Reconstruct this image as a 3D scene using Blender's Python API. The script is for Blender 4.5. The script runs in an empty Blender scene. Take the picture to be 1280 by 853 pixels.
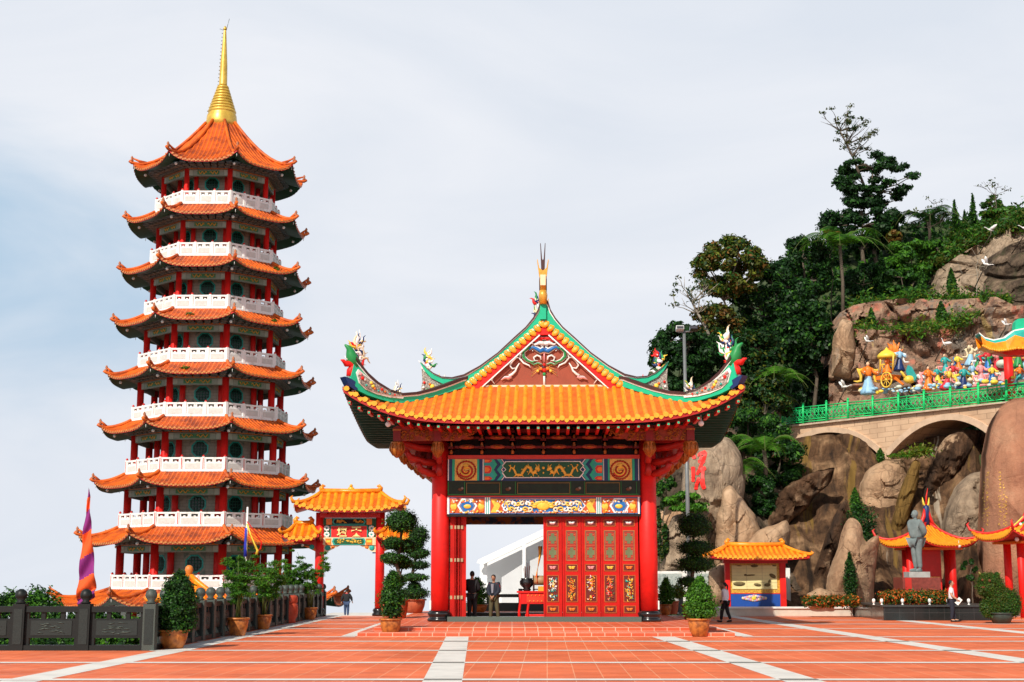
import bpy, bmesh, math, random
import numpy as np
from mathutils import Vector, Matrix, Quaternion
random.seed(7); rng = np.random.default_rng(11)
R = math.radians
scene = bpy.context.scene
# ------------------------------------------------------------------ camera
EYE = 1.75; FOC = 1750.0; PITCH = math.atan(296 / FOC)
cam_d = bpy.data.cameras.new('camera'); cam = bpy.data.objects.new('camera', cam_d)
scene.collection.objects.link(cam); scene.camera = cam
cam.location = (0, 0, EYE); cam.rotation_euler = (R(90) + PITCH, 0, 0)
cam_d.sensor_width = 36; cam_d.lens = 36 * FOC / 1280; cam_d.clip_start = .1; cam_d.clip_end = 3000
# ------------------------------------------------------------------ light
SUN_EL = 40; SUN_AZ = 27          # degrees, azimuth measured to the left from straight behind the camera
sun_d = bpy.data.lights.new('sun', 'SUN'); sun_d.energy = 5.0; sun_d.angle = R(.6); sun_d.color = (1, .93, .82)
sun = bpy.data.objects.new('sun', sun_d); scene.collection.objects.link(sun)
sdir = Vector((-math.sin(R(SUN_AZ)) * math.cos(R(SUN_EL)), -math.cos(R(SUN_AZ)) * math.cos(R(SUN_EL)), math.sin(R(SUN_EL))))
sun.rotation_euler = sdir.to_track_quat('Z', 'Y').to_euler()
sun.location = (-40, -20, 60)
world = bpy.data.worlds.new('World'); scene.world = world; world.use_nodes = True
wn = world.node_tree; wn.nodes.clear()
def wnode(t, **k):
    n = wn.nodes.new(t)
    for a, b in k.items(): setattr(n, a, b)
    return n
wl = wn.links.new
sky = wnode('ShaderNodeTexSky', sky_type='NISHITA', sun_disc=False)
sky.sun_elevation = R(SUN_EL); sky.sun_rotation = R(180 + SUN_AZ); sky.altitude = 1500; sky.air_density = 1; sky.dust_density = 1.5
bg1 = wnode('ShaderNodeBackground'); bg1.inputs[1].default_value = .06; wl(sky.outputs[0], bg1.inputs[0])
tc = wnode('ShaderNodeTexCoord')
mp = wnode('ShaderNodeMapping'); mp.inputs['Scale'].default_value = (1.1, 1.1, 3.4); mp.inputs['Rotation'].default_value = (0, R(14), R(25)); wl(tc.outputs['Generated'], mp.inputs[0])
nz = wnode('ShaderNodeTexNoise'); nz.inputs['Scale'].default_value = 2.3; nz.inputs['Detail'].default_value = 7; nz.inputs['Roughness'].default_value = .52
nz.inputs['Distortion'].default_value = .6; wl(mp.outputs[0], nz.inputs['Vector'])
ccol = wnode('ShaderNodeValToRGB'); wl(nz.outputs[0], ccol.inputs[0])
ce = ccol.color_ramp.elements; ce[0].position = .34; ce[0].color = (.70, .75, .83, 1); ce[1].position = .66; ce[1].color = (.83, .85, .90, 1)
cmix = wnode('ShaderNodeMixRGB'); cmix.inputs[1].default_value = (.36, .54, .72, 1); wl(ccol.outputs[0], cmix.inputs[2])
bg2 = wnode('ShaderNodeBackground'); bg2.inputs[1].default_value = 1.05; wl(cmix.outputs[0], bg2.inputs[0])
sep = wnode('ShaderNodeSeparateXYZ'); wl(tc.outputs['Generated'], sep.inputs[0])
# cloud cover: full at the horizon, opened overhead to weaken the fill light
mr = wnode('ShaderNodeMapRange'); mr.inputs[1].default_value = .42; mr.inputs[2].default_value = .72; mr.inputs[3].default_value = 1.0; mr.inputs[4].default_value = .06
mr.interpolation_type = 'SMOOTHSTEP'; wl(sep.outputs[2], mr.inputs[0])
# the break in the cloud low on the left where the blue sky shows
gap = Vector((-640 / FOC * 1.12, 1, .235)).normalized()
vs = wnode('ShaderNodeVectorMath', operation='SUBTRACT'); wl(tc.outputs['Generated'], vs.inputs[0]); vs.inputs[1].default_value = gap
vm = wnode('ShaderNodeVectorMath', operation='MULTIPLY'); wl(vs.outputs[0], vm.inputs[0]); vm.inputs[1].default_value = (1.0, 1.0, 1.75)
ln = wnode('ShaderNodeVectorMath', operation='LENGTH'); wl(vm.outputs[0], ln.inputs[0])
ad = wnode('ShaderNodeMath', operation='MULTIPLY_ADD'); wl(nz.outputs[0], ad.inputs[0]); ad.inputs[1].default_value = .38; wl(ln.outputs['Value'], ad.inputs[2])
mg = wnode('ShaderNodeMapRange'); mg.interpolation_type = 'SMOOTHSTEP'; mg.inputs[1].default_value = .20; mg.inputs[2].default_value = .43; mg.inputs[3].default_value = .18; mg.inputs[4].default_value = 1
wl(ad.outputs[0], mg.inputs[0])
wl(mg.outputs[0], cmix.inputs[0])
mx = wnode('ShaderNodeMixShader'); wl(mr.outputs[0], mx.inputs[0]); wl(bg1.outputs[0], mx.inputs[1]); wl(bg2.outputs[0], mx.inputs[2])
# dark valley ground added below the view to cut light on the undersides
bg3 = wnode('ShaderNodeBackground'); bg3.inputs[0].default_value = (.10, .12, .10, 1); bg3.inputs[1].default_value = 1
mb = wnode('ShaderNodeMapRange'); mb.interpolation_type = 'SMOOTHSTEP'; mb.inputs[1].default_value = -.22; mb.inputs[2].default_value = -.06; wl(sep.outputs[2], mb.inputs[0])
mx2 = wnode('ShaderNodeMixShader'); wl(mb.outputs[0], mx2.inputs[0]); wl(bg3.outputs[0], mx2.inputs[1]); wl(mx.outputs[0], mx2.inputs[2])
wo = wnode('ShaderNodeOutputWorld'); wl(mx2.outputs[0], wo.inputs[0])
scene.view_settings.view_transform = 'Standard'; scene.view_settings.look = 'None'
scene.view_settings.exposure = 0.0; scene.view_settings.gamma = 1
try:
    scene.cycles.max_bounces = 6; scene.cycles.diffuse_bounces = 3; scene.cycles.transparent_max_bounces = 6
except Exception: pass
# ------------------------------------------------------------------ helpers
CP, SP = math.cos(PITCH), math.sin(PITCH)
def ray(px, py):
    u = (px - 640) / FOC; v = (426.5 - py) / FOC
    return Vector((u, CP - v * SP, SP + v * CP))
def at(px, py, Y):                 # the point of the place at distance Y that was measured at this spot of the photograph
    d = ray(px, py); k = Y / d.y
    return Vector((d.x * k, Y, EYE + d.z * k))
def gnd(px, py, z=0.0):
    d = ray(px, py); k = (z - EYE) / d.z
    return Vector((d.x * k, d.y * k, z))
ORG = {}
def tag(o, label=None, cat=None, group=None, kind=None):
    if label: o['label'] = label
    if cat: o['category'] = cat
    if group: o['group'] = group
    if kind: o['kind'] = kind
    return o
def empty(name, loc, label=None, cat=None, group=None, rz=0):
    o = bpy.data.objects.new(name, None); scene.collection.objects.link(o)
    o.location = loc; o.rotation_euler = (0, 0, rz); o.empty_display_size = .3
    ORG[o.name] = Vector(loc) if rz == 0 else Vector((0, 0, 0))
    return tag(o, label, cat, group)
def local(name, label=None, cat=None, group=None):    # a thing modelled about its own origin and placed afterwards
    o = bpy.data.objects.new(name, None); scene.collection.objects.link(o); ORG[o.name] = Vector((0, 0, 0))
    return tag(o, label, cat, group)
def kids(o): return list(o.children)
def copy_tree(o, parent=None):
    c = o.copy(); scene.collection.objects.link(c); c.parent = parent
    for ch in kids(o): copy_tree(ch, c)
    return c
def put(o, loc, rz=0, sc=1, label=None):
    o.location = loc; o.rotation_euler = (0, 0, rz); o.scale = (sc, sc, sc)
    if label: o['label'] = label
    return o
class MB:
    def __init__(s): s.v = []; s.f = []; s.m = []; s.sm = []
    def add(s, vs, fs, mi=0, smooth=False):
        b = len(s.v); s.v += [tuple(p) for p in vs]
        for f in fs: s.f.append(tuple(b + i for i in f)); s.m.append(mi); s.sm.append(smooth)
    def box(s, x0, y0, z0, x1, y1, z1, mi=0, M=None, ch=0):
        c = [(x0, y0, z0), (x1, y0, z0), (x1, y1, z0), (x0, y1, z0), (x0, y0, z1), (x1, y0, z1), (x1, y1, z1), (x0, y1, z1)]
        if M is not None: c = [M @ Vector(p) for p in c]
        s.add(c, [(3, 2, 1, 0), (4, 5, 6, 7), (0, 1, 5, 4), (1, 2, 6, 5), (2, 3, 7, 6), (3, 0, 4, 7)], mi)
    def tube(s, pts, rad, n=8, mi=0, caps=True, smooth=True, flat=None):
        pts = [Vector(p) for p in pts]; k = len(pts)
        if not hasattr(rad, '__len__'): rad = [rad] * k
        vs = []; up0 = None
        for i, p in enumerate(pts):
            t = (pts[min(i + 1, k - 1)] - pts[max(i - 1, 0)])
            if t.length < 1e-9: t = Vector((0, 0, 1))
            t.normalize()
            if up0 is None: up0 = Vector((0, 1, 0)) if abs(t.y) < .9 else Vector((1, 0, 0))
            a = t.cross(up0)
            if a.length < 1e-4: a = t.cross(Vector((1, .3, 0)))
            a.normalize(); b = a.cross(t).normalized()
            for j in range(n):
                th = 2 * math.pi * j / n; rb = rad[i] * (flat if flat else 1)
                vs.append(p + a * math.cos(th) * rad[i] + b * math.sin(th) * rb)
        fs = [(i * n + j, i * n + (j + 1) % n, (i + 1) * n + (j + 1) % n, (i + 1) * n + j) for i in range(k - 1) for j in range(n)]
        s.add(vs, fs, mi, smooth)
        if caps:
            b = len(s.v) - len(vs)
            s.f.append(tuple(b + j for j in reversed(range(n)))); s.m.append(mi); s.sm.append(False)
            s.f.append(tuple(b + (k - 1) * n + j for j in range(n))); s.m.append(mi); s.sm.append(False)
    def lathe(s, prof, c=(0, 0, 0), n=16, mi=0, smooth=True, ang0=0, M=None, caps=True):
        vs = []
        for r, z in prof:
            for j in range(n):
                th = ang0 + 2 * math.pi * j / n
                p = Vector((c[0] + r * math.cos(th), c[1] + r * math.sin(th), c[2] + z)); vs.append(M @ p if M is not None else p)
        k = len(prof)
        s.add(vs, [(i * n + j, i * n + (j + 1) % n, (i + 1) * n + (j + 1) % n, (i + 1) * n + j) for i in range(k - 1) for j in range(n)], mi, smooth)
        if caps:
            b = len(s.v) - len(vs)
            if prof[0][0] > 1e-3: s.f.append(tuple(b + j for j in reversed(range(n)))); s.m.append(mi); s.sm.append(False)
            if prof[-1][0] > 1e-3: s.f.append(tuple(b + (k - 1) * n + j for j in range(n))); s.m.append(mi); s.sm.append(False)
    def ball(s, c, rx, ry=None, rz=None, mi=0, n=10, k=7, M=None):
        ry = ry or rx; rz = rz or rx; vs = [];
        for i in range(k + 1):
            ph = math.pi * i / k
            for j in range(n):
                th = 2 * math.pi * j / n
                p = Vector((rx * math.sin(ph) * math.cos(th), ry * math.sin(ph) * math.sin(th), -rz * math.cos(ph)))
                if M is not None: p = M @ p
                vs.append(Vector(c) + p)
        s.add(vs, [(i * n + j, i * n + (j + 1) % n, (i + 1) * n + (j + 1) % n, (i + 1) * n + j) for i in range(k) for j in range(n)], mi, True)
    def poly(s, pts, mi=0): s.add(pts, [tuple(range(len(pts)))], mi)
    def plate(s, pts, O, ex, nrm, th, mi=0):     # outline in (s, z) on the vertical plane O + s*ex, given thickness along nrm
        ar = sum(pts[i][0] * pts[(i + 1) % len(pts)][1] - pts[(i + 1) % len(pts)][0] * pts[i][1] for i in range(len(pts)))
        if ar < 0: pts = pts[::-1]
        n = len(pts); O = Vector(O); ex = Vector(ex); nr = Vector(nrm)
        a = [O + ex * p[0] + Vector((0, 0, p[1])) + nr * th / 2 for p in pts]; b = [q - nr * th for q in a]
        s.add(a + b, [tuple(range(n)), tuple(range(2 * n - 1, n - 1, -1))] + [(i, i + n, (i + 1) % n + n, (i + 1) % n) for i in range(n)], mi)
    def grid(s, P, nu, nv, mi=0, smooth=True, flip=False):
        vs = [P(i, j) for j in range(nv + 1) for i in range(nu + 1)]; w = nu + 1
        fs = []
        for j in range(nv):
            for i in range(nu):
                q = (j * w + i, j * w + i + 1, (j + 1) * w + i + 1, (j + 1) * w + i); fs.append(q[::-1] if flip else q)
        s.add(vs, fs, mi, smooth)
    def xform(s, fn, b0=0, flip=False):
        for i in range(b0, len(s.v)): s.v[i] = tuple(fn(Vector(s.v[i])))
    def mirrored(s, fx, flip=True):   # add a transformed copy of everything so far
        n = len(s.v); nv = [tuple(fx(Vector(p))) for p in s.v]; nf = len(s.f)
        s.v += nv
        for i in range(nf):
            f = tuple(n + q for q in s.f[i]); s.f.append(f[::-1] if flip else f); s.m.append(s.m[i]); s.sm.append(s.sm[i])
    def build(s, name, mats, parent=None, world_co=True, fixn=False):
        if not isinstance(mats, (list, tuple)): mats = [mats]
        me = bpy.data.meshes.new(name); org = Vector((0, 0, 0)); root = parent
        if parent is not None and world_co: org = ORG.get(parent.name, Vector((0, 0, 0)))
        vv = [(p[0] - org.x, p[1] - org.y, p[2] - org.z) for p in s.v] if org.length else s.v
        me.from_pydata(vv, [], s.f); 
        for m in mats: me.materials.append(m)
        me.polygons.foreach_set('material_index', s.m); me.polygons.foreach_set('use_smooth', s.sm)
        if fixn:
            bm = bmesh.new(); bm.from_mesh(me); bmesh.ops.recalc_face_normals(bm, faces=bm.faces); bm.to_mesh(me); bm.free()
        me.update()
        o = bpy.data.objects.new(name, me); scene.collection.objects.link(o)
        if parent is not None: o.parent = parent
        ORG[o.name] = org
        return o
def struct(name, mb, mats, label=None):
    o = mb.build(name, mats); o['kind'] = 'structure'
    if label: o['label'] = label
    return o
# ------------------------------------------------------------------ materials
MATS = {}
def mat(name, col, rough=.6, var=.12, vs=3.0, bump=0, bs=20, spec=.4, metal=0, col2=None, stretch=None, detail=4, v0=.35, v1=.65, emit=None):
    if name in MATS: return MATS[name]
    m = bpy.data.materials.new(name); m.use_nodes = True; nt = m.node_tree; b = nt.nodes['Principled BSDF']; L = nt.links.new
    b.inputs['Roughness'].default_value = rough; b.inputs['Metallic'].default_value = metal; b.inputs['Specular IOR Level'].default_value = spec
    c = (*col, 1)
    if var > 0 or col2:
        t = nt.nodes.new('ShaderNodeTexCoord'); mpn = nt.nodes.new('ShaderNodeMapping'); L(t.outputs['Object'], mpn.inputs[0])
        if stretch: mpn.inputs['Scale'].default_value = stretch
        n = nt.nodes.new('ShaderNodeTexNoise'); n.inputs['Scale'].default_value = vs; n.inputs['Detail'].default_value = detail; n.inputs['Roughness'].default_value = .6; L(mpn.outputs[0], n.inputs['Vector'])
        r = nt.nodes.new('ShaderNodeValToRGB'); L(n.outputs[0], r.inputs[0]); e = r.color_ramp.elements
        e[0].position = v0; e[1].position = v1
        e[0].color = (*(col2 if col2 else [x * (1 - var) for x in col]), 1); e[1].color = c if col2 else (*[min(1, x * (1 + var * .5)) for x in col], 1)
        L(r.outputs[0], b.inputs['Base Color'])
    else: b.inputs['Base Color'].default_value = c
    if bump:
        t = nt.nodes.new('ShaderNodeTexCoord'); n = nt.nodes.new('ShaderNodeTexNoise'); n.inputs['Scale'].default_value = bs; n.inputs['Detail'].default_value = 6; L(t.outputs['Object'], n.inputs['Vector'])
        bp = nt.nodes.new('ShaderNodeBump'); bp.inputs['Strength'].default_value = bump; bp.inputs['Distance'].default_value = .05; L(n.outputs[0], bp.inputs['Height']); L(bp.outputs[0], b.inputs['Normal'])
    if emit: b.inputs['Emission Color'].default_value = (*emit[:3], 1); b.inputs['Emission Strength'].default_value = emit[3]
    MATS[name] = m; return m
def leafmat(name, col, tr=.3, var=.35):
    if name in MATS: return MATS[name]
    m = bpy.data.materials.new(name); m.use_nodes = True; nt = m.node_tree; L = nt.links.new; b = nt.nodes['Principled BSDF']
    b.inputs['Roughness'].default_value = .5; b.inputs['Specular IOR Level'].default_value = .25
    g = nt.nodes.new('ShaderNodeNewGeometry'); r = nt.nodes.new('ShaderNodeValToRGB'); L(g.outputs['Random Per Island'], r.inputs[0])
    r.color_ramp.elements[0].color = (*[x * (1 - var) for x in col], 1); r.color_ramp.elements[1].color = (col[0] * (1 + var), col[1] * (1 + var * .8), col[2] * (1 + var * .5), 1)
    L(r.outputs[0], b.inputs['Base Color'])
    t = nt.nodes.new('ShaderNodeBsdfTranslucent'); L(r.outputs[0], t.inputs['Color']); x = nt.nodes.new('ShaderNodeMixShader'); x.inputs[0].default_value = tr
    L(b.outputs[0], x.inputs[1]); L(t.outputs[0], x.inputs[2]); L(x.outputs[0], nt.nodes['Material Output'].inputs[0])
    MATS[name] = m; return m
red = mat('red_paint', (.74, .015, .011), .5, .22, 1.6, bump=.06, bs=9, spec=.3, detail=8)
red2 = mat('red_trim', (.62, .018, .012), .42, .12, 4)
dred = mat('dark_red_paint', (.22, .010, .008), .5, .2, 3)
door_red = mat('door_red', (.50, .010, .006), .5, .18, 2, spec=.2)
tile_p = mat('pagoda_tile', (.72, .135, .010), .5, .30, 1.1, bump=.25, bs=14, col2=(.36, .055, .010), v0=.34, v1=.56, detail=9)
tile_pp = mat('pagoda_tile_channel', (.55, .085, .008), .6, .3, 1.1, col2=(.22, .035, .01), v0=.36, v1=.58, detail=9)
tile_yp = mat('tile_channel', (.74, .17, .006), .45, .2, 3, col2=(.50, .09, .005), v0=.34, v1=.58, detail=8)
tile_y = mat('pavilion_tile', (.90, .30, .012), .33, .2, 3.5, bump=.12, bs=12, col2=(.74, .19, .008), v0=.34, v1=.56)
tile_y2 = mat('pavilion_tile_cap', (.93, .40, .03), .3, .15, 5)
moss = mat('tile_moss', (.10, .13, .02), .9, .4, 8)
white = mat('white_paint', (.82, .82, .79), .6, .10, 2.2, bump=.05, bs=8, col2=(.60, .59, .54), v0=.32, v1=.46, stretch=(1, 1, .3), detail=8)
white_old = mat('weathered_white_paint', (.82, .81, .77), .65, .1, 2, col2=(.62, .61, .56), v0=.32, v1=.5, stretch=(1, 1, .35))
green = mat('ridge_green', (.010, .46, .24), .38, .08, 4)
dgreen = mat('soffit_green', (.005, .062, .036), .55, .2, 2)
panelgreen = mat('panel_green', (.008, .10, .035), .5, .15, 5)
navy = mat('navy_paint', (.008, .028, .12), .4, .1, 5)
blue = mat('blue_paint', (.012, .14, .42), .4, .15, 5)
teal = mat('teal_paint', (.02, .40, .33), .42, .15, 5)
gold = mat('gold_paint', (.72, .37, .045), .35, .2, 8, metal=.25, spec=.6)
ygold = mat('yellow_gold_paint', (.85, .52, .06), .4, .2, 9)
dgold = mat('dark_gilding', (.40, .13, .018), .4, .35, 14, metal=.2)
yellow = mat('yellow_paint', (.85, .60, .06), .45, .1, 5)
brown = mat('gable_brown', (.30, .062, .028), .6, .12, 2)
ridge_dark = mat('ridge_coping', (.055, .018, .016), .5, .2, 5)
black = mat('black_gloss', (.010, .010, .011), .22, .1, 4, spec=.6)
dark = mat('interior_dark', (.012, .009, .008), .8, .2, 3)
pinkp = mat('pink_paint', (.80, .30, .30), .5, .1, 5)
cream = mat('cream_paint', (.80, .66, .42), .5, .1, 5)
orange = mat('orange_paint', (.85, .20, .02), .45, .1, 5)
greybeam = mat('beam_greygreen', (.21, .25, .20), .6, .2, 5)
brick_wall = mat('pagoda_wall', (.42, .38, .30), .75, .15, 6)
granite = mat('dark_granite', (.010, .015, .014), .5, .4, 60, spec=.3, col2=(.005, .007, .007), v0=.4, v1=.6)
granite2 = mat('granite_panel', (.026, .036, .034), .55, .3, 70, spec=.3, col2=(.012, .018, .017), v0=.4, v1=.62)
granite_l = mat('granite_light', (.07, .092, .080), .55, .3, 60, col2=(.03, .042, .036), v0=.4, v1=.6)
sill = mat('green_granite', (.09, .13, .11), .3, .25, 40)
terracotta = mat('terracotta', (.42, .10, .04), .6, .3, 4, bump=.15, bs=18)
glazed = mat('glazed_pot', (.50, .17, .035), .35, .3, 7, col2=(.22, .07, .02), v0=.36, v1=.6, bump=.1, bs=14)
bark = mat('bark', (.11, .085, .06), .9, .4, 9, bump=.4, bs=16, stretch=(1, 1, .3))
pale_bark = mat('pale_bark', (.30, .26, .20), .85, .35, 6, bump=.3, bs=14, stretch=(1, 1, .3))
soil = mat('soil', (.05, .032, .02), .95, .3, 20)
metal_g = mat('grey_metal', (.20, .215, .215), .45, .1, 5, metal=.4)
skin = mat('skin', (.40, .20, .12), .55, .05, 10)
hair = mat('black_hair', (.010, .008, .007), .6, .2, 30)
LD = leafmat('leaf_dark', (.012, .045, .012)); LM = leafmat('leaf_mid', (.026, .100, .014)); LL = leafmat('leaf_light', (.070, .21, .018), .35)
LB = leafmat('leaf_bright', (.09, .28, .02), .4); LO = leafmat('leaf_olive', (.085, .105, .014)); LR = leafmat('leaf_rust', (.17, .085, .018)); LF = leafmat('flower_orange', (.55, .13, .02), .2)
LY = leafmat('leaf_yellowgreen', (.16, .20, .02), .35)
def rockmat(name, base, dk, lt, streak=.35, moss_amt=0, sx=1.2, bumpd=.6, vdir=(1, 1, .25), crack=.3, water=0, patch=None, rot=0):
    m = bpy.data.materials.new(name); m.use_nodes = True; nt = m.node_tree; L = nt.links.new; b = nt.nodes['Principled BSDF']; N = nt.nodes.new
    b.inputs['Roughness'].default_value = .85; b.inputs['Specular IOR Level'].default_value = .2
    t = N('ShaderNodeTexCoord')
    n1 = N('ShaderNodeTexNoise'); n1.inputs['Scale'].default_value = .45 * sx; n1.inputs['Detail'].default_value = 9; n1.inputs['Roughness'].default_value = .62; L(t.outputs['Object'], n1.inputs['Vector'])
    r1 = N('ShaderNodeValToRGB'); L(n1.outputs[0], r1.inputs[0]); e = r1.color_ramp.elements
    e[0].position = .30; e[0].color = (*dk, 1); e[1].position = .70; e[1].color = (*lt, 1); k = e.new(.50); k.color = (*base, 1)
    rt = N('ShaderNodeMapping'); rt.inputs['Rotation'].default_value = (0, R(rot), 0); L(t.outputs['Object'], rt.inputs[0])
    mpn = N('ShaderNodeMapping'); mpn.inputs['Scale'].default_value = vdir; L(rt.outputs[0], mpn.inputs[0])
    n2 = N('ShaderNodeTexNoise'); n2.inputs['Scale'].default_value = 2.2 * sx; n2.inputs['Detail'].default_value = 7; n2.inputs['Roughness'].default_value = .7; L(mpn.outputs[0], n2.inputs['Vector'])
    r2 = N('ShaderNodeValToRGB'); L(n2.outputs[0], r2.inputs[0]); e = r2.color_ramp.elements; e[0].position = .36; e[0].color = (1 - streak, 1 - streak, 1 - streak, 1); e[1].position = .62; e[1].color = (1.0, 1.0, 1.0, 1)
    mu = N('ShaderNodeMixRGB'); mu.blend_type = 'MULTIPLY'; mu.inputs[0].default_value = 1; L(r1.outputs[0], mu.inputs[1]); L(r2.outputs[0], mu.inputs[2])
    n3 = N('ShaderNodeTexNoise'); n3.inputs['Scale'].default_value = 3 * sx; n3.inputs['Detail'].default_value = 10; n3.inputs['Roughness'].default_value = .78; L(t.outputs['Object'], n3.inputs['Vector'])
    vo = N('ShaderNodeTexVoronoi'); vo.feature = 'DISTANCE_TO_EDGE'; vo.inputs['Scale'].default_value = .55 * sx
    dn = N('ShaderNodeVectorMath'); dn.operation = 'ADD'; sc = N('ShaderNodeVectorMath'); sc.operation = 'SCALE'; sc.inputs['Scale'].default_value = .9; L(n1.outputs['Color'], sc.inputs[0]); L(t.outputs['Object'], dn.inputs[0]); L(sc.outputs[0], dn.inputs[1]); L(dn.outputs[0], vo.inputs['Vector'])
    cr = N('ShaderNodeMapRange'); cr.inputs[1].default_value = 0; cr.inputs[2].default_value = .018; cr.inputs[3].default_value = 1 - crack; cr.inputs[4].default_value = 1; L(vo.outputs['Distance'], cr.inputs[0])
    m2 = N('ShaderNodeMixRGB'); m2.blend_type = 'MULTIPLY'; m2.inputs[0].default_value = 1; L(mu.outputs[0], m2.inputs[1]); L(cr.outputs[0], m2.inputs[2])
    out = m2
    for pi, (pc, pa, pb, ps) in enumerate(patch or [((dk[0] * .45, dk[1] * .45, dk[2] * .45), .60, .70, (1, 1, .45))]):
        mpp = N('ShaderNodeMapping'); mpp.inputs['Scale'].default_value = ps; mpp.inputs['Location'].default_value = (pi * 13.7, 0, pi * 5.1); L(rt.outputs[0], mpp.inputs[0])
        np_ = N('ShaderNodeTexNoise'); np_.inputs['Scale'].default_value = .42 * sx; np_.inputs['Detail'].default_value = 8; np_.inputs['Roughness'].default_value = .68; np_.inputs['Distortion'].default_value = .5; L(mpp.outputs[0], np_.inputs['Vector'])
        rp = N('ShaderNodeMapRange'); rp.inputs[1].default_value = pa; rp.inputs[2].default_value = pb; rp.inputs[4].default_value = .85; L(np_.outputs[0], rp.inputs[0])
        mp3 = N('ShaderNodeMixRGB'); L(rp.outputs[0], mp3.inputs[0]); L(out.outputs[0], mp3.inputs[1]); mp3.inputs[2].default_value = (*pc, 1); out = mp3
    m2 = out
    if moss_amt:
        n4 = N('ShaderNodeTexNoise'); n4.inputs['Scale'].default_value = .8; n4.inputs['Detail'].default_value = 8; L(t.outputs['Object'], n4.inputs['Vector'])
        r4 = N('ShaderNodeMapRange'); r4.inputs[1].default_value = .52; r4.inputs[2].default_value = .62; r4.inputs[4].default_value = moss_amt; L(n4.outputs[0], r4.inputs[0])
        m3 = N('ShaderNodeMixRGB'); L(r4.outputs[0], m3.inputs[0]); L(m2.outputs[0], m3.inputs[1]); m3.inputs[2].default_value = (.030, .05, .012, 1); out = m3
    if water:
        mw = N('ShaderNodeMapping'); mw.inputs['Scale'].default_value = (1.3, .10, .045); L(rt.outputs[0], mw.inputs[0])
        for seed_, c_, a_, b2 in ((0, (.22, .13, .03), .56, .60), (31, (.48, .40, .30), .62, .67), (67, (.012, .008, .006), .58, .64)):
            nw = N('ShaderNodeTexNoise'); nw.noise_dimensions = '4D'; nw.inputs['W'].default_value = seed_; nw.inputs['Scale'].default_value = 1.0; nw.inputs['Detail'].default_value = 6; nw.inputs['Roughness'].default_value = .6; nw.inputs['Distortion'].default_value = .4; L(mw.outputs[0], nw.inputs['Vector'])
            rw_ = N('ShaderNodeMapRange'); rw_.inputs[1].default_value = a_; rw_.inputs[2].default_value = b2; rw_.inputs[4].default_value = .85; L(nw.outputs[0], rw_.inputs[0])
            m4 = N('ShaderNodeMixRGB'); L(rw_.outputs[0], m4.inputs[0]); L(out.outputs[0], m4.inputs[1]); m4.inputs[2].default_value = (*c_, 1); out = m4
    L(out.outputs[0], b.inputs['Base Color'])
    hm = N('ShaderNodeMath'); hm.operation = 'ADD'; L(n3.outputs[0], hm.inputs[0]); L(cr.outputs[0], hm.inputs[1])
    bp = N('ShaderNodeBump'); bp.inputs['Strength'].default_value = bumpd; bp.inputs['Distance'].default_value = .40; L(hm.outputs[0], bp.inputs['Height']); L(bp.outputs[0], b.inputs['Normal'])
    MATS[name] = m; return m
rock_tan = rockmat('rock_tan', (.56, .36, .215), (.36, .21, .12), (.68, .47, .30), .3, patch=[((.20, .12, .07), .58, .70, (1, 1, .3)), ((.56, .45, .34), .60, .70, (1, 1, .6))])
rock_grey = rockmat('rock_grey', (.42, .31, .21), (.22, .16, .11), (.55, .42, .30), .4, patch=[((.12, .085, .06), .56, .66, (1, 1, .35)), ((.56, .36, .24), .60, .68, (1, 1, .5))])
rock_pink = rockmat('rock_pink', (.40, .24, .16), (.22, .14, .10), (.48, .34, .22), .45, sx=1.5, patch=[((.55, .17, .11), .56, .64, (1, 1, .5)), ((.20, .17, .14), .54, .60, (1, 1, .35)), ((.50, .36, .14), .62, .67, (1.4, 1, .4)), ((.035, .026, .02), .62, .66, (1.2, 1, .4))])
rock_wet = rockmat('rock_wet', (.17, .090, .045), (.045, .024, .014), (.46, .28, .15), .6, vdir=(1.8, .25, .16), water=1, rot=-17, patch=[((.02, .013, .01), .55, .68, (1.2, .2, .2))])
rock_dark = rockmat('rock_dark', (.13, .09, .06), (.03, .022, .016), (.34, .24, .16), .55, moss_amt=.35)
rock_orange = rockmat('rock_orange', (.45, .215, .125), (.34, .16, .10), (.50, .28, .17), .2, vdir=(1.2, 1.2, .12), crack=.1)
# ------------------------------------------------------------------ noise
_perm = rng.permutation(512)
def vnoise(x, y, z):
    xi, yi, zi = math.floor(x), math.floor(y), math.floor(z); fx, fy, fz = x - xi, y - yi, z - zi
    fx = fx * fx * (3 - 2 * fx); fy = fy * fy * (3 - 2 * fy); fz = fz * fz * (3 - 2 * fz)
    def h(a, b, c): return _perm[(_perm[(_perm[a & 511] + b) & 511] + c) & 511] / 511.0
    def lp(a, b, t): return a + (b - a) * t
    return lp(lp(lp(h(xi, yi, zi), h(xi + 1, yi, zi), fx), lp(h(xi, yi + 1, zi), h(xi + 1, yi + 1, zi), fx), fy),
              lp(lp(h(xi, yi, zi + 1), h(xi + 1, yi, zi + 1), fx), lp(h(xi, yi + 1, zi + 1), h(xi + 1, yi + 1, zi + 1), fx), fy), fz) * 2 - 1
def fbm(x, y, z, o=4):
    a = 1; s = 0; t = 0
    for _ in range(o): s += a * vnoise(x, y, z); t += a; a *= .5; x *= 2.03; y *= 2.03; z *= 2.03
    return s / t
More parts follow.
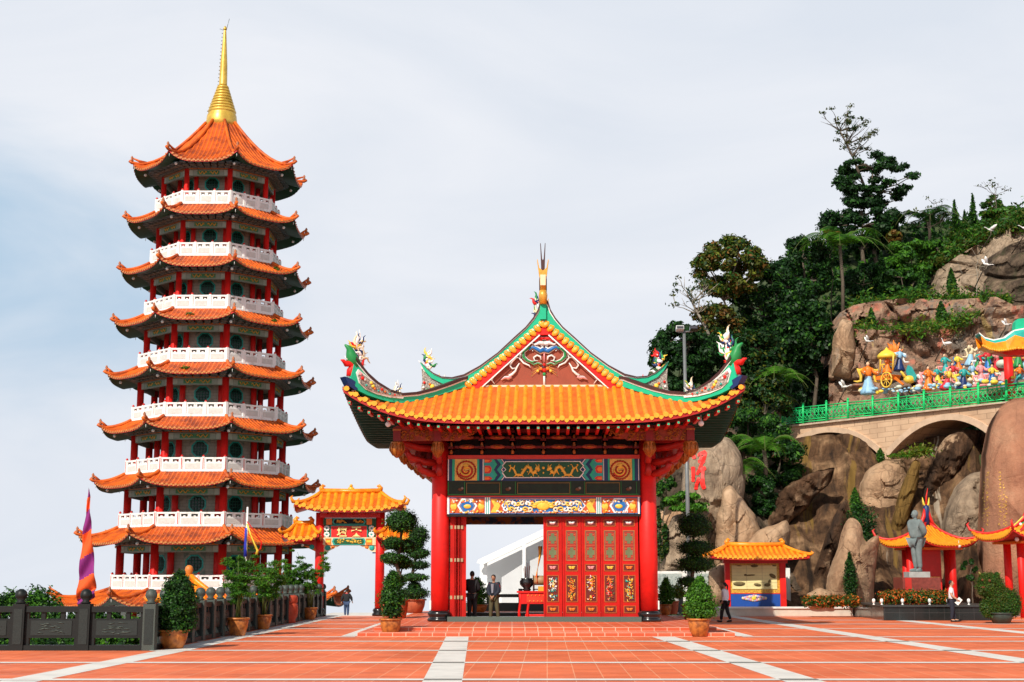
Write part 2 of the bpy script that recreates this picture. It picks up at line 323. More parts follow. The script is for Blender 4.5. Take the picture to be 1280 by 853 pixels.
# ------------------------------------------------------------------ foliage
def leaves(name, parent, mats, clumps, size, world_co=True, flat=.0, aspect=1.6, outb=.7, shell=.55, weights=None):
    """clumps: (cx, cy, cz, rx, ry, rz, n). Every leaf is a small folded blade of its own."""
    P = []; Nn = []; MI = []
    for c in clumps:
        n = int(c[6]); d = rng.normal(size=(n, 3)); d /= np.linalg.norm(d, axis=1)[:, None] + 1e-9
        r = shell + (1 - shell) * rng.random(n) ** .7; r *= 1 + .20 * rng.normal(size=n)
        P.append(np.array(c[:3]) + d * r[:, None] * np.array(c[3:6])); Nn.append(d * outb + np.array([0, 0, .35]) + rng.normal(size=(n, 3)) * .45)
        if weights is None: w = np.ones(len(mats)) / len(mats)
        else: w = np.array(weights, float) * (0.35 + rng.random(len(mats)) * 1.3); w /= w.sum()
        MI.append(rng.choice(len(mats), n, p=w))
    P = np.concatenate(P); Nn = np.concatenate(Nn); MI = np.concatenate(MI); n = len(P)
    Nn /= np.linalg.norm(Nn, axis=1)[:, None] + 1e-9
    a = np.cross(Nn, rng.normal(size=(n, 3))); a /= np.linalg.norm(a, axis=1)[:, None] + 1e-9; b = np.cross(Nn, a)
    s = size * (.6 + .8 * rng.random(n))[:, None]
    V = np.stack([P - a * s * aspect * .5, P + b * s * .42 + Nn * s * .08, P + a * s * aspect * .5, P - b * s * .42 + Nn * s * .08], 1).reshape(-1, 3)
    return rawmesh(name, V, 4, MI, mats, parent, world_co)
def rawmesh(name, V, k, MI, mats, parent, world_co=True):
    org = ORG.get(parent.name, Vector()) if (parent is not None and world_co) else Vector()
    V = V - np.array(org); n = len(V) // k
    me = bpy.data.meshes.new(name); me.vertices.add(len(V)); me.vertices.foreach_set('co', V.astype(np.float32).ravel())
    me.loops.add(len(V)); me.loops.foreach_set('vertex_index', np.arange(len(V), dtype=np.int32))
    me.polygons.add(n); me.polygons.foreach_set('loop_start', np.arange(0, len(V), k, dtype=np.int32)); me.polygons.foreach_set('loop_total', np.full(n, k, dtype=np.int32))
    for m in mats: me.materials.append(m)
    me.polygons.foreach_set('material_index', MI.astype(np.int32)); me.update(calc_edges=True)
    o = bpy.data.objects.new(name, me); scene.collection.objects.link(o)
    if parent is not None: o.parent = parent
    ORG[o.name] = org; return o
# ------------------------------------------------------------------ plaza
SK = -.0245                                    # the paving runs very slightly towards the left
def brickmat(name, col, mortar, w, h, rot=0, vertical=False, rough=.4, var=.12, off=0.0, ms=.012, spec=.4, col2=None, stain=0):
    m = bpy.data.materials.new(name); m.use_nodes = True; nt = m.node_tree; L = nt.links.new; N = nt.nodes.new; b = nt.nodes['Principled BSDF']
    t = N('ShaderNodeTexCoord'); mpn = N('ShaderNodeMapping'); mpn.inputs['Rotation'].default_value = (R(90) if vertical else 0, 0, rot); L(t.outputs['Object'], mpn.inputs[0])
    br = N('ShaderNodeTexBrick'); br.offset = off; br.inputs['Scale'].default_value = 1; br.inputs['Brick Width'].default_value = w; br.inputs['Row Height'].default_value = h
    br.inputs['Mortar Size'].default_value = ms; br.inputs['Mortar Smooth'].default_value = .1; br.inputs['Bias'].default_value = 0
    br.inputs['Color1'].default_value = (*col, 1); br.inputs['Color2'].default_value = (*(col2 or [x * (1 - var) for x in col]), 1); br.inputs['Mortar'].default_value = (*mortar, 1); L(mpn.outputs[0], br.inputs['Vector'])
    n = N('ShaderNodeTexNoise'); n.inputs['Scale'].default_value = .35; n.inputs['Detail'].default_value = 8; n.inputs['Roughness'].default_value = .65; L(t.outputs['Object'], n.inputs['Vector'])
    r = N('ShaderNodeValToRGB'); L(n.outputs[0], r.inputs[0]); r.color_ramp.elements[0].position = .3; r.color_ramp.elements[0].color = (.74, .70, .68, 1); r.color_ramp.elements[1].position = .62; r.color_ramp.elements[1].color = (1.06, 1.06, 1.06, 1)
    mu = N('ShaderNodeMixRGB'); mu.blend_type = 'MULTIPLY'; mu.inputs[0].default_value = 1; L(br.outputs['Color'], mu.inputs[1]); L(r.outputs[0], mu.inputs[2]); L(mu.outputs[0], b.inputs['Base Color'])
    if stain:
        for sc_, a_, b2, f_ in ((.9, .56, .74, (.72, .60, .55)), (3.5, .62, .72, (.80, .74, .72)), (.22, .50, .70, (1.12, 1.10, 1.05))):
            ns = N('ShaderNodeTexNoise'); ns.inputs['Scale'].default_value = sc_; ns.inputs['Detail'].default_value = 10; ns.inputs['Roughness'].default_value = .72; L(t.outputs['Object'], ns.inputs['Vector'])
            rs_ = N('ShaderNodeMapRange'); rs_.inputs[1].default_value = a_; rs_.inputs[2].default_value = b2; rs_.inputs[4].default_value = stain; L(ns.outputs[0], rs_.inputs[0])
            ms_ = N('ShaderNodeMixRGB'); ms_.blend_type = 'MULTIPLY'; L(rs_.outputs[0], ms_.inputs[0]); L(mu.outputs[0], ms_.inputs[1]); ms_.inputs[2].default_value = (*f_, 1); mu = ms_
        L(mu.outputs[0], b.inputs['Base Color'])
    n2 = N('ShaderNodeTexNoise'); n2.inputs['Scale'].default_value = 1.2; n2.inputs['Detail'].default_value = 6; L(t.outputs['Object'], n2.inputs['Vector'])
    rr = N('ShaderNodeMapRange'); rr.inputs[1].default_value = .3; rr.inputs[2].default_value = .7; rr.inputs[3].default_value = rough - .12; rr.inputs[4].default_value = rough + .15; L(n2.outputs[0], rr.inputs[0]); L(rr.outputs[0], b.inputs['Roughness'])
    b.inputs['Specular IOR Level'].default_value = spec
    bp = N('ShaderNodeBump'); bp.inputs['Strength'].default_value = .3; bp.inputs['Distance'].default_value = .01; L(br.outputs['Fac'], bp.inputs['Height']); bp.invert = True; L(bp.outputs[0], b.inputs['Normal'])
    MATS[name] = m; return m
tile_plaza = brickmat('plaza_tile', (.80, .190, .078), (.80, .38, .22), .5, .5, rot=-SK, rough=.62, ms=.008, spec=.14, stain=.9, col2=(.68, .148, .058))
tile_step = brickmat('step_tile', (.76, .14, .055), (.80, .45, .30), .40, .40, rough=.5, var=.2, ms=.011, spec=.2, stain=.7)
tile_riser = brickmat('riser_tile', (.72, .125, .05), (.75, .48, .36), .40, .12, vertical=True, rough=.4, ms=.012)
strip_m = mat('pale_paving', (.74, .72, .67), .6, .12, 1.5, col2=(.60, .58, .54), v0=.3, v1=.55)
strip_d = mat('grey_inset', (.16, .17, .15), .5, .2, 8)
YE = 66.9
m = MB(); m.plate([(-30, -60), (-30, 70), (YE, 70), (YE, -8.85), (35.0, -8.85), (35.0, -60)], (0, 0, 0), (0, 1, 0), (1, 0, 0), 1)
def slab(name, pts, z0, z1, mt, mi=0):
    m = MB(); n = len(pts)
    ar = sum(pts[i][0] * pts[(i + 1) % n][1] - pts[(i + 1) % n][0] * pts[i][1] for i in range(n))
    if ar < 0: pts = pts[::-1]
    m.add([(x, y, z1) for x, y in pts] + [(x, y, z0) for x, y in pts], [tuple(range(n)), tuple(range(2 * n - 1, n - 1, -1))] + [(i, i + n, (i + 1) % n + n, (i + 1) % n) for i in range(n)])
    return m
struct('plaza', slab('plaza', [(70, -30), (70, YE), (-8.85, YE), (-8.85, 35.0), (-60, 35.0), (-60, -30)], -1.4, 0, 0), tile_plaza)
m = MB(); md = MB()
def long_strip(X0, w, y0, y1, t=SK, z=.004):
    m.poly([(X0 + t * y0 - w / 2, y0, z), (X0 + t * y0 + w / 2, y0, z), (X0 + t * y1 + w / 2, y1, z), (X0 + t * y1 - w / 2, y1, z)])
long_strip(-.59, .68, 4, 43.0); long_strip(5.60, .68, 4, 43.0); long_strip(11.7, .68, 4, YE - .1); long_strip(17.7, .68, 4, 59.2); long_strip(23.7, .68, 4, 59.2)
long_strip(-8.95, .7, 4, 34.8, t=.02); long_strip(-8.95 + .02 * 34.8 - .0 * 34, .7, 34.8, YE - .1, t=0); long_strip(-4.95, .5, 43.4, YE - .1, t=0); long_strip(7.1, .5, 43.4, YE - .1, t=0)
for k in range(-4, 10):
    y = 44.8 + 4.95 * k
    if y < 3 or y > YE - 1: continue
    xa = -58 if y < 34.6 else -8.8
    segs = [(xa, 69)] if y < 44 or y > 60 else [(xa, -4.7), (6.9, 69)]
    for a, b in segs:
        yy = 42.85 if abs(y - 44.8) < .1 else y
        m.poly([(a, yy - .2, .008), (b, yy - .2, .008), (b, yy + .2, .008), (a, yy + .2, .008)])
    if y < 42:
        for X0 in (-.59, 5.60, 11.7, 17.7):
            xx = X0 + SK * y; md.poly([(xx - .33, y - .13, .012), (xx + .33, y - .13, .012), (xx + .33, y + .13, .012), (xx - .33, y + .13, .012)])
struct('paving_strips', m, strip_m); struct('paving_insets', md, strip_d)
struct('edge_strip', slab('e', [(-9.0, YE - .45), (70, YE - .45), (70, YE + .02), (-9.0, YE + .02)], -.2, .012, 0), strip_m)
PZ = .24
m = MB(); m.box(-4.66, 43.1, -.05, 6.72, 66.0, .12); m.box(-4.27, 44.2, .1, 6.33, 65.6, PZ)
o = m.build('platform', [tile_step, tile_riser]); o['kind'] = 'structure'
for p in o.data.polygons:
    if abs(p.normal.z) < .5: p.material_index = 1
struct('lower_terrace', slab('t', [(-12, YE), (4, YE), (4, 96), (-12, 96)], -1.6, -.56, 0), strip_m)
# ------------------------------------------------------------------ hillside and lower ground
def sst(a, b, x):
    t = max(0, min(1, (x - a) / (b - a))); return t * t * (3 - 2 * t)
def tab(T, x):
    if x <= T[0][0]: return T[0][1]
    for (a, p), (b, q) in zip(T, T[1:]):
        if x <= b: return p + (q - p) * (x - a) / (b - a)
    return T[-1][1]
def ybr(X): return tab([(17.4, 93), (26, 75.5)], X)
def hill(X, Y):
    yb = ybr(X)
    z = tab([(66.5, -.4), (68, 0.2), (73.5, .3), (max(76, yb + 1), 5), (max(78, yb + 3), 9.6), (yb + 15, 10.4), (yb + 18, 17.0), (yb + 25, 20), (yb + 38, 30.5), (yb + 60, 37), (yb + 85, 10), (yb + 110, -25)], Y)
    if Y > yb + 15: z = 10.4 + (z - 10.4) * tab([(8, .3), (12, .45), (18, .60), (26, .85), (38, 1)], X)
    g = sst(5, 15, X)
    low = -7.5 - 24 * sst(125, 170, Y) - 20 * sst(38, 75, -X)
    if X < 5: pass
    return low + (z - low) * g + fbm(X * .15, Y * .15, 0, 3) * (.9 if Y > 69 else .25)
m = MB()
nx, ny = 96, 84
m.grid(lambda i, j: (-85 + 175 * (i / nx), 34.6 + 165 * (j / ny) ** 1.1, hill(-85 + 175 * i / nx, 34.6 + 165 * (j / ny) ** 1.1) - .3), nx, ny)
ground_m = mat('hillside_earth', (.05, .075, .02), .95, .5, .5, bump=.5, bs=2, col2=(.028, .045, .012))
struct('hillside', m, ground_m)
# ------------------------------------------------------------------ rocks
def resample(pts, n):
    P = [Vector(p) for p in pts]; k = len(P); out = []
    L = [(P[(i + 1) % k] - P[i]).length for i in range(k)]; T = sum(L)
    for q in range(n):
        d = T * q / n; i = 0
        while d > L[i]: d -= L[i]; i += 1
        out.append(P[i].lerp(P[(i + 1) % k], d / L[i]))
    for _ in range(2): out = [(out[i - 1] + out[i] * 2 + out[(i + 1) % n]) / 4 for i in range(n)]
    return out
def facets(x, z, seed, cell=1.5):
    bx0, bz0 = math.floor(x / cell), math.floor(z / cell); best = None
    for i in (-1, 0, 1):
        for j in (-1, 0, 1):
            h = random.Random((bx0 + i) * 7919 + (bz0 + j) * 104729 + int(seed * 31)); sx_ = (bx0 + i + h.random()) * cell; sz_ = (bz0 + j + h.random()) * cell
            d = abs(x - sx_) * .8 + abs(z - sz_) * .6 + .3 * math.hypot(x - sx_, z - sz_)
            if best is None or d < best[0]: best = (d, h.uniform(-.35, .35) + h.uniform(-.35, .35) * (x - sx_) + h.uniform(-.35, .35) * (z - sz_))
    return best[1]
def boulder(pts, Y, depth, mt, label, amp=.35, name='boulder', group=None, pw=.5, n=96, rings=22, seed=0, tilt=0.0, cat='boulder', center=None):
    q = resample(pts, n); q = [Vector((p.x + 1.6 * fbm(p.x * .09 + seed, p.y * .09, 5, 3), p.y + 1.6 * fbm(p.x * .09, p.y * .09 + seed, 9, 3))) for p in q]; cx = sum(p.x for p in q) / n; cy = sum(p.y for p in q) / n
    if center: cx, cy = center
    sc = Y / FOC; m = MB(); vs = []; fs = []
    def pt(p, s, side):
        x = cx + (p.x - cx) * s; y = cy + (p.y - cy) * s
        w = at(x, y, Y); e = depth * max(0, 1 - s ** 2.2) ** pw
        nn = fbm(w.x * .45 + seed, w.y + side * 3, w.z * .45, 4) * amp * (1.2 - .6 * s) + fbm(w.x * 1.6 + seed, side, w.z * 1.6, 3) * amp * .3
        nn -= amp * 1.1 * abs(vnoise(w.x * .7 + seed * 3, w.z * .55, seed)) * (1.25 - s); nn += amp * 1.3 * abs(vnoise(w.x * .33 + seed, w.z * .3 + 7, seed)) * (1.1 - s)
        nn -= amp * .9 * max(0, 1 - 7 * abs(vnoise(w.x * .42 + seed * 2 + w.z * .12, w.z * .26, seed + 2))) * (1.15 - s)
        if amp > .2: nn += (facets(w.x + .3 * fbm(w.x, w.z, 1, 2), w.z + .3 * fbm(w.z, w.x, 4, 2), seed) * .8 + facets(w.x, w.z, seed + 50, .6) * .28) * (1.15 - s) * min(1.3, amp * 2.6)
        Yn = Y + side * e + nn + tilt * (cy - y) * sc
        return at(x, y, Yn) if side < 0 else Vector((w.x, Yn, w.z))
    for side in (-1, 1):
        for k in range(rings + 1):
            s = (k + .0001) / rings; 
            for p in q: vs.append(pt(p, s, side))
    R1 = rings + 1
    for sd in (0, 1):
        for k in range(rings):
            for i in range(n):
                a = sd * R1 * n + k * n + i; b = sd * R1 * n + k * n + (i + 1) % n; f = (a, b, b + n, a + n); fs.append(f if sd else f[::-1])
    for i in range(n):
        a = rings * n + i; b = rings * n + (i + 1) % n; c = R1 * n + rings * n + i; d = R1 * n + rings * n + (i + 1) % n; fs.append((a, b, d, c))
    m.add(vs, fs, 0, amp <= .2)
    o = m.build(name, mt, fixn=True); o['label'] = label; o['category'] = cat
    if group: o['group'] = group
    return o
from mathutils.bvhtree import BVHTree
def bvh(o): return BVHTree.FromPolygons([v.co for v in o.data.vertices], [p.vertices for p in o.data.polygons])
def strokes(name, parent, mt, lines, off=.05):      # painted brush strokes that follow the rock face
    t = bvh(parent); m = MB(); o0 = Vector((0, 0, EYE))
    for pts, w in lines:
        P = []
        for a, b in zip(pts, pts[1:]):
            n = max(1, int(math.dist(a, b) / .8))
            for k in range(n): P.append((a[0] + (b[0] - a[0]) * k / n, a[1] + (b[1] - a[1]) * k / n))
        P.append(pts[-1]); N = len(P); row = []
        for i, p in enumerate(P):
            a = P[max(0, i - 1)]; b = P[min(N - 1, i + 1)]; dx, dy = b[0] - a[0], b[1] - a[1]; l = math.hypot(dx, dy) or 1
            ww = (w if not isinstance(w, tuple) else w[0] + (w[1] - w[0]) * i / max(1, N - 1)) / 2 * (.45 if i in (0, N - 1) else 1)
            ok = []
            for sgn in (-1, 1):
                d = ray(p[0] - dy / l * ww * sgn, p[1] + dx / l * ww * sgn).normalized(); h = t.ray_cast(o0, d)
                ok.append(h[0] - d * off if h[0] is not None else None)
            row.append(ok)
        for r0, r1 in zip(row, row[1:]):
            if None in r0 or None in r1: continue
            m.poly([r0[0], r0[1], r1[1], r1[0]])
    return m.build(name, mt, parent)
def rock_sheet(name, top, bot, Yb, Yt, mt, amp=.8, nu=90, nv=40, seed=0, back=5, label=None, ledge=0, fr=.35, slab=0):
    xs0, xs1 = top[0][0], top[-1][0]; m = MB()
    def P(i, j):
        u = i / nu; x = xs0 + (xs1 - xs0) * u; yt = tab(top, x); yb = tab(bot, x)
        a = Yb[0] + (Yb[1] - Yb[0]) * u; b = Yt[0] + (Yt[1] - Yt[0]) * u
        jj = min(j, nv); v = jj / nv; py = yb + (yt - yb) * v; Y = a + (b - a) * v
        w = at(x, py, Y); nn = fbm(w.x * fr + seed, w.z * fr, 3, 4) * amp + fbm(w.x * fr * 4 + seed, w.z * fr * 3.0, 7, 3) * amp * .35 + amp * .9 * max(0, 1 - 6 * abs(vnoise(w.x * .5 + seed + w.z * .15, w.z * .3, seed))) - amp * 1.1 * abs(vnoise(w.x * .8 + seed, w.z * .6, 5))
        if slab:
            a_ = w.x * .956 - w.z * .292; b_ = w.x * .292 + w.z * .956; nn += slab * (1.1 * abs(vnoise(a_ * .38 + seed, b_ * .05, 1)) - 1.0 * max(0, 1 - 5 * abs(vnoise(a_ * .30 + 9, b_ * .06, 4))) + .5 * vnoise(a_ * 1.1, b_ * .12, 8) + .18 * vnoise(a_ * 3.2, b_ * .25, 3))
        if ledge: nn += 1.1 * facets(w.x + .4 * fbm(w.x * .7, w.z, 1, 2), w.z + .4 * fbm(w.z, w.x, 4, 2), seed, 2.2) + .5 * facets(w.x, w.z, seed + 3, .8)
        if ledge: nn += math.sin(w.z * 1.7 + w.x * .3) * ledge
        w = at(x, py, Y + nn)
        if j > nv: w = w + Vector((0, (j - nv) * back / 3, -.15 * (j - nv)))
        return w
    m.grid(P, nu, nv + 3, smooth=not ledge, flip=False)
    return struct(name, m, mt, label)
# stained rock where the water runs down below the arches
rock_sheet('rock_face', [(955, 560), (975, 552), (1010, 545), (1060, 542), (1100, 558), (1140, 550), (1200, 541), (1250, 538), (1300, 520)], [(955, 762), (1300, 770)], (69.5, 69), (90, 77), rock_wet, .7, seed=4, nu=220, nv=90, slab=1.5)
rock_sheet('rock_face', [(806, 560), (830, 548), (870, 530), (905, 528), (950, 560), (990, 600), (1015, 640)], [(806, 762), (1015, 764)], (73, 71), (90, 84), rock_dark, 1.0, seed=21, nu=120, nv=60, ledge=.05)
# cliff behind the statues and the terrace above it
rock_sheet('cliff', [(1036, 455), (1046, 425), (1062, 411), (1110, 413), (1150, 410), (1180, 404), (1215, 386), (1250, 384), (1300, 380)], [(1036, 530), (1300, 520)], (96, 82), (97, 84), rock_pink, 1.3, seed=9, ledge=.15, nu=150, nv=60)
rock_sheet('cliff', [(1036, 408), (1050, 391), (1066, 382), (1090, 377), (1130, 373), (1190, 375), (1245, 371), (1268, 382), (1300, 380)], [(1036, 424), (1300, 420)], (100, 89), (101, 90), rock_pink, 1.2, seed=33, ledge=.2, nu=150, nv=30)
rock_sheet('rock_slope', [(1163, 372), (1172, 338), (1200, 318), (1232, 300), (1262, 286), (1300, 272)], [(1163, 382), (1300, 384)], (101, 95), (106, 100), rock_grey, .8, seed=12, nu=110, nv=60, ledge=.06)
rock_sheet('rock_slope', [(1224, 366), (1236, 322), (1262, 306), (1300, 292)], [(1222, 384), (1300, 390)], (98, 90), (100, 94), rock_dark, .9, seed=17, nu=90, nv=60, ledge=.1)  # darker rock here puts the shade of the overhang into the colour
b_ins = boulder([(1229, 780), (1225, 740), (1227, 680), (1228, 620), (1231, 565), (1240, 522), (1256, 500), (1290, 494), (1330, 505), (1352, 560), (1356, 780)], 71.5, 2.6, rock_orange, 'tall orange boulder painted with columns of small yellow characters at the right edge', amp=.19, seed=3, n=72, pw=.42)
b_ins.name = 'inscribed_boulder'
L = []
random.seed(5)
for cx, y0, y1 in ((1234.5, 588, 655), (1229.8, 600, 655), (1250, 588, 656), (1255, 603, 656), (1257.5, 620, 656)):
    y = y0
    while y < y1:
        for _ in range(3):
            a = (cx + random.uniform(-1.2, 1.2), y + random.uniform(0, 3)); L.append(([a, (a[0] + random.uniform(-1.6, 1.6), a[1] + random.uniform(.3, 2))], .7))
        y += 5
strokes('inscription', b_ins, ygold, L, .04)['kind'] = 'stuff'
boulder([(1178, 705), (1180, 660), (1184, 635), (1196, 608), (1214, 592), (1232, 588), (1246, 600), (1248, 690), (1240, 712)], 74.5, 2.0, rock_grey, 'smooth grey boulder behind the small red pavilion', seed=6)
boulder([(1075, 645), (1076, 606), (1086, 586), (1105, 575), (1128, 574), (1137, 592), (1133, 620), (1124, 642), (1112, 658), (1094, 656)], 80, 1.7, rock_tan, 'rounded tan boulder wedged below the right arch of the bridge', seed=8, amp=.22, pw=.4)
boulder([(1032, 770), (1034, 722), (1046, 690), (1057, 652), (1062, 647), (1070, 648), (1076, 656), (1079, 674), (1086, 680), (1094, 668), (1100, 668), (1098, 690), (1093, 720), (1091, 770)], 67.5, 1.4, rock_tan, 'pale two-peaked standing rock behind the orange flower bed', seed=10, amp=.25, center=(1064, 705))
boulder([(1008, 762), (1010, 742), (1024, 735), (1040, 740), (1046, 762)], 66.6, .8, rock_tan, 'low rounded tan stone at the foot of the two-peaked rock', seed=11, amp=.15)
b_chr = boulder([(852, 715), (851, 650), (853, 600), (860, 562), (884, 549), (912, 546), (926, 566), (932, 606), (924, 650), (918, 715)], 78, 2.0, rock_grey, 'upright boulder with two large red brushed characters', seed=14, pw=.35)
b_chr.name = 'inscribed_boulder'
redch = mat('red_brush_paint', (.80, .022, .014), .5, .08, 3)
chsc = lambda L: [([(850 + a / 11.38, 550 + b / 11.37) for a, b in p], (w[0] / 11.38, w[1] / 11.38) if isinstance(w, tuple) else w / 11.38) for p, w in L]
strokes('inscription', b_chr, redch, chsc([([(80, 230), (130, 215), (185, 215), (210, 270)], 55), ([(185, 380), (190, 470), (185, 600)], (60, 45)), ([(100, 250), (110, 330)], 40), ([(95, 400), (95, 470)], 30), ([(95, 640), (97, 690)], 30),
    ([(270, 205), (330, 185), (370, 170)], (50, 60)), ([(365, 170), (345, 260), (300, 360), (240, 500)], (50, 40)), ([(255, 310), (320, 300), (345, 330)], (50, 60)), ([(240, 480), (300, 420), (370, 400)], (40, 60)), ([(330, 380), (320, 520), (330, 640), (345, 700)], (40, 60)),
    ([(300, 230), (290, 330)], 40), ([(265, 560), (235, 640), (225, 710)], (45, 55)), ([(280, 560), (320, 660), (345, 700)], (30, 50)), ([(240, 560), (280, 540)], 30), ([(250, 210), (275, 215)], 60)]), .05)
boulder([(893, 712), (896, 650), (904, 612), (912, 606), (928, 622), (944, 645), (952, 665), (948, 712)], 76, 1.6, rock_tan, 'cream cone-shaped rock slab right of the boulder with red characters', seed=15, amp=.3)
boulder([(930, 700), (934, 676), (950, 662), (984, 650), (989, 664), (986, 700)], 74, 1.4, rock_tan, 'flat-topped tan rock above the notice board roof', seed=16, amp=.25)
boulder([(800, 735), (802, 655), (824, 640), (850, 612), (862, 622), (866, 735)], 79.5, 1.2, rock_tan, 'tan sloping rock just right of the temple column', seed=18, amp=.3)
boulder([(824, 720), (829, 668), (842, 645), (862, 640), (880, 650), (888, 690), (886, 725)], 76, 1.6, rock_grey, 'grey-brown rounded rock behind the cloud-pruned tree', seed=19, amp=.3)
boulder([(884, 765), (886, 714), (900, 704), (914, 706), (916, 765)], 70.5, 1.0, rock_tan, 'pale block of rock left of the notice board', seed=20, amp=.2)
rock_brown = rockmat('rock_brown', (.13, .066, .034), (.04, .022, .013), (.42, .27, .16), .6, vdir=(1.6, .3, .2), rot=-17, patch=[((.50, .33, .20), .60, .66, (1.2, .4, .5)), ((.03, .018, .012), .54, .62, (1.4, .4, .3))])
boulder([(955, 668), (962, 640), (972, 618), (992, 602), (1020, 590), (1044, 584), (1038, 604), (1018, 622), (1004, 640), (988, 652), (975, 672)], 80, 1.0, rock_brown, 'pale topped brown ledge of rock under the left arch', seed=22, amp=.8)
boulder([(1128, 700), (1140, 650), (1158, 596), (1172, 560), (1184, 545), (1206, 536), (1228, 538), (1222, 556), (1204, 586), (1186, 618), (1172, 650), (1160, 690), (1150, 706)], 79.5, 1.3, rock_brown, 'brown leaning rock slab with a pale top under the right arch', seed=23, amp=.8)
boulder([(1086, 765), (1098, 716), (1112, 662), (1128, 606), (1142, 572), (1150, 576), (1146, 610), (1132, 662), (1116, 716), (1106, 765)], 77.5, .8, rockmat('rock_ochre', (.20, .115, .03), (.08, .05, .02), (.30, .18, .05), .5, vdir=(2.4, .4, .15), rot=-17), 'ochre streaked leaning rib of rock behind the grey statue', seed=24, amp=.3)
boulder([(1010, 765), (1016, 720), (1030, 676), (1046, 640), (1058, 622), (1062, 640), (1050, 690), (1040, 765)], 74, .9, rock_brown, 'dark leaning rib of wet rock left of the two-peaked rock', seed=27, amp=.5)
boulder([(1040, 470), (1042, 420), (1052, 398), (1066, 402), (1070, 440), (1064, 475)], 95, 1.5, rock_tan, 'tan rock at the left end of the cliff above the statues', seed=25, amp=.3)
# kerb wall and granite planter
pts = [(9.2, 66.3), (15.85, 66.3), (15.85, 66.7), (9.2, 66.7)]
kerb_m = mat('pale_kerb', (.60, .56, .47), .7, .15, 2)
m = slab('k', pts, 0, .34, 0); n2 = slab('k', [(9.15, 66.22), (15.83, 66.22), (15.83, 66.78), (9.15, 66.78)], .342, .42, 0)
m.add(n2.v, n2.f, 1); o = m.build('kerb_wall', [kerb_m, white_old]); tag(o, 'low cream kerb wall in front of the notice board', 'wall')
m = slab('p', [(15.45, 59.3), (20.6, 59.3), (20.6, 66.0), (15.87, 66.0)], 0, .56, 0); m2 = slab('p', [(15.40, 59.22), (20.65, 59.22), (20.65, 66.05), (15.8, 66.05)], .562, .63, 0)
m.add(m2.v, m2.f, 1)
o = m.build('granite_planter', [brickmat('granite_cladding', (.018, .024, .024), (.05, .055, .055), .62, .32, vertical=True, rough=.2, ms=.008), mat('granite_top', (.045, .052, .052), .35, .3, 30)])
tag(o, 'polished black granite planter wall in front of the grey statue', 'planter')
# ------------------------------------------------------------------ tiled roofs
def tiled_slope(mb, O, ex, ey, hw, D, zf, sp, r, nseg=7, mi=0, mi_pan=0, mi_cap=None, rows=None, step=.02, nx=12, soffit=None, mi_sof=1, mi_fas=2, sofD=None, n0=None):
    O = Vector((*O, 0)); ex = Vector((*ex, 0)); ey = Vector((*ey, 0)); rows = rows or nseg * 2
    def P(x, d, dz=0): return O + ex * x + ey * d + Vector((0, 0, zf(x, d) + dz))
    for j in range(rows):                       # overlapping courses
        d0 = D * j / rows; d1 = D * (j + 1) / rows; va = []; vb = []
        for i in range(nx + 1):
            u = -1 + 2 * i / nx; va.append(P(u * hw(d0), d0, step)); vb.append(P(u * hw(d1), d1, 0))
        mb.add(va + vb, [(i, i + 1, nx + 2 + i, nx + 1 + i) for i in range(nx)], mi_pan)
        if j: mb.add([P(-hw(d0) + 2 * hw(d0) * i / nx, d0, -.002) for i in range(nx + 1)] + va, [(i, i + 1, nx + 2 + i, nx + 1 + i) for i in range(nx)], mi_pan)
    W = hw(0); k = int(W / sp)
    for q in range(-k, k + 1):
        x = q * sp; dm = D
        if abs(x) > hw(D):
            a, b = 0, D
            for _ in range(20):
                c = (a + b) / 2
                if hw(c) > abs(x): a = c
                else: b = c
            dm = a
        if dm < .06: continue
        ns = max(2, int(nseg * dm / D + .5)); vs = []
        for s in range(ns + 1):
            d = -.04 + (dm + .04) * s / ns; p = P(x, max(d, 0)) + ey * min(d, 0)
            for a in range(5):
                th = math.pi * a / 4; vs.append(p + ex * (math.cos(th) * r) + Vector((0, 0, math.sin(th) * r * .95)))
        mb.add(vs, [(s * 5 + a, s * 5 + a + 1, (s + 1) * 5 + a + 1, (s + 1) * 5 + a) for s in range(ns) for a in range(4)], mi, True)
        c = P(x, 0) - ey * .05; vs = [c + Vector((0, 0, r * .35))]       # round end tile
        for a in range(8):
            th = 2 * math.pi * a / 8; vs.append(c + ex * math.cos(th) * r * 1.15 + Vector((0, 0, r * .35 + math.sin(th) * r * 1.05)))
        mb.add(vs, [(0, 1 + a, 1 + (a + 1) % 8) for a in range(8)], mi if mi_cap is None else mi_cap)
        if q < k:                                                       # drip tile between
            c2 = P(x + sp / 2, 0) - ey * .03; mb.add([c2 - ex * (sp / 2 - r * .6) + Vector((0, 0, .015)), c2 + ex * (sp / 2 - r * .6) + Vector((0, 0, .015)), c2 + ex * sp * .2 + Vector((0, 0, -r * .9)), c2 + Vector((0, 0, -r * 1.5)), c2 - ex * sp * .2 + Vector((0, 0, -r * .9))], [(0, 1, 2, 3, 4)], mi if mi_cap is None else mi_cap)
    if soffit:
        sd = sofD or D; n = 8
        va = [P(-W + 2 * W * i / nx, 0, -.01) for i in range(nx + 1)]; vb = [v - Vector((0, 0, soffit)) for v in va]
        mb.add(va + vb, [(i, i + 1, nx + 2 + i, nx + 1 + i) for i in range(nx)], mi_fas)
        rowv = []
        for j in range(n + 1):
            d = sd * j / n
            for i in range(nx + 1): u = -1 + 2 * i / nx; rowv.append(O + ex * u * hw(d) + ey * d + Vector((0, 0, zf(u * hw(d), d * .55) - soffit)))
        mb.add(rowv, [(j * (nx + 1) + i, (j + 1) * (nx + 1) + i, (j + 1) * (nx + 1) + i + 1, j * (nx + 1) + i + 1) for j in range(n) for i in range(nx)], mi_sof)
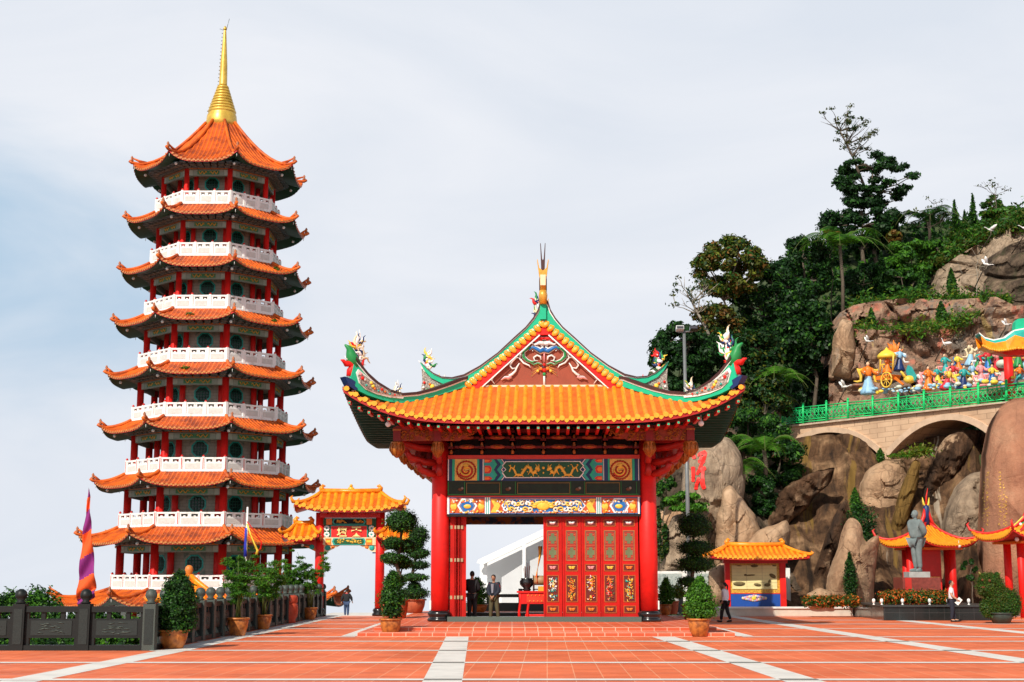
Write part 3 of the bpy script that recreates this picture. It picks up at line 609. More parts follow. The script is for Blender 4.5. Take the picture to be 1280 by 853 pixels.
# ------------------------------------------------------------------ pagoda
PX, PY = -21.6, 100.0
pag = empty('pagoda', (PX, PY, -7.5), 'tall white and red octagonal pagoda with orange roofs and a golden spire', 'pagoda')
RC = [5.90, 5.56, 5.26, 5.0, 4.72, 4.45, 4.2, 4.0]; RE = [8.72, 7.86, 7.55, 7.31, 7.03, 6.76, 6.52, 6.25]
ZE = [4.0, 7.82, 11.6, 15.38, 19.14, 22.9, 26.66, 30.5]; ZF = [1.0, 5.16, 8.85, 12.62, 16.42, 20.2, 24.0, 27.8, 34.9]
c22 = math.cos(R(22.5)); t22 = math.tan(R(22.5))
def side(k):   # outward normal and lateral of face k (face 0 looks towards the plaza)
    a = R(-90 + 45 * k); n = Vector((math.cos(a), math.sin(a), 0)); return n, Vector((-n.y, n.x, 0))
def vtx(k, r, z): a = R(-90 + 22.5 + 45 * k); return Vector((PX + r * math.cos(a), PY + r * math.sin(a), z))
wslot = mat('rail_relief', (.62, .62, .58), .7, .1, 5)
def pagoda_roof(ze, zt, re, ri, lift, power, idx, sp=.30, top=False):
    ap = re * c22; api = ri * c22; D = ap - api; rise = zt - ze
    m = MB()
    def zf(x, d):
        t = max(0, min(1, d / D)); W = ap * t22
        return ze + rise * ((.45 * t + .55 * t ** power)) + lift * (abs(x) / W) ** 3.4 * (1 - t) ** 1.6
    for k in range(8):
        n, ex = side(k); O = Vector((PX, PY, 0)) + n * ap
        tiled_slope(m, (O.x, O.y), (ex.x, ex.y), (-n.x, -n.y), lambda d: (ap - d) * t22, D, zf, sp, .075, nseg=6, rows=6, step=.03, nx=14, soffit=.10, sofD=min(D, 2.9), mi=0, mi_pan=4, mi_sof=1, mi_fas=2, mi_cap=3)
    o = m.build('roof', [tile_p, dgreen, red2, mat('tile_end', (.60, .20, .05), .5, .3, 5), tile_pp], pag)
    for k in range(8):
        h = MB(); P = []; rad = []
        for s in range(11):
            t = s / 10; r = re + .10 - (re - ri) * t; d = D * t; W = ap * t22
            z = ze + rise * (.45 * t + .55 * t ** power) + lift * ((ap - d) / ap) ** 3.4 * (1 - t) ** 1.6 + .07; P.append(vtx(k, r, z)); rad.append(.12)
        tip = vtx(k, re + .30, P[0].z + .12); P = [tip] + P; rad = [.10] + rad
        h.tube(P, rad, 6, 0)
        q = P[1] + Vector((0, 0, .08)); h.lathe([(.11, 0), (.13, .10), (.07, .2), (.10, .30), (.03, .42)], q, 6, 1)
        hh = P[3] + Vector((0, 0, .04)); h.tube([P[3] + Vector((0, 0, .05)), P[2] + Vector((0, 0, .22)), P[1] + Vector((0, 0, .36))], [.10, .09, .05], 6, 0)
        h.build('hip_ridge', [tile_p, mat('ridge_knob', (.42, .14, .06), .6, .3, 6)], o)
        bl = MB(); bl.tube([vtx(k, re - .1, ze + lift - .25), vtx(k, re - .1, ze + lift - .45)], .02, 4, 0); bl.ball(vtx(k, re - .9, ze + lift * .35 - .26), .11, mi=0, n=8, k=6)
        bl.build('lamp_globe', mat('globe_glass', (.75, .75, .72), .3, 0), o)
    # cup-like growth of moss on a few roofs
    return o
for i in range(8):
    rc = RC[i]; zf0 = ZF[i]; ztop = ZE[i] - .05
    cr = .28 - .09 * i / 7; rw = rc * .655
    # floor, ceiling
    m = MB(); m.lathe([(rc + .1, zf0 - .3), (rc + .5, zf0 - .12), (rc + .5, zf0), (.1, zf0)], (PX, PY, 0), 8, 0, False, ang0=R(-90 + 22.5)); m.build('floor_slab', white, pag)
    m = MB(); m.lathe([(rc + .2, ztop - .1), (.1, ztop - .1)], (PX, PY, 0), 8, 0, False, ang0=R(-90 + 22.5), caps=False); m.build('ceiling', brick_wall, pag)
    # core with octagonal windows
    m = MB(); m.lathe([(rw, zf0), (rw, ztop)], (PX, PY, 0), 8, 0, False, ang0=R(-90 + 22.5), caps=False); wall = m.build('wall', brickmat('pagoda_wall_blocks', (.42, .38, .30), (.26, .24, .20), .5, .22, vertical=True, rough=.7, off=.5, ms=.015) if 'pagoda_wall_blocks' not in MATS else MATS['pagoda_wall_blocks'], pag)
    for k in (0, 1, 2, 6, 7):
        n, ex = side(k); C = Vector((PX, PY, 0)) + n * rw * c22; zc = (zf0 + ztop + .45) / 2 + (rc - rw) * .9 * (zf0 - 1.7) / 98; wr = .60 - .012 * i
        wd = MB()
        def ring(r, off, a0=22.5, nn=8): return [C + n * off + ex * r * math.cos(R(a0 + 360 * q / nn)) + Vector((0, 0, zc + r * math.sin(R(a0 + 360 * q / nn)))) for q in range(nn)]
        a, b = ring(wr * 1.12, .05), ring(wr * .92, .05); wd.add(a + b, [(q, (q + 1) % 8, 8 + (q + 1) % 8, 8 + q) for q in range(8)], 0)
        for s in (-1, 1):
            for t in (-1, 1):
                p = [C + n * .03 + ex * s * wr * 1.25 + Vector((0, 0, zc + t * wr * q)) for q in (.55, 1.25)] + [C + n * .03 + ex * s * wr * .55 + Vector((0, 0, zc + t * wr * 1.25))]
                wd.poly(p, 1)
        W = wd.build('window', [teal, greybeam], wall)
        g = MB(); g.poly(ring(wr * .93, .03), 0)
        for q in range(-2, 3):
            x = q * wr * .36; hgt = math.sqrt(max(0, (wr * .85) ** 2 - x * x))
            g.tube([C + n * .06 + ex * x + Vector((0, 0, zc - hgt)), C + n * .06 + ex * x + Vector((0, 0, zc + hgt))], .022, 4, 1)
            g.tube([C + n * .06 + ex * (-hgt) + Vector((0, 0, zc + x)), C + n * .06 + ex * hgt + Vector((0, 0, zc + x))], .022, 4, 1)
        g.build('window_grille', [mat('window_dark', (.006, .03, .022), .25, .1, 4), mat('grille_green', (.01, .11, .07), .5, .1, 4)], wall)
    for k in range(8):
        m = MB(); p = vtx(k, rc, 0); m.lathe([(cr * 1.25, zf0), (cr * 1.25, zf0 + .15), (cr, zf0 + .22), (cr, ztop)], (p.x, p.y, 0), 14, 0); m.build('column', red, pag)
        p = vtx(k, rw + .25, 0); m = MB(); m.lathe([(cr * .85, zf0), (cr * .85, ztop)], (p.x, p.y, 0), 10, 0)
        m.build('inner_column', red, pag)
    # painted beams
    bh = .50
    for k in range(8):
        n, ex = side(k); C = Vector((PX, PY, 0)) + n * rc * c22; hw = rc * math.sin(R(22.5)) - cr * .6
        m = MB(); z1 = ztop - .02; z0 = z1 - bh
        def q(x0, a0, x1, a1, off, mi): m.poly([C + n * off + ex * x0 + Vector((0, 0, a0)), C + n * off + ex * x1 + Vector((0, 0, a0)), C + n * off + ex * x1 + Vector((0, 0, a1)), C + n * off + ex * x0 + Vector((0, 0, a1))], mi)
        m.plate([(-hw, z0), (hw, z0), (hw, z1), (-hw, z1)], C, ex, n, .16, 0)
        q(-hw * .97, z0 + .05, -hw * .78, z1 - .05, .085, 1); q(hw * .78, z0 + .05, hw * .97, z1 - .05, .085, 1); q(-hw * .75, z0 + .07, hw * .75, z1 - .07, .085, 2); q(-hw * .55, z0 + .10, hw * .55, z1 - .10, .09, 3)
        for s in (-1, 1):
            pts = [C + n * .10 + ex * (s * hw * (.08 + .40 * t)) + Vector((0, 0, (z0 + z1) / 2 + .09 * math.sin(t * 14))) for t in [j / 14 for j in range(15)]]
            m.tube(pts, .035, 5, 4)
        q(-hw, z1 + .0, hw, z1 + .12, .12, 5)
        m.build('beam', [greybeam, mat('beam_pale', (.36, .42, .35), .6, .1, 5), mat('beam_mid', (.27, .33, .27), .6, .1, 5), mat('beam_green', (.06, .22, .10), .6, .1, 5), gold, orange], pag)
    for k in range(8):                                # brackets below the eaves
        m = MB(); n, ex = side(k)
        for j in range(7):
            for lv in range(3):
                r = rc * c22 + .20 + lv * .36; x = (j - 3) / 3.5 * r * t22; C = Vector((PX, PY, 0)) + n * r + ex * x
                z = ztop + .02 + lv * .10; Mx = Matrix(((ex.x, n.x, 0, C.x), (ex.y, n.y, 0, C.y), (0, 0, 1, z), (0, 0, 0, 1)))
                m.box(-.20, -.22, 0, .20, .22, .09, 0 if lv < 2 else 1, Mx)
        m.build('bracket', [mat('bracket_grey', (.16, .17, .16), .7, .3, 5), mat('bracket_blue', (.10, .16, .20), .7, .2, 5)], pag)
    # balustrade
    for k in range(8):
        n, ex = side(k); r = rc + .46; C = Vector((PX, PY, 0)) + n * r * c22; hw = r * math.sin(R(22.5))
        Mx = Matrix(((ex.x, n.x, 0, C.x), (ex.y, n.y, 0, C.y), (0, 0, 1, zf0 - .02), (0, 0, 0, 1)))
        m = MB(); m.box(-hw, -.09, 0, hw, .09, .12, 0, Mx)
        for j in range(3):
            a = -hw + 2 * hw * j / 3; b = -hw + 2 * hw * (j + 1) / 3
            m.box(a + .07, -.05, .12, b - .07, .05, .66, 0, Mx); m.box(a + .22, -.07, .2, b - .22, .07, .56, 1, Mx); m.box(a + .07, -.07, .84, b - .07, .07, .96, 0, Mx)
            mid = (a + b) / 2; m.box(mid - .12, -.05, .66, mid + .12, .05, .84, 0, Mx); m.box(a + .07, -.05, .66, a + .2, .05, .84, 0, Mx); m.box(b - .2, -.05, .66, b - .07, .05, .84, 0, Mx)
            for w in (a + .2 + (mid - .12 - a - .2) / 2, mid + .12 + (b - .2 - mid - .12) / 2): m.box(w - .07, -.045, .66, w + .07, .045, .73, 0, Mx)
        for j in range(4):
            a = -hw + 2 * hw * j / 3
            if j == 3: continue
            m.box(a - .08, -.1, .0, a + .08, .1, 1.0, 0, Mx)
            c = Mx @ Vector((a, 0, 1.0)); m.lathe([(.07, 0), (.09, .04), (.075, .1), (.02, .15)], c, 8, 2)
            if i < 3: m.box(a - .025, .102, .15, a + .025, .108, .92, 2, Mx)
        m.build('railing', [white, wslot, red2], pag)
    if i < 7: pagoda_roof(ZE[i], ZF[i + 1] - .02, RE[i], RC[i + 1] + .46, .50 if i else .65, 1.4, i)
top = pagoda_roof(ZE[7], 34.95, RE[7], 1.05, .75, 1.9, 7, top=True)
pagoda_roof(-.15, .95, 10.3, RC[0] + .5, .8, 1.4, 9)
# green cups of moss
for k, i, x in ((0, 3, -.6), (1, 4, 1.2), (1, 5, 1.4), (0, 4, -.5)):
    n, ex = side(k); ap = RE[i] * c22; C = Vector((PX, PY, ZE[i] + .42)) + n * (ap - .8) + ex * x * 1.0
    leaves('moss_tuft', bpy.data.objects['roof'] if i == 0 else pag, [LM, LL], [(C.x, C.y, C.z, .3, .25, .14, 60)], .12)
m = MB(); m.lathe([(RC[0] + .2, -7.5), (RC[0] + .2, .6)], (PX, PY, 0), 8, 0, False, ang0=R(-67.5)); m.lathe([(8.6, -7.6), (8.6, -6.2), (7.6, -6.2)], (PX, PY, 0), 8, 0, False, ang0=R(-67.5)); m.build('base_storey', white, pag)
for k in range(8):
    p = vtx(k, 8.0, 0); m = MB(); m.lathe([(.3, -6.2), (.3, -.2)], (p.x, p.y, 0), 12); m.build('porch_column', red, pag)
m = MB(); prof = [(1.14, -.35), (1.15, .1), (1.08, .65), (.98, .82)]; z = .85; r = 1.0
for k in range(9):
    prof += [(r, z), (r + .05, z + .10), (r, z + .22), (r - .09, z + .24)]; z += .235; r -= .074
prof += [(r, z), (.30, z + .15), (.27, z + 1.6), (.17, 6.2), (.10, 7.35), (.085, 7.42)]
m.lathe(prof, (PX, PY, 35.0), 20, 0); m.lathe([(.13, 7.42), (.15, 7.5), (.05, 7.7)], (PX, PY, 35.0), 8, 0)
spire = m.build('spire', mat('spire_gold', (.72, .46, .07), .38, .25, 2.5, metal=.35, spec=.6), pag)
m = MB()
for k in range(22):
    z = 35.0 + 1.0 + k * .29; rr = 1.05 - .084 * (z - 35.85) / .235 if z < 37.9 else .30 - (z - 37.9) * .045
    m.ball((PX - max(rr, .1) - .06, PY - .1, z), .045, n=5, k=4)
m.tube([(PX + .12, PY, 42.5), (PX + .3, PY, 43.3)], .02, 4); m.tube([(PX - .15, PY, 42.4), (PX - .4, PY, 42.5)], .02, 4)
m.build('lightning_rod', metal_g, spire)
# ------------------------------------------------------------------ temple pavilion
XC, YF, YB = 1.13, 50.0, 57.3; YM = (YF + YB) / 2; CX = 3.68
pav = empty('temple_pavilion', (XC, YF, PZ), 'red temple pavilion with yellow tiled roof, curved green ridges and painted beams', 'pavilion')
mx_ = lambda p: Vector((2 * XC - p.x, p.y, p.z)); my_ = lambda p: Vector((p.x, 2 * YM - p.y, p.z))
zat = lambda py, Y, px=680: at(px, py, Y).z
zcol = zat(540, 50); zlin = zat(645, 50)
for sx in (-1, 1):
    for y in (YF, YB):
        m = MB(); x = XC + sx * CX
        m.lathe([(.31, PZ + .3), (.315, PZ + 2.5), (.30, zcol)], (x, y, 0), 28, 0); c = m.build('column', red, pav)
        m = MB(); m.lathe([(.40, PZ), (.43, PZ + .05), (.40, PZ + .11), (.345, PZ + .15), (.40, PZ + .21), (.42, PZ + .28), (.36, PZ + .36), (.30, PZ + .38)], (x, y, 0), 28, 0); m.build('column_base', black, c)
        if y == YF:
            m = MB(); m.box(x - .345 if sx < 0 else x + .30, y - .1, PZ + .42, x - .29 if sx < 0 else x + .345, y + .06, PZ + .72, 0); m.build('electric_socket', white, c)
m = MB(); m.box(XC - CX + .3, YF - .35, PZ - .02, XC + CX - .3, YF + .2, PZ + .17); m.build('sill', sill, pav); m = MB(); m.box(XC - CX + .3, YB - .2, PZ - .02, XC + CX - .3, YB + .2, PZ + .13); m.build('sill', sill, pav)
# ---- tiled slopes
EH, EF = 6.8, 2.95; ye = YF - EF; YG = 50.3; DF = YG - ye; KH = 1.2; GW = EH - DF * KH
z_e = zat(524, ye); z_g = zat(484, YG); z_a = zat(404, YG); LIFT = 1.12
def zfront(x, d): t = min(1, d / DF); return z_e + (z_g - z_e) * (.85 * t + .15 * t * t) + LIFT * (min(1, abs(x) / EH)) ** 4.5 * (1 - t) ** 1.3
def zside(x, d, front=1):
    px_ = 1.25 if x * front > 0 else 3.0
    ds = DF * KH
    if d <= ds:
        t = d / ds; return z_e + (z_g - z_e) * (.85 * t + .15 * t * t) + LIFT * (min(1, abs(x) / (YM - ye))) ** px_ * (1 - t) ** 1.3
    t = (d - ds) / GW; return z_g + (z_a - z_g) * (.9 * t + .1 * t * t)
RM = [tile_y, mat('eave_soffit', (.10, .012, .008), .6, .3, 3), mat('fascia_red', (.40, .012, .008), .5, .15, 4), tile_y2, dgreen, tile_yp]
m = MB()
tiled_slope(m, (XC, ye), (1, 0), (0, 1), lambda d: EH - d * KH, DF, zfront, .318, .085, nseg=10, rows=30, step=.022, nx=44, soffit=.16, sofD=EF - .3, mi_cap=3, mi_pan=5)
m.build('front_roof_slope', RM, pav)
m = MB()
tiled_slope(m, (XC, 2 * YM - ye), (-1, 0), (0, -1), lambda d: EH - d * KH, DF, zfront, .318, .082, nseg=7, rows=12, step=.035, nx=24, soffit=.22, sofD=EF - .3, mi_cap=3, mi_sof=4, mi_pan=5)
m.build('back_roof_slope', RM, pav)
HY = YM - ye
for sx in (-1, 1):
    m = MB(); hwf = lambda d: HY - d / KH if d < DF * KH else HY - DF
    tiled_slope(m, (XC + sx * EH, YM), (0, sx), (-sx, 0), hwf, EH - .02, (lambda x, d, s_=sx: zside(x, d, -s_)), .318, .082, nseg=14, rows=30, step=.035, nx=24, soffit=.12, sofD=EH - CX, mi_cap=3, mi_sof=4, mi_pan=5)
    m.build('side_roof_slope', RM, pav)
# soffit rafters (dark green on the sides, red in front)
for sx in (-1, 1):
    m = MB()
    for k in range(38):
        y = ye + .25 + k * (2 * HY - .5) / 37; t = abs(y - YM) / HY
        zz = z_e - .30 + LIFT * t ** (1.25 if y < YM else 3.0) * .95 + .09; xi = max(CX + .3, EH - (HY - abs(y - YM)) * KH + .15)
        m.box(min(XC + sx * EH * .985, XC + sx * xi), y - .05, 0, max(XC + sx * EH * .985, XC + sx * xi), y + .05, .10, 0, Matrix.Translation((0, 0, zz)))
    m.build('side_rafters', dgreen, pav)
m = MB(); mg = MB()
for k in range(40):
    x = XC - EH * .97 + k * EH * 1.94 / 39; t = abs(x - XC) / EH; zz = z_e - .33 + LIFT * t ** 4.5 * .9
    m.box(x - .05, ye + .12, zz, x + .05, min(YF - .8, ye + (EH - abs(x - XC)) / KH + .3), zz + .10); mg.box(x - .035, ye + .10, zz + .01, x + .035, ye + .118, zz + .075)
ra = m.build('front_rafters', red2, pav); mg.build('rafter_ends', green, ra)
# ---- gable
yg = YG + .12
def pl(px, py, Y): p = at(px, py, Y); return (p.x, p.z)
def plate_px(mb, pts, Y, th, mi): mb.plate([pl(a, b, Y) for a, b in pts], (0, Y, 0), (1, 0, 0), (0, -1, 0), th, mi)
for back in (0, 1):
    def fin(mb): 
        if back: mb.xform(my_)
    g = MB(); plate_px(g, [(592, 487), (768, 487), (680, 402)], yg + .1, .25, 0)
    plate_px(g, [(600, 481.5), (760, 481.5), (760, 483.8), (600, 483.8)], yg - .07, .08, 1); fin(g)
    gw = g.build('gable_wall', [brown, cream], pav, fixn=True)
    g = MB()
    for s in (-1, 1):
        X = lambda v: 680 + s * v
        plate_px(g, [(X(0), 408), (X(0), 419), (X(8), 419), (X(84), 488), (X(97), 488)], yg - .14, .18, 0)
        plate_px(g, [(X(8.2), 419.2), (X(18), 421), (X(50), 449), (X(36), 444)], yg - .10, .05, 1)
        plate_px(g, [(X(6), 418.2), (X(83), 487.6), (X(81), 487.6), (X(5), 419.6)], yg - .235, .02, 2)
    fin(g); g.build('barge_board', [red, cream, white], gw, fixn=True)
    if not back:                                    # modelled flower work on the gable
        o = MB(); Yo = yg - .08
        def curl(pts, rad, mi, dy=0):
            pts = [at(a, b, Yo - dy) for a, b in pts]; o.tube(pts, [r_ * .0285 for r_ in rad], 6, mi, flat=.5)
        def crescent(): pass
        for s in (-1, 1):
            X = lambda v: 680 + s * v
            def C2(pts, rad, mi):                     # coloured scroll with a white rim
                curl(pts, [q * 1.35 for q in rad], 1); curl(pts, [q * .85 for q in rad], mi, .06)
            C2([(X(0), 437), (X(5), 439), (X(10), 436), (X(15), 434), (X(19), 438)], [3.6, 3.2, 2.6, 2, .8], 0); C2([(X(0), 430), (X(6), 428.5), (X(12), 431), (X(16), 429)], [2.4, 2.2, 1.5, .8], 1); C2([(X(0), 423.5), (X(6), 423), (X(11), 427), (X(14), 425)], [1.8, 1.8, 1.4, .6], 2)
            C2([(X(16), 434), (X(21), 436), (X(26), 440), (X(26), 446), (X(21), 451), (X(15), 453), (X(11), 451)], [1, 1.6, 2.0, 2.0, 1.7, 1.3, .6], 3)
            C2([(X(22), 437), (X(29), 441), (X(31), 448), (X(26), 454), (X(19), 457), (X(17), 460)], [.6, .8, .9, 1, .8, .4], 1)
            C2([(X(4), 450), (X(5), 446), (X(9), 444.5), (X(13), 447), (X(12), 451), (X(8), 451)], [.7, 1.0, 1.1, 1.0, .8, .4], 1)
            C2([(X(3), 456), (X(8), 454), (X(13), 456), (X(17), 454)], [.8, 1, .8, .4], 3)
            C2([(X(32), 443), (X(38), 445), (X(43), 449), (X(46), 454), (X(51), 458)], [1.0, 2.0, 2.4, 2, .8], 4); C2([(X(30), 447), (X(35), 447), (X(40), 452), (X(43), 457), (X(40), 461), (X(35), 460)], [.6, .9, 1, 1, .8, .4], 1)
            C2([(X(31), 454), (X(34), 459), (X(36), 464), (X(40), 468), (X(44), 470)], [.5, .9, 1.1, 1.3, 1.4], 1); C2([(X(41), 471), (X(45), 472.5), (X(49), 472), (X(54), 475)], [1.3, 1.9, 1.4, .4], 5)
            C2([(X(49), 457), (X(56), 461), (X(61), 467), (X(67), 470), (X(70), 476), (X(75), 480), (X(79), 479)], [.9, 1.3, 1.1, 1.4, 1.2, 1.2, .6], 5); C2([(X(60), 466), (X(66), 475), (X(62), 480)], [.5, .9, .4], 1)
            for q, w in ((3, 433), (9, 432), (20, 433), (24, 437), (31, 444), (28, 450), (36, 443), (44, 446), (49, 452), (57, 458), (14, 439)): curl([(X(q), w), (X(q + 1.5), w - 1.2)], [1.0, .5], 1)
            for j in range(4): curl([(X(3), 461 - j * .6), (X(8 + j), 457 + j * 3), (X(13 + j), 458 + j * 4)], [.35, .25, .12], 6); curl([(X(13 + j), 458 + j * 4), (X(13.6 + j), 458 + j * 4)], [.5, .3], 3)
        curl([(680, 440), (680, 446), (680, 453)], [1.2, .9, .8], 5); curl([(680, 467), (680, 474), (680, 482)], [1.2, 1.4, 1.4], 1)
        for a, b, r_, mi in ((680, 456, 1.8, 2), (676, 461, 2.2, 7), (684, 461, 2.2, 7), (680, 463, 2.4, 2), (672, 464, 1.8, 6), (688, 464, 1.8, 6), (680, 468, 2.2, 3), (678, 459, 1.2, 4), (676, 425, 1.6, 2), (684, 425, 1.6, 2)):
            p = at(a, b, Yo - .02); o.ball(p, r_ * .0285, r_ * .018, r_ * .0285, mi)
        ow = o.build('gable_relief', [blue, white, red, mat('leaf_green_paint', (.015, .25, .06), .45, .1, 5), navy, pinkp, ygold, orange], gw)
    v = MB()                                         # tile ends along the verge
    for s in (-1, 1):
        for k in range(17):
            t = k / 16; a = 680 + s * (2 + 99 * t); b = 405.5 + 80 * t + (1.5 * math.sin(t * math.pi))
            p = at(a, b, yg - .26); 
            v.lathe([(.14, -.12), (.15, .0), (.13, .03), (.05, .05)], (0, 0, 0), 9, 0 if k % 2 else 1, M=Matrix.Translation(p) @ Matrix.Rotation(s * R(-38), 4, 'Y') @ Matrix.Rotation(R(78), 4, 'X') @ Matrix.Diagonal((1.1, .72, 1, 1)))
            v.tube([p + Vector((0, .1, .07)), p + Vector((s * .02, -.02, .10))], .06, 6, 0)
    fin(v); v.build('verge_tiles', [tile_y, tile_y2], pav, fixn=True)
    # green barge ridge that sweeps down and curls up
    outer = [(0, 372), (5.4, 380), (8, 389), (14, 399), (23, 410), (37.6, 423), (58, 442), (80, 458), (100, 469), (115, 472.5), (128, 471.5), (138, 467), (146, 461), (154, 453)]
    inner = [(0, 405), (0.5, 405.3), (2, 406.5), (8, 411.5), (18, 420), (33, 433), (52, 449), (74, 468), (95, 485), (112, 482), (127, 480), (141, 473), (149, 464.5), (155, 454)]
    g = MB()
    def lp(f): return [(o_[0] + (i_[0] - o_[0]) * f, o_[1] + (i_[1] - o_[1]) * f) for o_, i_ in zip(outer, inner)]
    for s in (-1, 1):
        for f0, f1, th, mi in ((0.02, 1, .34, 0), (-.02, .11, .46, 1), (.11, .20, .38, 2)):
            A, B = lp(f0), lp(f1)
            for i in range(len(A) - 1):
                plate_px(g, [(680 + s * A[i][0], A[i][1]), (680 + s * A[i + 1][0], A[i + 1][1]), (680 + s * B[i + 1][0], B[i + 1][1]), (680 + s * B[i][0], B[i][1])], yg - .1, th, mi)
        # flower box below the curl
        plate_px(g, [(680 + s * q, w) for q, w in ((104, 492), (113, 481), (127, 479.5), (141, 473.5), (153, 462), (152, 476), (154, 491.5))], yg + .05, .5, 3)
        plate_px(g, [(680 + s * q, w) for q, w in ((108, 490), (155, 490), (155, 492.4), (108, 492.4))], yg + .05, .62, 4)
        for q, w, r_, mi in ((140, 483, 3.2, 5), (137, 485, 2.2, 6), (143, 480, 1.8, 7), (150, 478, 1.8, 6), (151, 484, 1.8, 2), (150, 489, 1.6, 6), (131, 487, 1.8, 8), (126, 484, 1.5, 6), (120, 487, 1.6, 2), (146, 487, 2.0, 8), (116, 489, 1.3, 7)):
            p = at(680 + s * q, w, yg - .22); g.ball(p, r_ * .028, .05, r_ * .028, mi, n=8, k=5)
    fin(g); g.build('barge_ridge', [green, ridge_dark, white, mat('relief_grey', (.16, .15, .13), .7, .5, 18, col2=(.45, .40, .34), v0=.45, v1=.55), teal, yellow, red, orange, mat('leaf_green_paint', (.015, .25, .06), .45, .1, 5)], pav, fixn=True)
# ---- main ridge running back from the apex
m = MB(); zr = zat(383, yg); zt = zat(356, yg); N = 14
for i in range(N):
    def cc(i):
        t = i / N; y = YG - .25 + (2 * (YM - YG) + .5) * t; e = abs(2 * t - 1)
        return y, zr - .55, zr + .15 + (zt - zr - .1) * max(0, (e - .45) / .55) ** 2.2
    y0, a0, b0 = cc(i); y1, a1, b1 = cc(i + 1)
    m.plate([(y0, a0), (y1, a1), (y1, b1), (y0, b0)], (XC, 0, 0), (0, 1, 0), (1, 0, 0), .22, 0)
    m.plate([(y0, b0), (y1, b1), (y1, b1 + .1), (y0, b0 + .1)], (XC, 0, 0), (0, 1, 0), (1, 0, 0), .28, 1)
for s, y in ((1, YG - .28), (-1, 2 * YM - YG + .28)):
    P = lambda a, b: Vector((XC + (a - 680) * .0286, y, zat(b, yg)))
    m.tube([P(680, 383), P(680, 372), P(680, 366)], [.13, .16, .13], 8, 2); m.tube([P(680, 366), P(680, 352), P(680, 343)], [.11, .12, .15], 8, 2)
    m.plate([(P(a, b).x, P(a, b).z) for a, b in ((676.5, 348), (683.5, 348), (683.3, 361), (676.7, 361))], (0, y - .2, 0), (1, 0, 0), (0, -1, 0), .05, 3)
    m.plate([(P(a, b).x, P(a, b).z) for a, b in ((672.6, 329), (673.4, 328.5), (675.4, 339), (680, 342.5), (684.6, 339), (686.6, 328.5), (687.4, 329), (684.6, 350), (680, 356), (675.4, 350))], (0, y, 0), (1, 0, 0), (0, -1, 0), .3, 2)
    m.plate([(P(a, b).x, P(a, b).z) for a, b in ((676.6, 308), (677.4, 308), (679.0, 327), (680, 329), (681.0, 327), (682.6, 308), (683.4, 308), (682.2, 342), (677.8, 342))], (0, y, 0), (1, 0, 0), (0, -1, 0), .14, 1)
m.build('main_ridge', [green, ridge_dark, gold, cream], pav, fixn=True)
# ---- curls and dragons
CM = [red, navy, yellow, mat('leaf_green_paint', (.015, .25, .06), .45, .1, 5), white, blue, pinkp, orange, cream]
def flourish(fn, c, w, h, sd, n=13):
    n = int(n * 1.9)
    rs = random.Random(sd); g = MB()
    spine = [(c[0] + w * .25 * math.sin(k * 1.5 + sd), c[1] + h * .5 - h * .8 * k / 7) for k in range(8)]
    g.tube([fn(*p) for p in spine], [.07 * (1 - .08 * k) for k in range(8)], 7, 4)
    for k in range(n):
        a = rs.choice(spine); an = rs.uniform(-2.6, .5) if k % 2 else rs.uniform(-3.0, -.2); l = rs.uniform(.35, .65) * h; P = [a]
        for j in range(1, 6):
            an2 = an + .7 * math.sin(j * 1.6 + k); P.append((P[-1][0] + math.cos(an2) * l / 5 * (w / h + .3), P[-1][1] + math.sin(an2) * l / 5))
        g.tube([fn(*p) for p in P], [q_ * rs.uniform(.5, .75) for q_ in (.085, .10, .085, .06, .035, .012)], 6, rs.choice([0, 1, 2, 3, 4, 4, 4, 1, 8]))
        q = P[1]; g.ball(fn(q[0] + .5, q[1]), .055, mi=rs.choice([2, 4, 6, 8, 4]), n=7, k=5)
    return g
G_ = Vector((XC - GW, YG, 0)); E_ = Vector((XC - EH, ye, 0)); hd = (E_ - G_).normalized(); hn = Vector((hd.y, -hd.x, 0))
def hip(px, py):
    d = ray(px, py); o0 = Vector((0, 0, EYE)); t = (G_ - o0).dot(hn) / d.dot(hn); return o0 + d * t
def hip_sz(px, py): p = hip(px, py); return ((p - Vector((0, 0, 0))).dot(hd) - G_.dot(hd), p.z)
def hplate(g, pts, th, mi, off=0): g.plate([hip_sz(*p) for p in pts], G_ + hn * off, hd, hn, th, mi)
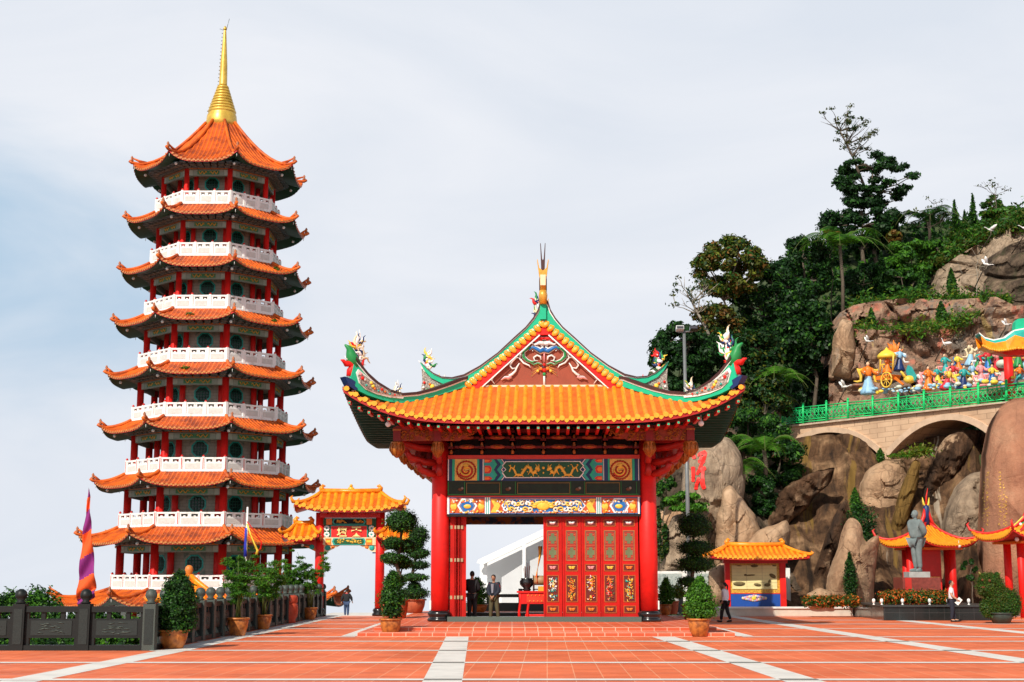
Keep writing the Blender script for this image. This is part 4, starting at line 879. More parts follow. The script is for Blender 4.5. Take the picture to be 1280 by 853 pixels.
for sx in (0, 1):
    for sy in (0, 1):
        def fin(g):
            if sx: g.xform(mx_)
            if sy: g.xform(my_)
        g = MB()
        top = [(590, 470), (575, 473), (560, 479), (540, 486), (520, 491), (500, 492.5), (485, 488), (470, 478.5), (458, 467.5), (448, 455), (443, 447)]
        bot = [(592, 482), (575, 485), (560, 490), (540, 496), (520, 501), (500, 504), (485, 502.5), (470, 498), (458, 494), (448, 489), (436, 480)]
        for i in range(len(top) - 1):
            q = lambda f, j: (top[j][0] + (bot[j][0] - top[j][0]) * f, top[j][1] + (bot[j][1] - top[j][1]) * f)
            k_ = lambda px, j: px / max(6, bot[j][1] - top[j][1])
            for a, b, th, mi in ((0, 99, .32, 0), (-1, 2.4, .46, 1), (2.4, 4.2, .38, 2)):
                j = i + 1; fa, fb = k_(a, i), min(1, k_(b, i)); ga, gb = k_(a, j), min(1, k_(b, j)); hplate(g, [q(fa, i), q(ga, j), q(gb, j), q(fb, i)], th, mi)
        ins = [(443.5, 466), (446, 461.5), (460, 474), (480, 487), (502, 494), (501, 498.5), (485, 497), (469, 493), (455, 487), (447, 479)]
        hplate(g, ins, .40, 2); cxx = 466; hplate(g, [(cxx + (a - cxx) * .93, 482 + (b - 482) * .80) for a, b in ins], .46, 3)
        for a, b, r_, mi in ((463, 483, 2.4, 5), (461, 479, 2.2, 5), (465, 486, 1.8, 7), (474, 487, 1.8, 6), (478, 490, 1.3, 7), (455, 482, 1.6, 8), (450, 473, 2.4, 6), (448, 468, 2.0, 9), (484, 493, 1.4, 8), (490, 494, 1.2, 6), (470, 489, 1.4, 8), (453, 475, 1.6, 2)):
            p = hip(a, b) - hn * (.24 if hn.y > 0 else -.24); g.ball(p, r_ * .027, .05, r_ * .027, mi, n=8, k=5)
        g.tube([hip(*p) for p in ((447, 457), (442, 448), (440, 440), (438, 434), (433, 430))], [.20, .22, .16, .10, .03], 8, 4)
        g.tube([hip(*p) for p in ((439, 470), (440, 463), (444, 458), (441, 453), (434, 454), (431, 450), (428, 449))], [.12, .14, .17, .14, .10, .06, .02], 8, 6); g.tube([hip(*p) for p in ((437, 471), (445, 464), (447, 456), (441, 450))], [.05, .06, .06, .04], 6, 2)
        hplate(g, [(430, 470.5), (437, 473), (443, 477), (442, 482), (446, 486), (443, 488), (436, 483), (433, 477)], .34, 10); g.tube([hip(*p) for p in ((440, 474), (442, 480), (447, 487), (442, 487.6))], [.06, .06, .06, .04], 6, 2)
        fin(g); hr = g.build('hip_ridge', [green, ridge_dark, white, mat('relief_grey', (.16, .15, .13), .7, .5, 18), MATS['leaf_green_paint'], yellow, red, orange, teal, pinkp, navy], pav, fixn=True)
        f = flourish(hip, (450, 438), 16, 40, 3 + sx, 15); fin(f); f.build('ridge_dragon', CM, hr)
        f = flourish(lambda a, b: at(a, b, yg - .1), (534, 455), 16, 26, 8 + sx, 13); fin(f); f.build('ridge_dragon', CM, hr)
f = flourish(lambda a, b: at(a, b, YM), (670, 385), 10, 30, 21, 9); f.build('ridge_dragon', CM, pav)
# ---- brackets under the front eave
yb_ = 49.55
m = MB(); zA = zat(534, yb_); zB = zat(568, yb_)
m.box(XC - CX + .25, YF - .05, zB - .1, XC + CX - .25, YF + .1, zA + .3, 0)
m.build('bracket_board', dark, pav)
m = MB(); mo = MB()
for k in range(7):
    x = at(560 + (25 + 1225 * k / 6) / 5.33, 550, yb_).x
    m.lathe([(.045, 0), (.06, .08), (.03, .15), (.055, .28), (.03, .42), (.06, .52), (.035, .62), (.06, .74), (.035, .85), (.05, 1.0)], (x, yb_ - .15, zB), 8, 0)
    for lv in range(4):
        for side_ in (-1, 1): m.box(x - .09, yb_ - .5 - lv * .22, zB + .15 + lv * .26, x + .09, yb_ + .4, zB + .24 + lv * .26, 1)
    if k < 6:
        x2 = at(560 + (25 + 1225 * (k + 1) / 6) / 5.33, 550, yb_).x; mid = (x + x2) / 2
        for py in (547, 558.6):
            z = zat(py, yb_); mo.ball((mid, yb_ - .05, z), .29, .08, .082, 0, 14, 6); mo.ball((mid, yb_ - .13, z), .12, .05, .04, 1, 8, 5)
            mo.box(x + .1, yb_ + .1, z - .04, x2 - .1, yb_ + .2, z + .04, 2)
        mo.box(mid - .35, yb_ - .2, zat(539, yb_) - .06, mid + .35, yb_ + .2, zat(539, yb_) + .06, 2)
for y, xx in ((yb_, None),):
    mo.box(XC - CX - 1.6, yb_ - 1.2, zA + .05, XC + CX + 1.6, yb_ - 1.0, zA + .25, 2)
bk = m.build('bracket_posts', [dgold, dred], pav); mo.build('bracket_bosses', [mat('boss_red', (.36, .07, .03), .5, .2, 6), dgold, dred], bk)
for sx in (-1, 1):                                    # carved corner brackets with hanging lotus pendants
    g = MB()
    y0 = 48.6; xo = XC + sx * (CX + 1.42)
    def pend(x, y, zt, L=1.0, r=.16):
        g.box(x - .13, y - .13, zt - .5, x + .13, y + .13, zt, 1); g.box(x - .15, y - .15, zt - .12, x + .15, y + .15, zt - .06, 0)
        g.lathe([(r, 0), (r * 1.15, -.05), (r * .9, -.1), (r * 1.1, -.2), (r * 1.15, -.3), (r * .9, -.42), (r * .55, -.5), (r * .2, -.56)][::-1], (x, y, zt - .5), 12, 0)
        for q in range(8): a = q * math.pi / 4; g.tube([(x + r * 1.1 * math.cos(a), y + r * 1.1 * math.sin(a), zt - .55), (x + r * 1.25 * math.cos(a), y + r * 1.25 * math.sin(a), zt - .78), (x + r * .7 * math.cos(a), y + r * .7 * math.sin(a), zt - .98)], [.02, .035, .015], 4, 0)
    zt = zat(536, y0)
    pend(XC + sx * CX, y0, zt + .05); pend(xo, y0, zt + .05, r=.20)
    for k, y in enumerate((51.2, 53.9, 56.6, 58.9)): pend(xo, y, zt + .02)
    g.box(min(xo, XC + sx * 1.9), y0 - .06, zt - .02, max(xo, XC + sx * 1.9), y0 + .06, zt + .10, 2)
    g.box(xo - .06, y0, zt - .02, xo + .06, 58.9, zt + .10, 2)
    rs = random.Random(4)
    def scroll(x0, x1, z0, z1, y, alongx=True, c=14):
        for _ in range(c):
            a = rs.uniform(x0, x1); b = rs.uniform(z0, z1); r_ = rs.uniform(.05, .11); P = []
            for j in range(9): th = j * .8 + rs.random(); q = r_ * (1 - j / 10); u = a + q * math.cos(th); w = b + q * math.sin(th); P.append((u, y, w) if alongx else (y, u, w))
            g.tube(P, .022, 4, 0)
    a, b = sorted((XC + sx * 2.9, xo)); 
    g.box(a, y0 - .03, zt - .42, b, y0 + .03, zt, 3); scroll(a, b, zt - .40, zt - .03, y0 - .07, True, 40)
    g.plate([(XC + sx * 2.9, zt), (XC + sx * 2.1, zt), (XC + sx * 2.9, zt - .4)], (0, y0, 0), (1, 0, 0), (0, -1, 0), .06, 3); scroll(*sorted((XC + sx * 2.3, XC + sx * 2.9)), zt - .25, zt - .03, y0 - .07, True, 12)
    for k in range(8):
        y = 49.2 + k * 1.2; g.box(min(xo, XC + sx * (CX + .3)), y - .08, zt - .35, max(xo, XC + sx * (CX + .3)), y + .08, zt - .12, 2)
        g.box(xo - .05, y - .3, zt - .38, xo + .05, y + .3, zt - .05, 3 if k % 2 else 0)
    for lv, (z_, l) in enumerate(((.45, 1.45), (.95, 1.15), (1.35, .75))):    # arms
        P = [(XC + sx * CX, YF - .1, zt - z_ - .15), (XC + sx * (CX + l * .5), YF - .15 - l * .2, zt - z_ - .12), (XC + sx * (CX + l * .9), YF - .2 - l * .4, zt - z_ + .02), (XC + sx * (CX + l), YF - .25 - l * .5, zt - z_ + .22)]
        g.tube(P, [.13, .13, .12, .10], 8, 2); g.box(min(XC + sx * CX, XC + sx * (CX + l)), YF + .4, zt - z_ - .1, max(XC + sx * CX, XC + sx * (CX + l)), YB, zt - z_ + .05, 2)
        P2 = [(XC + sx * CX, YF, zt - z_ - .15), (XC + sx * CX, YF - .7, zt - z_ - .1), (XC + sx * CX, YF - 1.2 + lv * .3, zt - z_ + .2)]; g.tube(P2, [.12, .12, .09], 8, 2)
    for k in range(5):
        y = 51.5 + k * 1.7; g.lathe([(.05, -.5), (.13, -.4), (.16, -.25), (.12, -.1), (.15, 0)], (XC + sx * (CX + .95), y, zt - .75 - .0 * k), 10, 0); g.box(XC + sx * (CX + .95) - .1, y - .1, zt - .75, XC + sx * (CX + .95) + .1, y + .1, zt - .3, 2)
        g.lathe([(.04, -.4), (.11, -.3), (.13, -.15), (.10, 0)], (XC + sx * (CX + .55), y, zt - 1.15), 10, 0); g.box(XC + sx * (CX + .55) - .08, y - .08, zt - 1.15, XC + sx * (CX + .55) + .08, y + .08, zt - .5, 2)
    g.build('corner_bracket', [dgold, dred, mat('bracket_red', (.42, .018, .012), .45, .2, 4), mat('carved_red', (.30, .05, .02), .6, .3, 10)], pav)
    g = MB(); p = at(487 if sx < 0 else 878, 530, 47.6); g.ball(p, .10); g.tube([p, p + Vector((0, 0, .3))], .015, 4); g.build('lamp_globe', MATS['globe_glass'], pav)
# ---- painted beams between the columns
XL, XR = XC - CX + .27, XC + CX - .27
def bx_(m, a, b, c, d, off, mi):                      # pixels of the front face at column distance
    p = at(a, b, YF); q = at(c, d, YF); m.plate([(p.x, p.z), (q.x, p.z), (q.x, q.z), (p.x, q.z)], (0, YF - .28 - off, 0), (1, 0, 0), (0, -1, 0), .012, mi)
def pp_(m, pts, off, mi): m.plate([pl(a, b, YF) for a, b in pts], (0, YF - .28 - off, 0), (1, 0, 0), (0, -1, 0), .012, mi)
fb = lambda v: 555 + v / 5.12
fy = lambda v: 560 + v / 5.12
def beam_core(py0, py1, mt, name, th=.26):
    m = MB(); z1 = zat(py0, YF); z0 = zat(py1, YF); m.box(XL, YF - .27, z0, XR, YF + .27, z1); return m.build(name, mt, pav)
beam_core(569.8, 575, mat('beam_red', (.60, .04, .02), .45, .1, 4), 'red_beam')
b1 = beam_core(575, 602, navy, 'painted_beam')
m = MB()
S = lambda a, b, c, d, off, mi: bx_(m, fb(a), fy(b), fb(c), fy(d), off, mi)
for s in (0, 1):
    Q = lambda v: v if not s else 1272 - v
    def S2(a, b, c, d, off, mi): A, B = sorted((Q(a), Q(c))); S(A, b, B, d, off, mi)
    S2(28, 76, 34, 212, .01, 1); S2(34, 76, 56, 212, .01, 0); S2(56, 76, 72, 212, .012, 2); S2(72, 76, 214, 212, .012, 3); S2(214, 76, 226, 212, .012, 2); S2(226, 76, 250, 212, .010, 0); S2(250, 76, 255, 212, .014, 1)
    S2(255, 78, 330, 210, .012, 4)
    for yy, hh in ((85, 14), (142, 24), (200, 14)):
        pts = [(262, yy - hh), (295, yy - hh), (312, yy), (295, yy + hh), (262, yy + hh)]; pts = [(Q(a), min(211, max(77, b))) for a, b in pts]
        pp_(m, [(fb(a), fy(b)) for a, b in pts], .022, 5); pts2 = [(262 + (a - 262) * .7 if not s else Q(262 + (Q(a) - 262) * .7), yy + (b - yy) * .6) for a, b in pts]; pp_(m, [(fb(a), fy(b)) for a, b in pts2], .030, 6)
    for w, (x0, wd, mi) in enumerate(((285, 14, 2), (303, 16, 0), (323, 22, 4), (349, 6, 1), (357, 18, 0))):
        for (ya, yb2, sg) in ((77, 110, 1), (110, 144, -1), (144, 178, 1), (178, 211, -1)):
            dx = 26; a0 = x0 + (0 if sg > 0 else dx); a1 = x0 + (dx if sg > 0 else 0)
            pts = [(a0 + 18, ya), (a0 + 18 + wd, ya), (a1 + 18 + wd, yb2), (a1 + 18, yb2)]; pp_(m, [(fb(Q(a)), fy(b)) for a, b in pts], .024 + w * .001, mi)
cen = [(395, 90), (870, 90), (895, 118), (872, 144), (895, 165), (870, 197), (395, 197), (372, 165), (395, 144), (372, 118)]
pp_(m, [(fb(a), fy(b)) for a, b in cen], .034, 1); sh = lambda k, L: [(635 + (a - 635) * k, 143 + (b - 143) * (k * .93)) for a, b in L]
pp_(m, [(fb(a), fy(b)) for a, b in sh(.975, cen)], .042, 8)
pt_ = m.build('beam_painting', [navy, white, green, gold, teal, red2, orange, mat('chev_yellow', (.8, .45, .1), .4, .1), panelgreen], b1)
def dragon(m, cx, cy, w, h, s, mi, off, rs):
    f = lambda a, b: at(fb(cx + s * a * w), fy(cy + b * h), YF - .28 - off)
    body = [(-.48, .1), (-.42, -.25), (-.33, -.1), (-.25, .3), (-.1, .32), (0, -.05), (.08, -.3), (.2, -.2), (.24, .1), (.33, .15), (.4, -.1)]
    P = []
    for i in range(len(body) - 1):
        for k in range(3): t = k / 3; P.append((body[i][0] + (body[i + 1][0] - body[i][0]) * t, body[i][1] + (body[i + 1][1] - body[i][1]) * t))
    m.tube([f(*p) for p in P], [.02 + .035 * math.sin(min(1, i / 22) * 1.7) for i in range(len(P))], 6, mi, flat=.5)
    m.ball(f(.42, -.15), .085, .03, .07, mi); m.ball(f(.47, -.05), .05, .03, .035, mi)
    for a, b, c, d in ((.42, -.2, .36, -.45), (.45, -.2, .46, -.45), (-.25, .3, -.34, .45), (-.22, .3, -.2, .48), (-.12, .3, -.02, .46), (.1, -.25, .12, -.48), (.2, -.1, .12, .3), (.24, .1, .3, .44), (-.42, -.2, -.5, -.4), (-.35, -.15, -.3, -.4), (.33, .1, .42, .3)):
        m.tube([f(a, b), f((a + c) / 2 + .015, (b + d) / 2), f(c, d)], [.03, .022, .01], 5, mi, flat=.5)
    for _ in range(9): m.ball(f(rs.uniform(-.5, .5), rs.uniform(-.45, .45)), .028, .015, .02, mi, 6, 4)
rs = random.Random(2); m = MB()
dragon(m, 515, 145, 200, 88, 1, 0, .055, rs); m.build('dragon_relief', ygold, b1); m = MB(); dragon(m, 762, 145, 200, 88, -1, 0, .055, rs); m.build('dragon_relief', ygold, b1); m = MB(); m.ball(at(fb(638), fy(128), YF - .34), .05, .02, .05, 0); m.ball(at(fb(638), fy(160), YF - .34), .03, .02, .04, 0)
m.build('pearl_relief', ygold, b1)
for cx in (143, 1128):
    m = MB()
    f = lambda a, b: at(fb(cx + a), fy(143 + b), YF - .28 - .04)
    for k in range(22):
        a0 = k / 22 * 2 * math.pi; m.tube([f(58 * math.cos(a0), 56 * math.sin(a0)), f(62 * math.cos(a0 + .25), 60 * math.sin(a0 + .25))], .03, 4, 1)
    P = [f((10 + 34 * t) * math.cos(t * 9), (8 + 34 * t) * math.sin(t * 9)) for t in [j / 26 for j in range(27)]]
    m.tube(P, .055, 6, 1, flat=.5); m.ball(f(0, -26), .12, .03, .1, 0); m.tube([f((8 + 30 * t) * math.cos(t * 9 + .5), (8 + 30 * t) * math.sin(t * 9 + .5)) + Vector((0, -.02, 0)) for t in [j / 20 for j in range(21)]], .028, 5, 0)
    m.build('dragon_medallion', [ygold, mat('relief_red', (.45, .03, .015), .5, .2, 8)], b1)
# dark band
b2 = beam_core(602, 620.4, mat('dark_green_beam', (.006, .022, .008), .6, .3, 6), 'dark_band_beam')
m = MB()
def frame(a, b, c, d, w, off, mi):
    S(a, b, c, b + w, off, mi); S(a, d - w, c, d, off, mi); S(a, b + w, a + w, d - w, off, mi); S(c - w, b + w, c, d - w, off, mi)
for a, c in ((145, 360), (470, 805), (905, 1122)): frame(a, 226, c, 298, 4, .012, 0)
for x in (28, 132, 365, 456, 808, 896, 1128, 1226): S(x, 220, x + 4, 302, .012, 1)
S(28, 299, 1240, 304, .012, 1)
for x in (105, 410, 858, 1180): m.ball(at(fb(x), fy(265), YF - .29), .09, .02, .06, 2); m.ball(at(fb(x + 12), fy(258), YF - .29), .05, .02, .05, 3)
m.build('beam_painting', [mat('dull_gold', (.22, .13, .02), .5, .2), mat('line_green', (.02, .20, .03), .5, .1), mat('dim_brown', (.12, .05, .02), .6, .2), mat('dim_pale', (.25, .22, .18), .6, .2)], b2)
beam_core(620.4, 622.4, MATS['beam_red'], 'red_beam'); b3 = beam_core(622.4, 643.4, navy, 'painted_beam')
m = MB(); CY = 375
S(28, 322, 1245, 426, .01, 6)
for x0, x1 in ((24, 36), (1236, 1248)): S(x0, 318, x1, 426, .02, 1)
for x0 in (264, 972):
    S(x0, 320, x0 + 7, 425, .02, 1); S(x0 + 7, 320, x0 + 13, 425, .02, 4); S(x0 + 13, 320, x0 + 20, 425, .022, 1); S(x0 + 20, 320, x0 + 26, 425, .02, 4); S(x0 + 26, 320, x0 + 33, 425, .02, 1)
S(300, 326, 970, 420, .014, 5); S(40, 326, 262, 420, .014, 5); S(1007, 326, 1234, 420, .014, 5)
def dia(cx, w, h, off, mi, sq=0): pp_(m, [(fb(cx + a), fy(CY - 2 + b)) for a, b in ((-w, 0), (-w * .55, -h), (w * .55, -h), (w, 0), (w * .55, h), (-w * .55, h))], off, mi)
for cx in (151, 1120):
    for sg in (-1, 1):
        for yy in (-40, 40):
            p = at(fb(cx + sg * 92), fy(CY + yy * .55), YF - .31); m.ball(p, .09, .02, .09, 7, 8, 4)
        p = at(fb(cx + sg * 88), fy(CY), YF - .31); m.ball(p, .13, .02, .14, 3, 8, 4)
    dia(cx, 64, 46, .022, 1); dia(cx, 52, 38, .030, 8); dia(cx, 40, 34, .038, 9); dia(cx, 18, 22, .046, 9)
    m.ball(at(fb(cx), fy(CY), YF - .33), .14, .03, .08, 3, 10, 5)
pp_(m, [(fb(a), fy(b)) for a, b in ((368, 373), (398, 330), (872, 330), (905, 373), (872, 416), (398, 416))], .022, 1)
pp_(m, [(fb(a), fy(b)) for a, b in ((376, 373), (402, 333), (868, 333), (897, 373), (868, 413), (402, 413))], .030, 9)
pp_(m, [(fb(a), fy(b)) for a, b in ((300, 330), (340, 330), (362, 373), (340, 416), (300, 416), (322, 373))], .022, 3); pp_(m, [(fb(1270 - a), fy(b)) for a, b in ((300, 330), (340, 330), (362, 373), (340, 416), (300, 416), (322, 373))], .022, 3)
rs = random.Random(5)
m.ball(at(fb(635), fy(370), YF - .33), .26, .05, .17, 3, 14, 6)
for k in range(9): a = k / 8 * math.pi; m.ball(at(fb(635 + 55 * math.cos(a)), fy(378 - 32 * math.sin(a)), YF - .35), .09, .03, .05, 3, 8, 4)
for sg in (-1, 1):
    for k in range(12):
        cx = 635 + sg * (70 + 15 * k); cy = CY + (18 if k % 2 else -18); P = [at(fb(cx + sg * (22 - 2.2 * j) * math.cos(j * .8 + k)), fy(cy + (16 - 1.6 * j) * math.sin(j * .8 + k)), YF - .34) for j in range(9)]
        m.tube(P, [.035] * 9, 5, (3, 10, 1)[k % 3], flat=.5)
    m.ball(at(fb(635 + sg * 225), fy(CY), YF - .33), .14, .03, .10, 9, 8, 5); m.tube([at(fb(635 + sg * (205 + 42 * t)), fy(CY + 26 * math.sin(t * 6.28)), YF - .34) for t in [j / 8 for j in range(9)]], .03, 5, 3)
for cx, w in ((640, 300), (151, 100), (1120, 100)):
    for k in range(int(w / 2.2)):
        x = cx + rs.uniform(-w, w); y = CY + rs.choice([-1, 1]) * rs.uniform(26, 40)
        m.ball(at(fb(x), fy(y), YF - .325), .035, .02, .03, rs.choice([3, 7, 10, 1]), 5, 4)
m.build('beam_painting', [navy, white, green, ygold, teal, mat('scroll_red', (.55, .09, .02), .5, .2, 8), mat('strip_blue', (.02, .12, .3), .4, .1), orange, mat('violet_grey', (.16, .16, .30), .5, .1), blue, cream], b3)
beam_core(643.4, 646.2, dark, 'lower_rail')
# side and rear beams, rear lintel
for nm, z1, z0, mt in (('painted_beam', zat(575, YF), zat(602, YF), teal), ('painted_beam', zat(602, YF), zat(620, YF), MATS['dark_green_beam']), ('painted_beam', zat(622, YF), zat(646, YF), mat('side_beam_gold', (.5, .22, .05), .5, .5, 3, col2=(.03, .12, .25), v0=.45, v1=.55))):
    for sx in (-1, 1):
        m = MB(); m.box(XC + sx * CX - .2, YF + .3, z0, XC + sx * CX + .2, YB - .3, z1); m.build(nm, mt, pav)
    m = MB(); m.box(XL, YB - .25, z0, XR, YB + .25, z1); m.build(nm, mt, pav)
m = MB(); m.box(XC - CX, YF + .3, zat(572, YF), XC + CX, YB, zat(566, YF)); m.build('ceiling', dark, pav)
# ---- doors
DW = (at(798, 700, YF).x - at(679, 700, YF).x) / 5; dz0 = PZ + .17; dz1 = zat(646.2, YF); DH = dz1 - dz0
def make_door(parent, seed=0):
    d = MB(); w = DW / 2 - .008; d.box(-w, -.05, 0, w, .05, DH); d.box(-w, -.075, 0, -w + .055, .075, DH); d.box(w - .055, -.075, 0, w, .075, DH)
    cell = [(.985, .93), (.86, .53), (.50, .43), (.41, .115), (.10, .02)]
    ob = d.build('door_panel', door_red, parent, world_co=False)
    wi = DW * .31; fr = MB(); 
    ys = [(63 / 765, 115 / 765), (145 / 765, 380 / 765), (405 / 765, 460 / 765), (490 / 765, 695 / 765), (722 / 765, 778 / 765)]
    ys = [(1 - (a * 765 - 40) / 765, 1 - (b * 765 - 40) / 765) for a, b in ys]
    for (t, b) in ys:
        z1, z0 = t * DH, b * DH
        for a, c, e, f in ((-wi, z0, wi, z0 + .02), (-wi, z1 - .02, wi, z1), (-wi, z0, -wi + .02, z1), (wi - .02, z0, wi, z1)): fr.box(a, -.068, c, e, -.05, f, 0)
    fr.build('frame_moulding', mat('thin_gold', (.45, .13, .025), .45, .2, 8), ob)
    z1, z0 = ys[1][0] * DH, ys[1][1] * DH; lt = MB()
    lt.box(-wi + .03, -.056, z0 + .03, wi - .03, -.052, z1 - .03, 0)
    for zc in ((z0 * .27 + z1 * .73), (z0 * .73 + z1 * .27)):
        h = (z1 - z0) * .17; lt.box(-.06, -.064, zc - h, .06, -.058, zc + h, 1); lt.box(-.13, -.0645, zc - h * .45, .13, -.0582, zc + h * .45, 1)
        for sx in (-1, 1):
            for sz in (-1, 1):
                lt.box(min(sx * .07, sx * .14), -.07, zc + sz * h * .75 - .012, max(sx * .07, sx * .14), -.056, zc + sz * h * .75 + .012, 2); lt.box(sx * .14 - .008, -.07, min(zc, zc + sz * h), sx * .14 + .008, -.056, max(zc, zc + sz * h), 2)
    for sx in (-1, 1): lt.box(sx * (wi - .035) - .007, -.07, z0 + .02, sx * (wi - .035) + .007, -.056, z1 - .02, 3)
    lt.box(-wi + .03, -.07, z0 + .02, wi - .03, -.056, z0 + .034, 3); lt.box(-wi + .03, -.07, z1 - .034, wi - .03, -.056, z1 - .02, 3); lt.box(-wi + .03, -.07, (z0 + z1) / 2 - .01, wi - .03, -.056, (z0 + z1) / 2 + .01, 2)
    lt.build('lattice', [mat('lattice_red', (.35, .03, .015), .5, .2, 9), mat('lattice_glass', (.13, .17, .08), .3, .2, 4), mat('lattice_line', (.50, .10, .03), .5, .1), mat('lattice_grey', (.20, .16, .10), .6, .1)], ob)
    rs = random.Random(seed); PM = [orange, ygold, white, mat('leaf_green_dull', (.06, .16, .05), .5, .2), teal, pinkp, red, mat('panel_maroon', (.13, .012, .008), .5, .2)]
    for idx, (t, b) in enumerate(ys):
        if idx == 1: continue
        z1, z0 = t * DH, b * DH; c = MB(); c.box(-wi + .03, -.060, z0 + .03, wi - .03, -.0555, z1 - .03, 7)
        if idx == 3:
            for k in range(60):
                x = rs.uniform(-wi * .72, wi * .72); z = z0 + .1 + (z1 - z0 - .2) * rs.random(); mi = rs.choice([[2, 2, 4, 1], [0, 0, 1, 3], [1, 2, 6, 0], [5, 3, 6, 0], [1, 1, 4, 0]][seed % 5])
                an = rs.uniform(-1.5, 1.5) + (3.14 if x > 0 else 0); l = rs.uniform(.03, .08); c.tube([(x, -.07, z), (x + l * math.cos(an), -.08, z + l * math.sin(an)), (x + l * 1.5 * math.cos(an + .6), -.07, z + l * 1.5 * math.sin(an + .6))], [rs.uniform(.008, .02), .016, .005], 5, mi)
        else:
            mi = [2, None, [5, 1, 5, 1, 0][seed % 5], None, 0][idx]; zc = (z0 + z1) / 2
            for s in (-1, 1):
                c.tube([(0, -.07, zc), (s * .06, -.075, zc + .02), (s * .12, -.07, zc + .045)], [.04, .035, .01], 6, mi); c.tube([(0, -.07, zc - .02), (s * .05, -.075, zc - .03), (s * .10, -.07, zc)], [.03, .025, .01], 6, mi if idx != 0 else 5)
            c.ball((0, -.075, zc - .01), .035, .02, .045, 1 if idx else 2, 7, 5)
        c.build('carved_panel', PM, ob)
    return ob
for k in range(5):
    d = make_door(pav, k); d.location = (at(679, 700, YF).x + DW * (k + .5) - XC, .02 + (.0 if k % 2 else .01), dz0 - PZ)
proto = d
def fold(x, y, rz):
    c = copy_tree(proto, pav); c.location = (x - XC, y - YF, dz0 - PZ); c.rotation_euler = (0, 0, rz)
xl = XC - CX + .33
for k in range(4): fold(xl + .12 + .125 * k, YF + .36 + .02 * k, R(-93 + (k % 2) * 7))
for sx in (-1, 1):
    for k in range(10): fold(XC + sx * (CX - .05), YF + .7 + k * .655, R(90 * sx))
for k in range(5): fold(XC + .45 + DW * (k + .5), YB, R(180))
m = MB()
for k in range(4):
    for z in (.6, 1.9, 3.05):
        m.box(xl + .03 + .125 * k, YF + .03, dz0 + z, xl + .11 + .125 * k, YF + .05, dz0 + z + .12)
m.build('hinge_plates', mat('brass_plate', (.45, .35, .2), .4, .2, 5, metal=.3), pav)
pav.rotation_euler = (0, 0, R(-1.5))
# ------------------------------------------------------------------ generic hipped roof
def hip_roof(parent, cx, cy, ze, zr, W, Dd, Rw, lift, sp, r, mats, rz=0, name='roof', ridge_mat=0, conc=(.7, .3), tips=.25, orn=True, ridge_r=.09, rows=8, nseg=5, th=.12, zs=None):
    c, s = math.cos(rz), math.sin(rz); rot = lambda x, y: (cx + x * c - y * s, cy + x * s + y * c); rv = lambda x, y: (x * c - y * s, x * s + y * c)
    m = MB(); rise = zr - ze; Ds = W - Rw
    def zf_(L, D): return lambda x, d: ze + rise * (conc[0] * min(1, d / D) + conc[1] * min(1, d / D) ** 2) + lift * min(1, abs(x) / L) ** 3 * (1 - min(1, d / D)) ** 1.4
    for sg in (-1, 1):
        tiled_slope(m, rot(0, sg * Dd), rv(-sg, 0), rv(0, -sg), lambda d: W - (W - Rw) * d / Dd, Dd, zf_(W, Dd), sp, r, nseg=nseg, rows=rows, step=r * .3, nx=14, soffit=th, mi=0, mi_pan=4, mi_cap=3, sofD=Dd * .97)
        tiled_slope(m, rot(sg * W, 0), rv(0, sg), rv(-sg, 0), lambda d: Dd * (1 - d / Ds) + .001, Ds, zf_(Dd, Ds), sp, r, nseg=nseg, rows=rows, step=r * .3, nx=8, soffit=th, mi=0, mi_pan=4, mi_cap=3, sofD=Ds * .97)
    o = m.build(name, mats, parent); h = MB()
    for sx in (-1, 1):
        for sy in (-1, 1):
            P = []
            for k in range(8):
                t = k / 7; x = W + .05 - (W + .05 - Rw) * t; y = (Dd + .05) * (1 - t); z = ze + rise * (conc[0] * t + conc[1] * t * t) + lift * (x / W if x < W else 1) ** 3 * (1 - t) ** 1.4 + ridge_r * .6
                P.append(Vector((*rot(sx * x, sy * y), z)))
            tip = P[0] + (P[0] - P[1]).normalized() * .12 + Vector((0, 0, tips)); tip2 = P[0] + (P[0] - P[1]).normalized() * .02 + Vector((0, 0, tips * 1.5))
            h.tube([tip2, tip, P[0]] + P[1:], [ridge_r * .3, ridge_r * .7, ridge_r] + [ridge_r] * 7, 6, 0)
    P = [Vector((*rot(-Rw * 1.04, 0), zr + ridge_r)), Vector((*rot(0, 0), zr + ridge_r * .7)), Vector((*rot(Rw * 1.04, 0), zr + ridge_r))]
    if Rw > .05: h.tube(P, ridge_r * 1.3, 8, 0)
    if orn and Rw > .05:
        for sx in (-1, 1):
            q = Vector((*rot(sx * Rw, 0), zr + ridge_r)); ex = Vector((*rv(sx, 0), 0)); h.tube([q, q + Vector((0, 0, .12)) + ex * .04, q + Vector((0, 0, .25)) - ex * .06, q + Vector((0, 0, .2)) - ex * .16], [.11, .10, .07, .04], 7, 0)
            h.ball(q + Vector((0, 0, .1)), .12, n=8, k=6)
    h.build('ridge', mats[ridge_mat] if isinstance(ridge_mat, int) else ridge_mat, o)
    return o
RMY = [tile_y, mat('red_soffit', (.30, .014, .010), .5, .2, 5), red2, tile_y2, tile_yp]
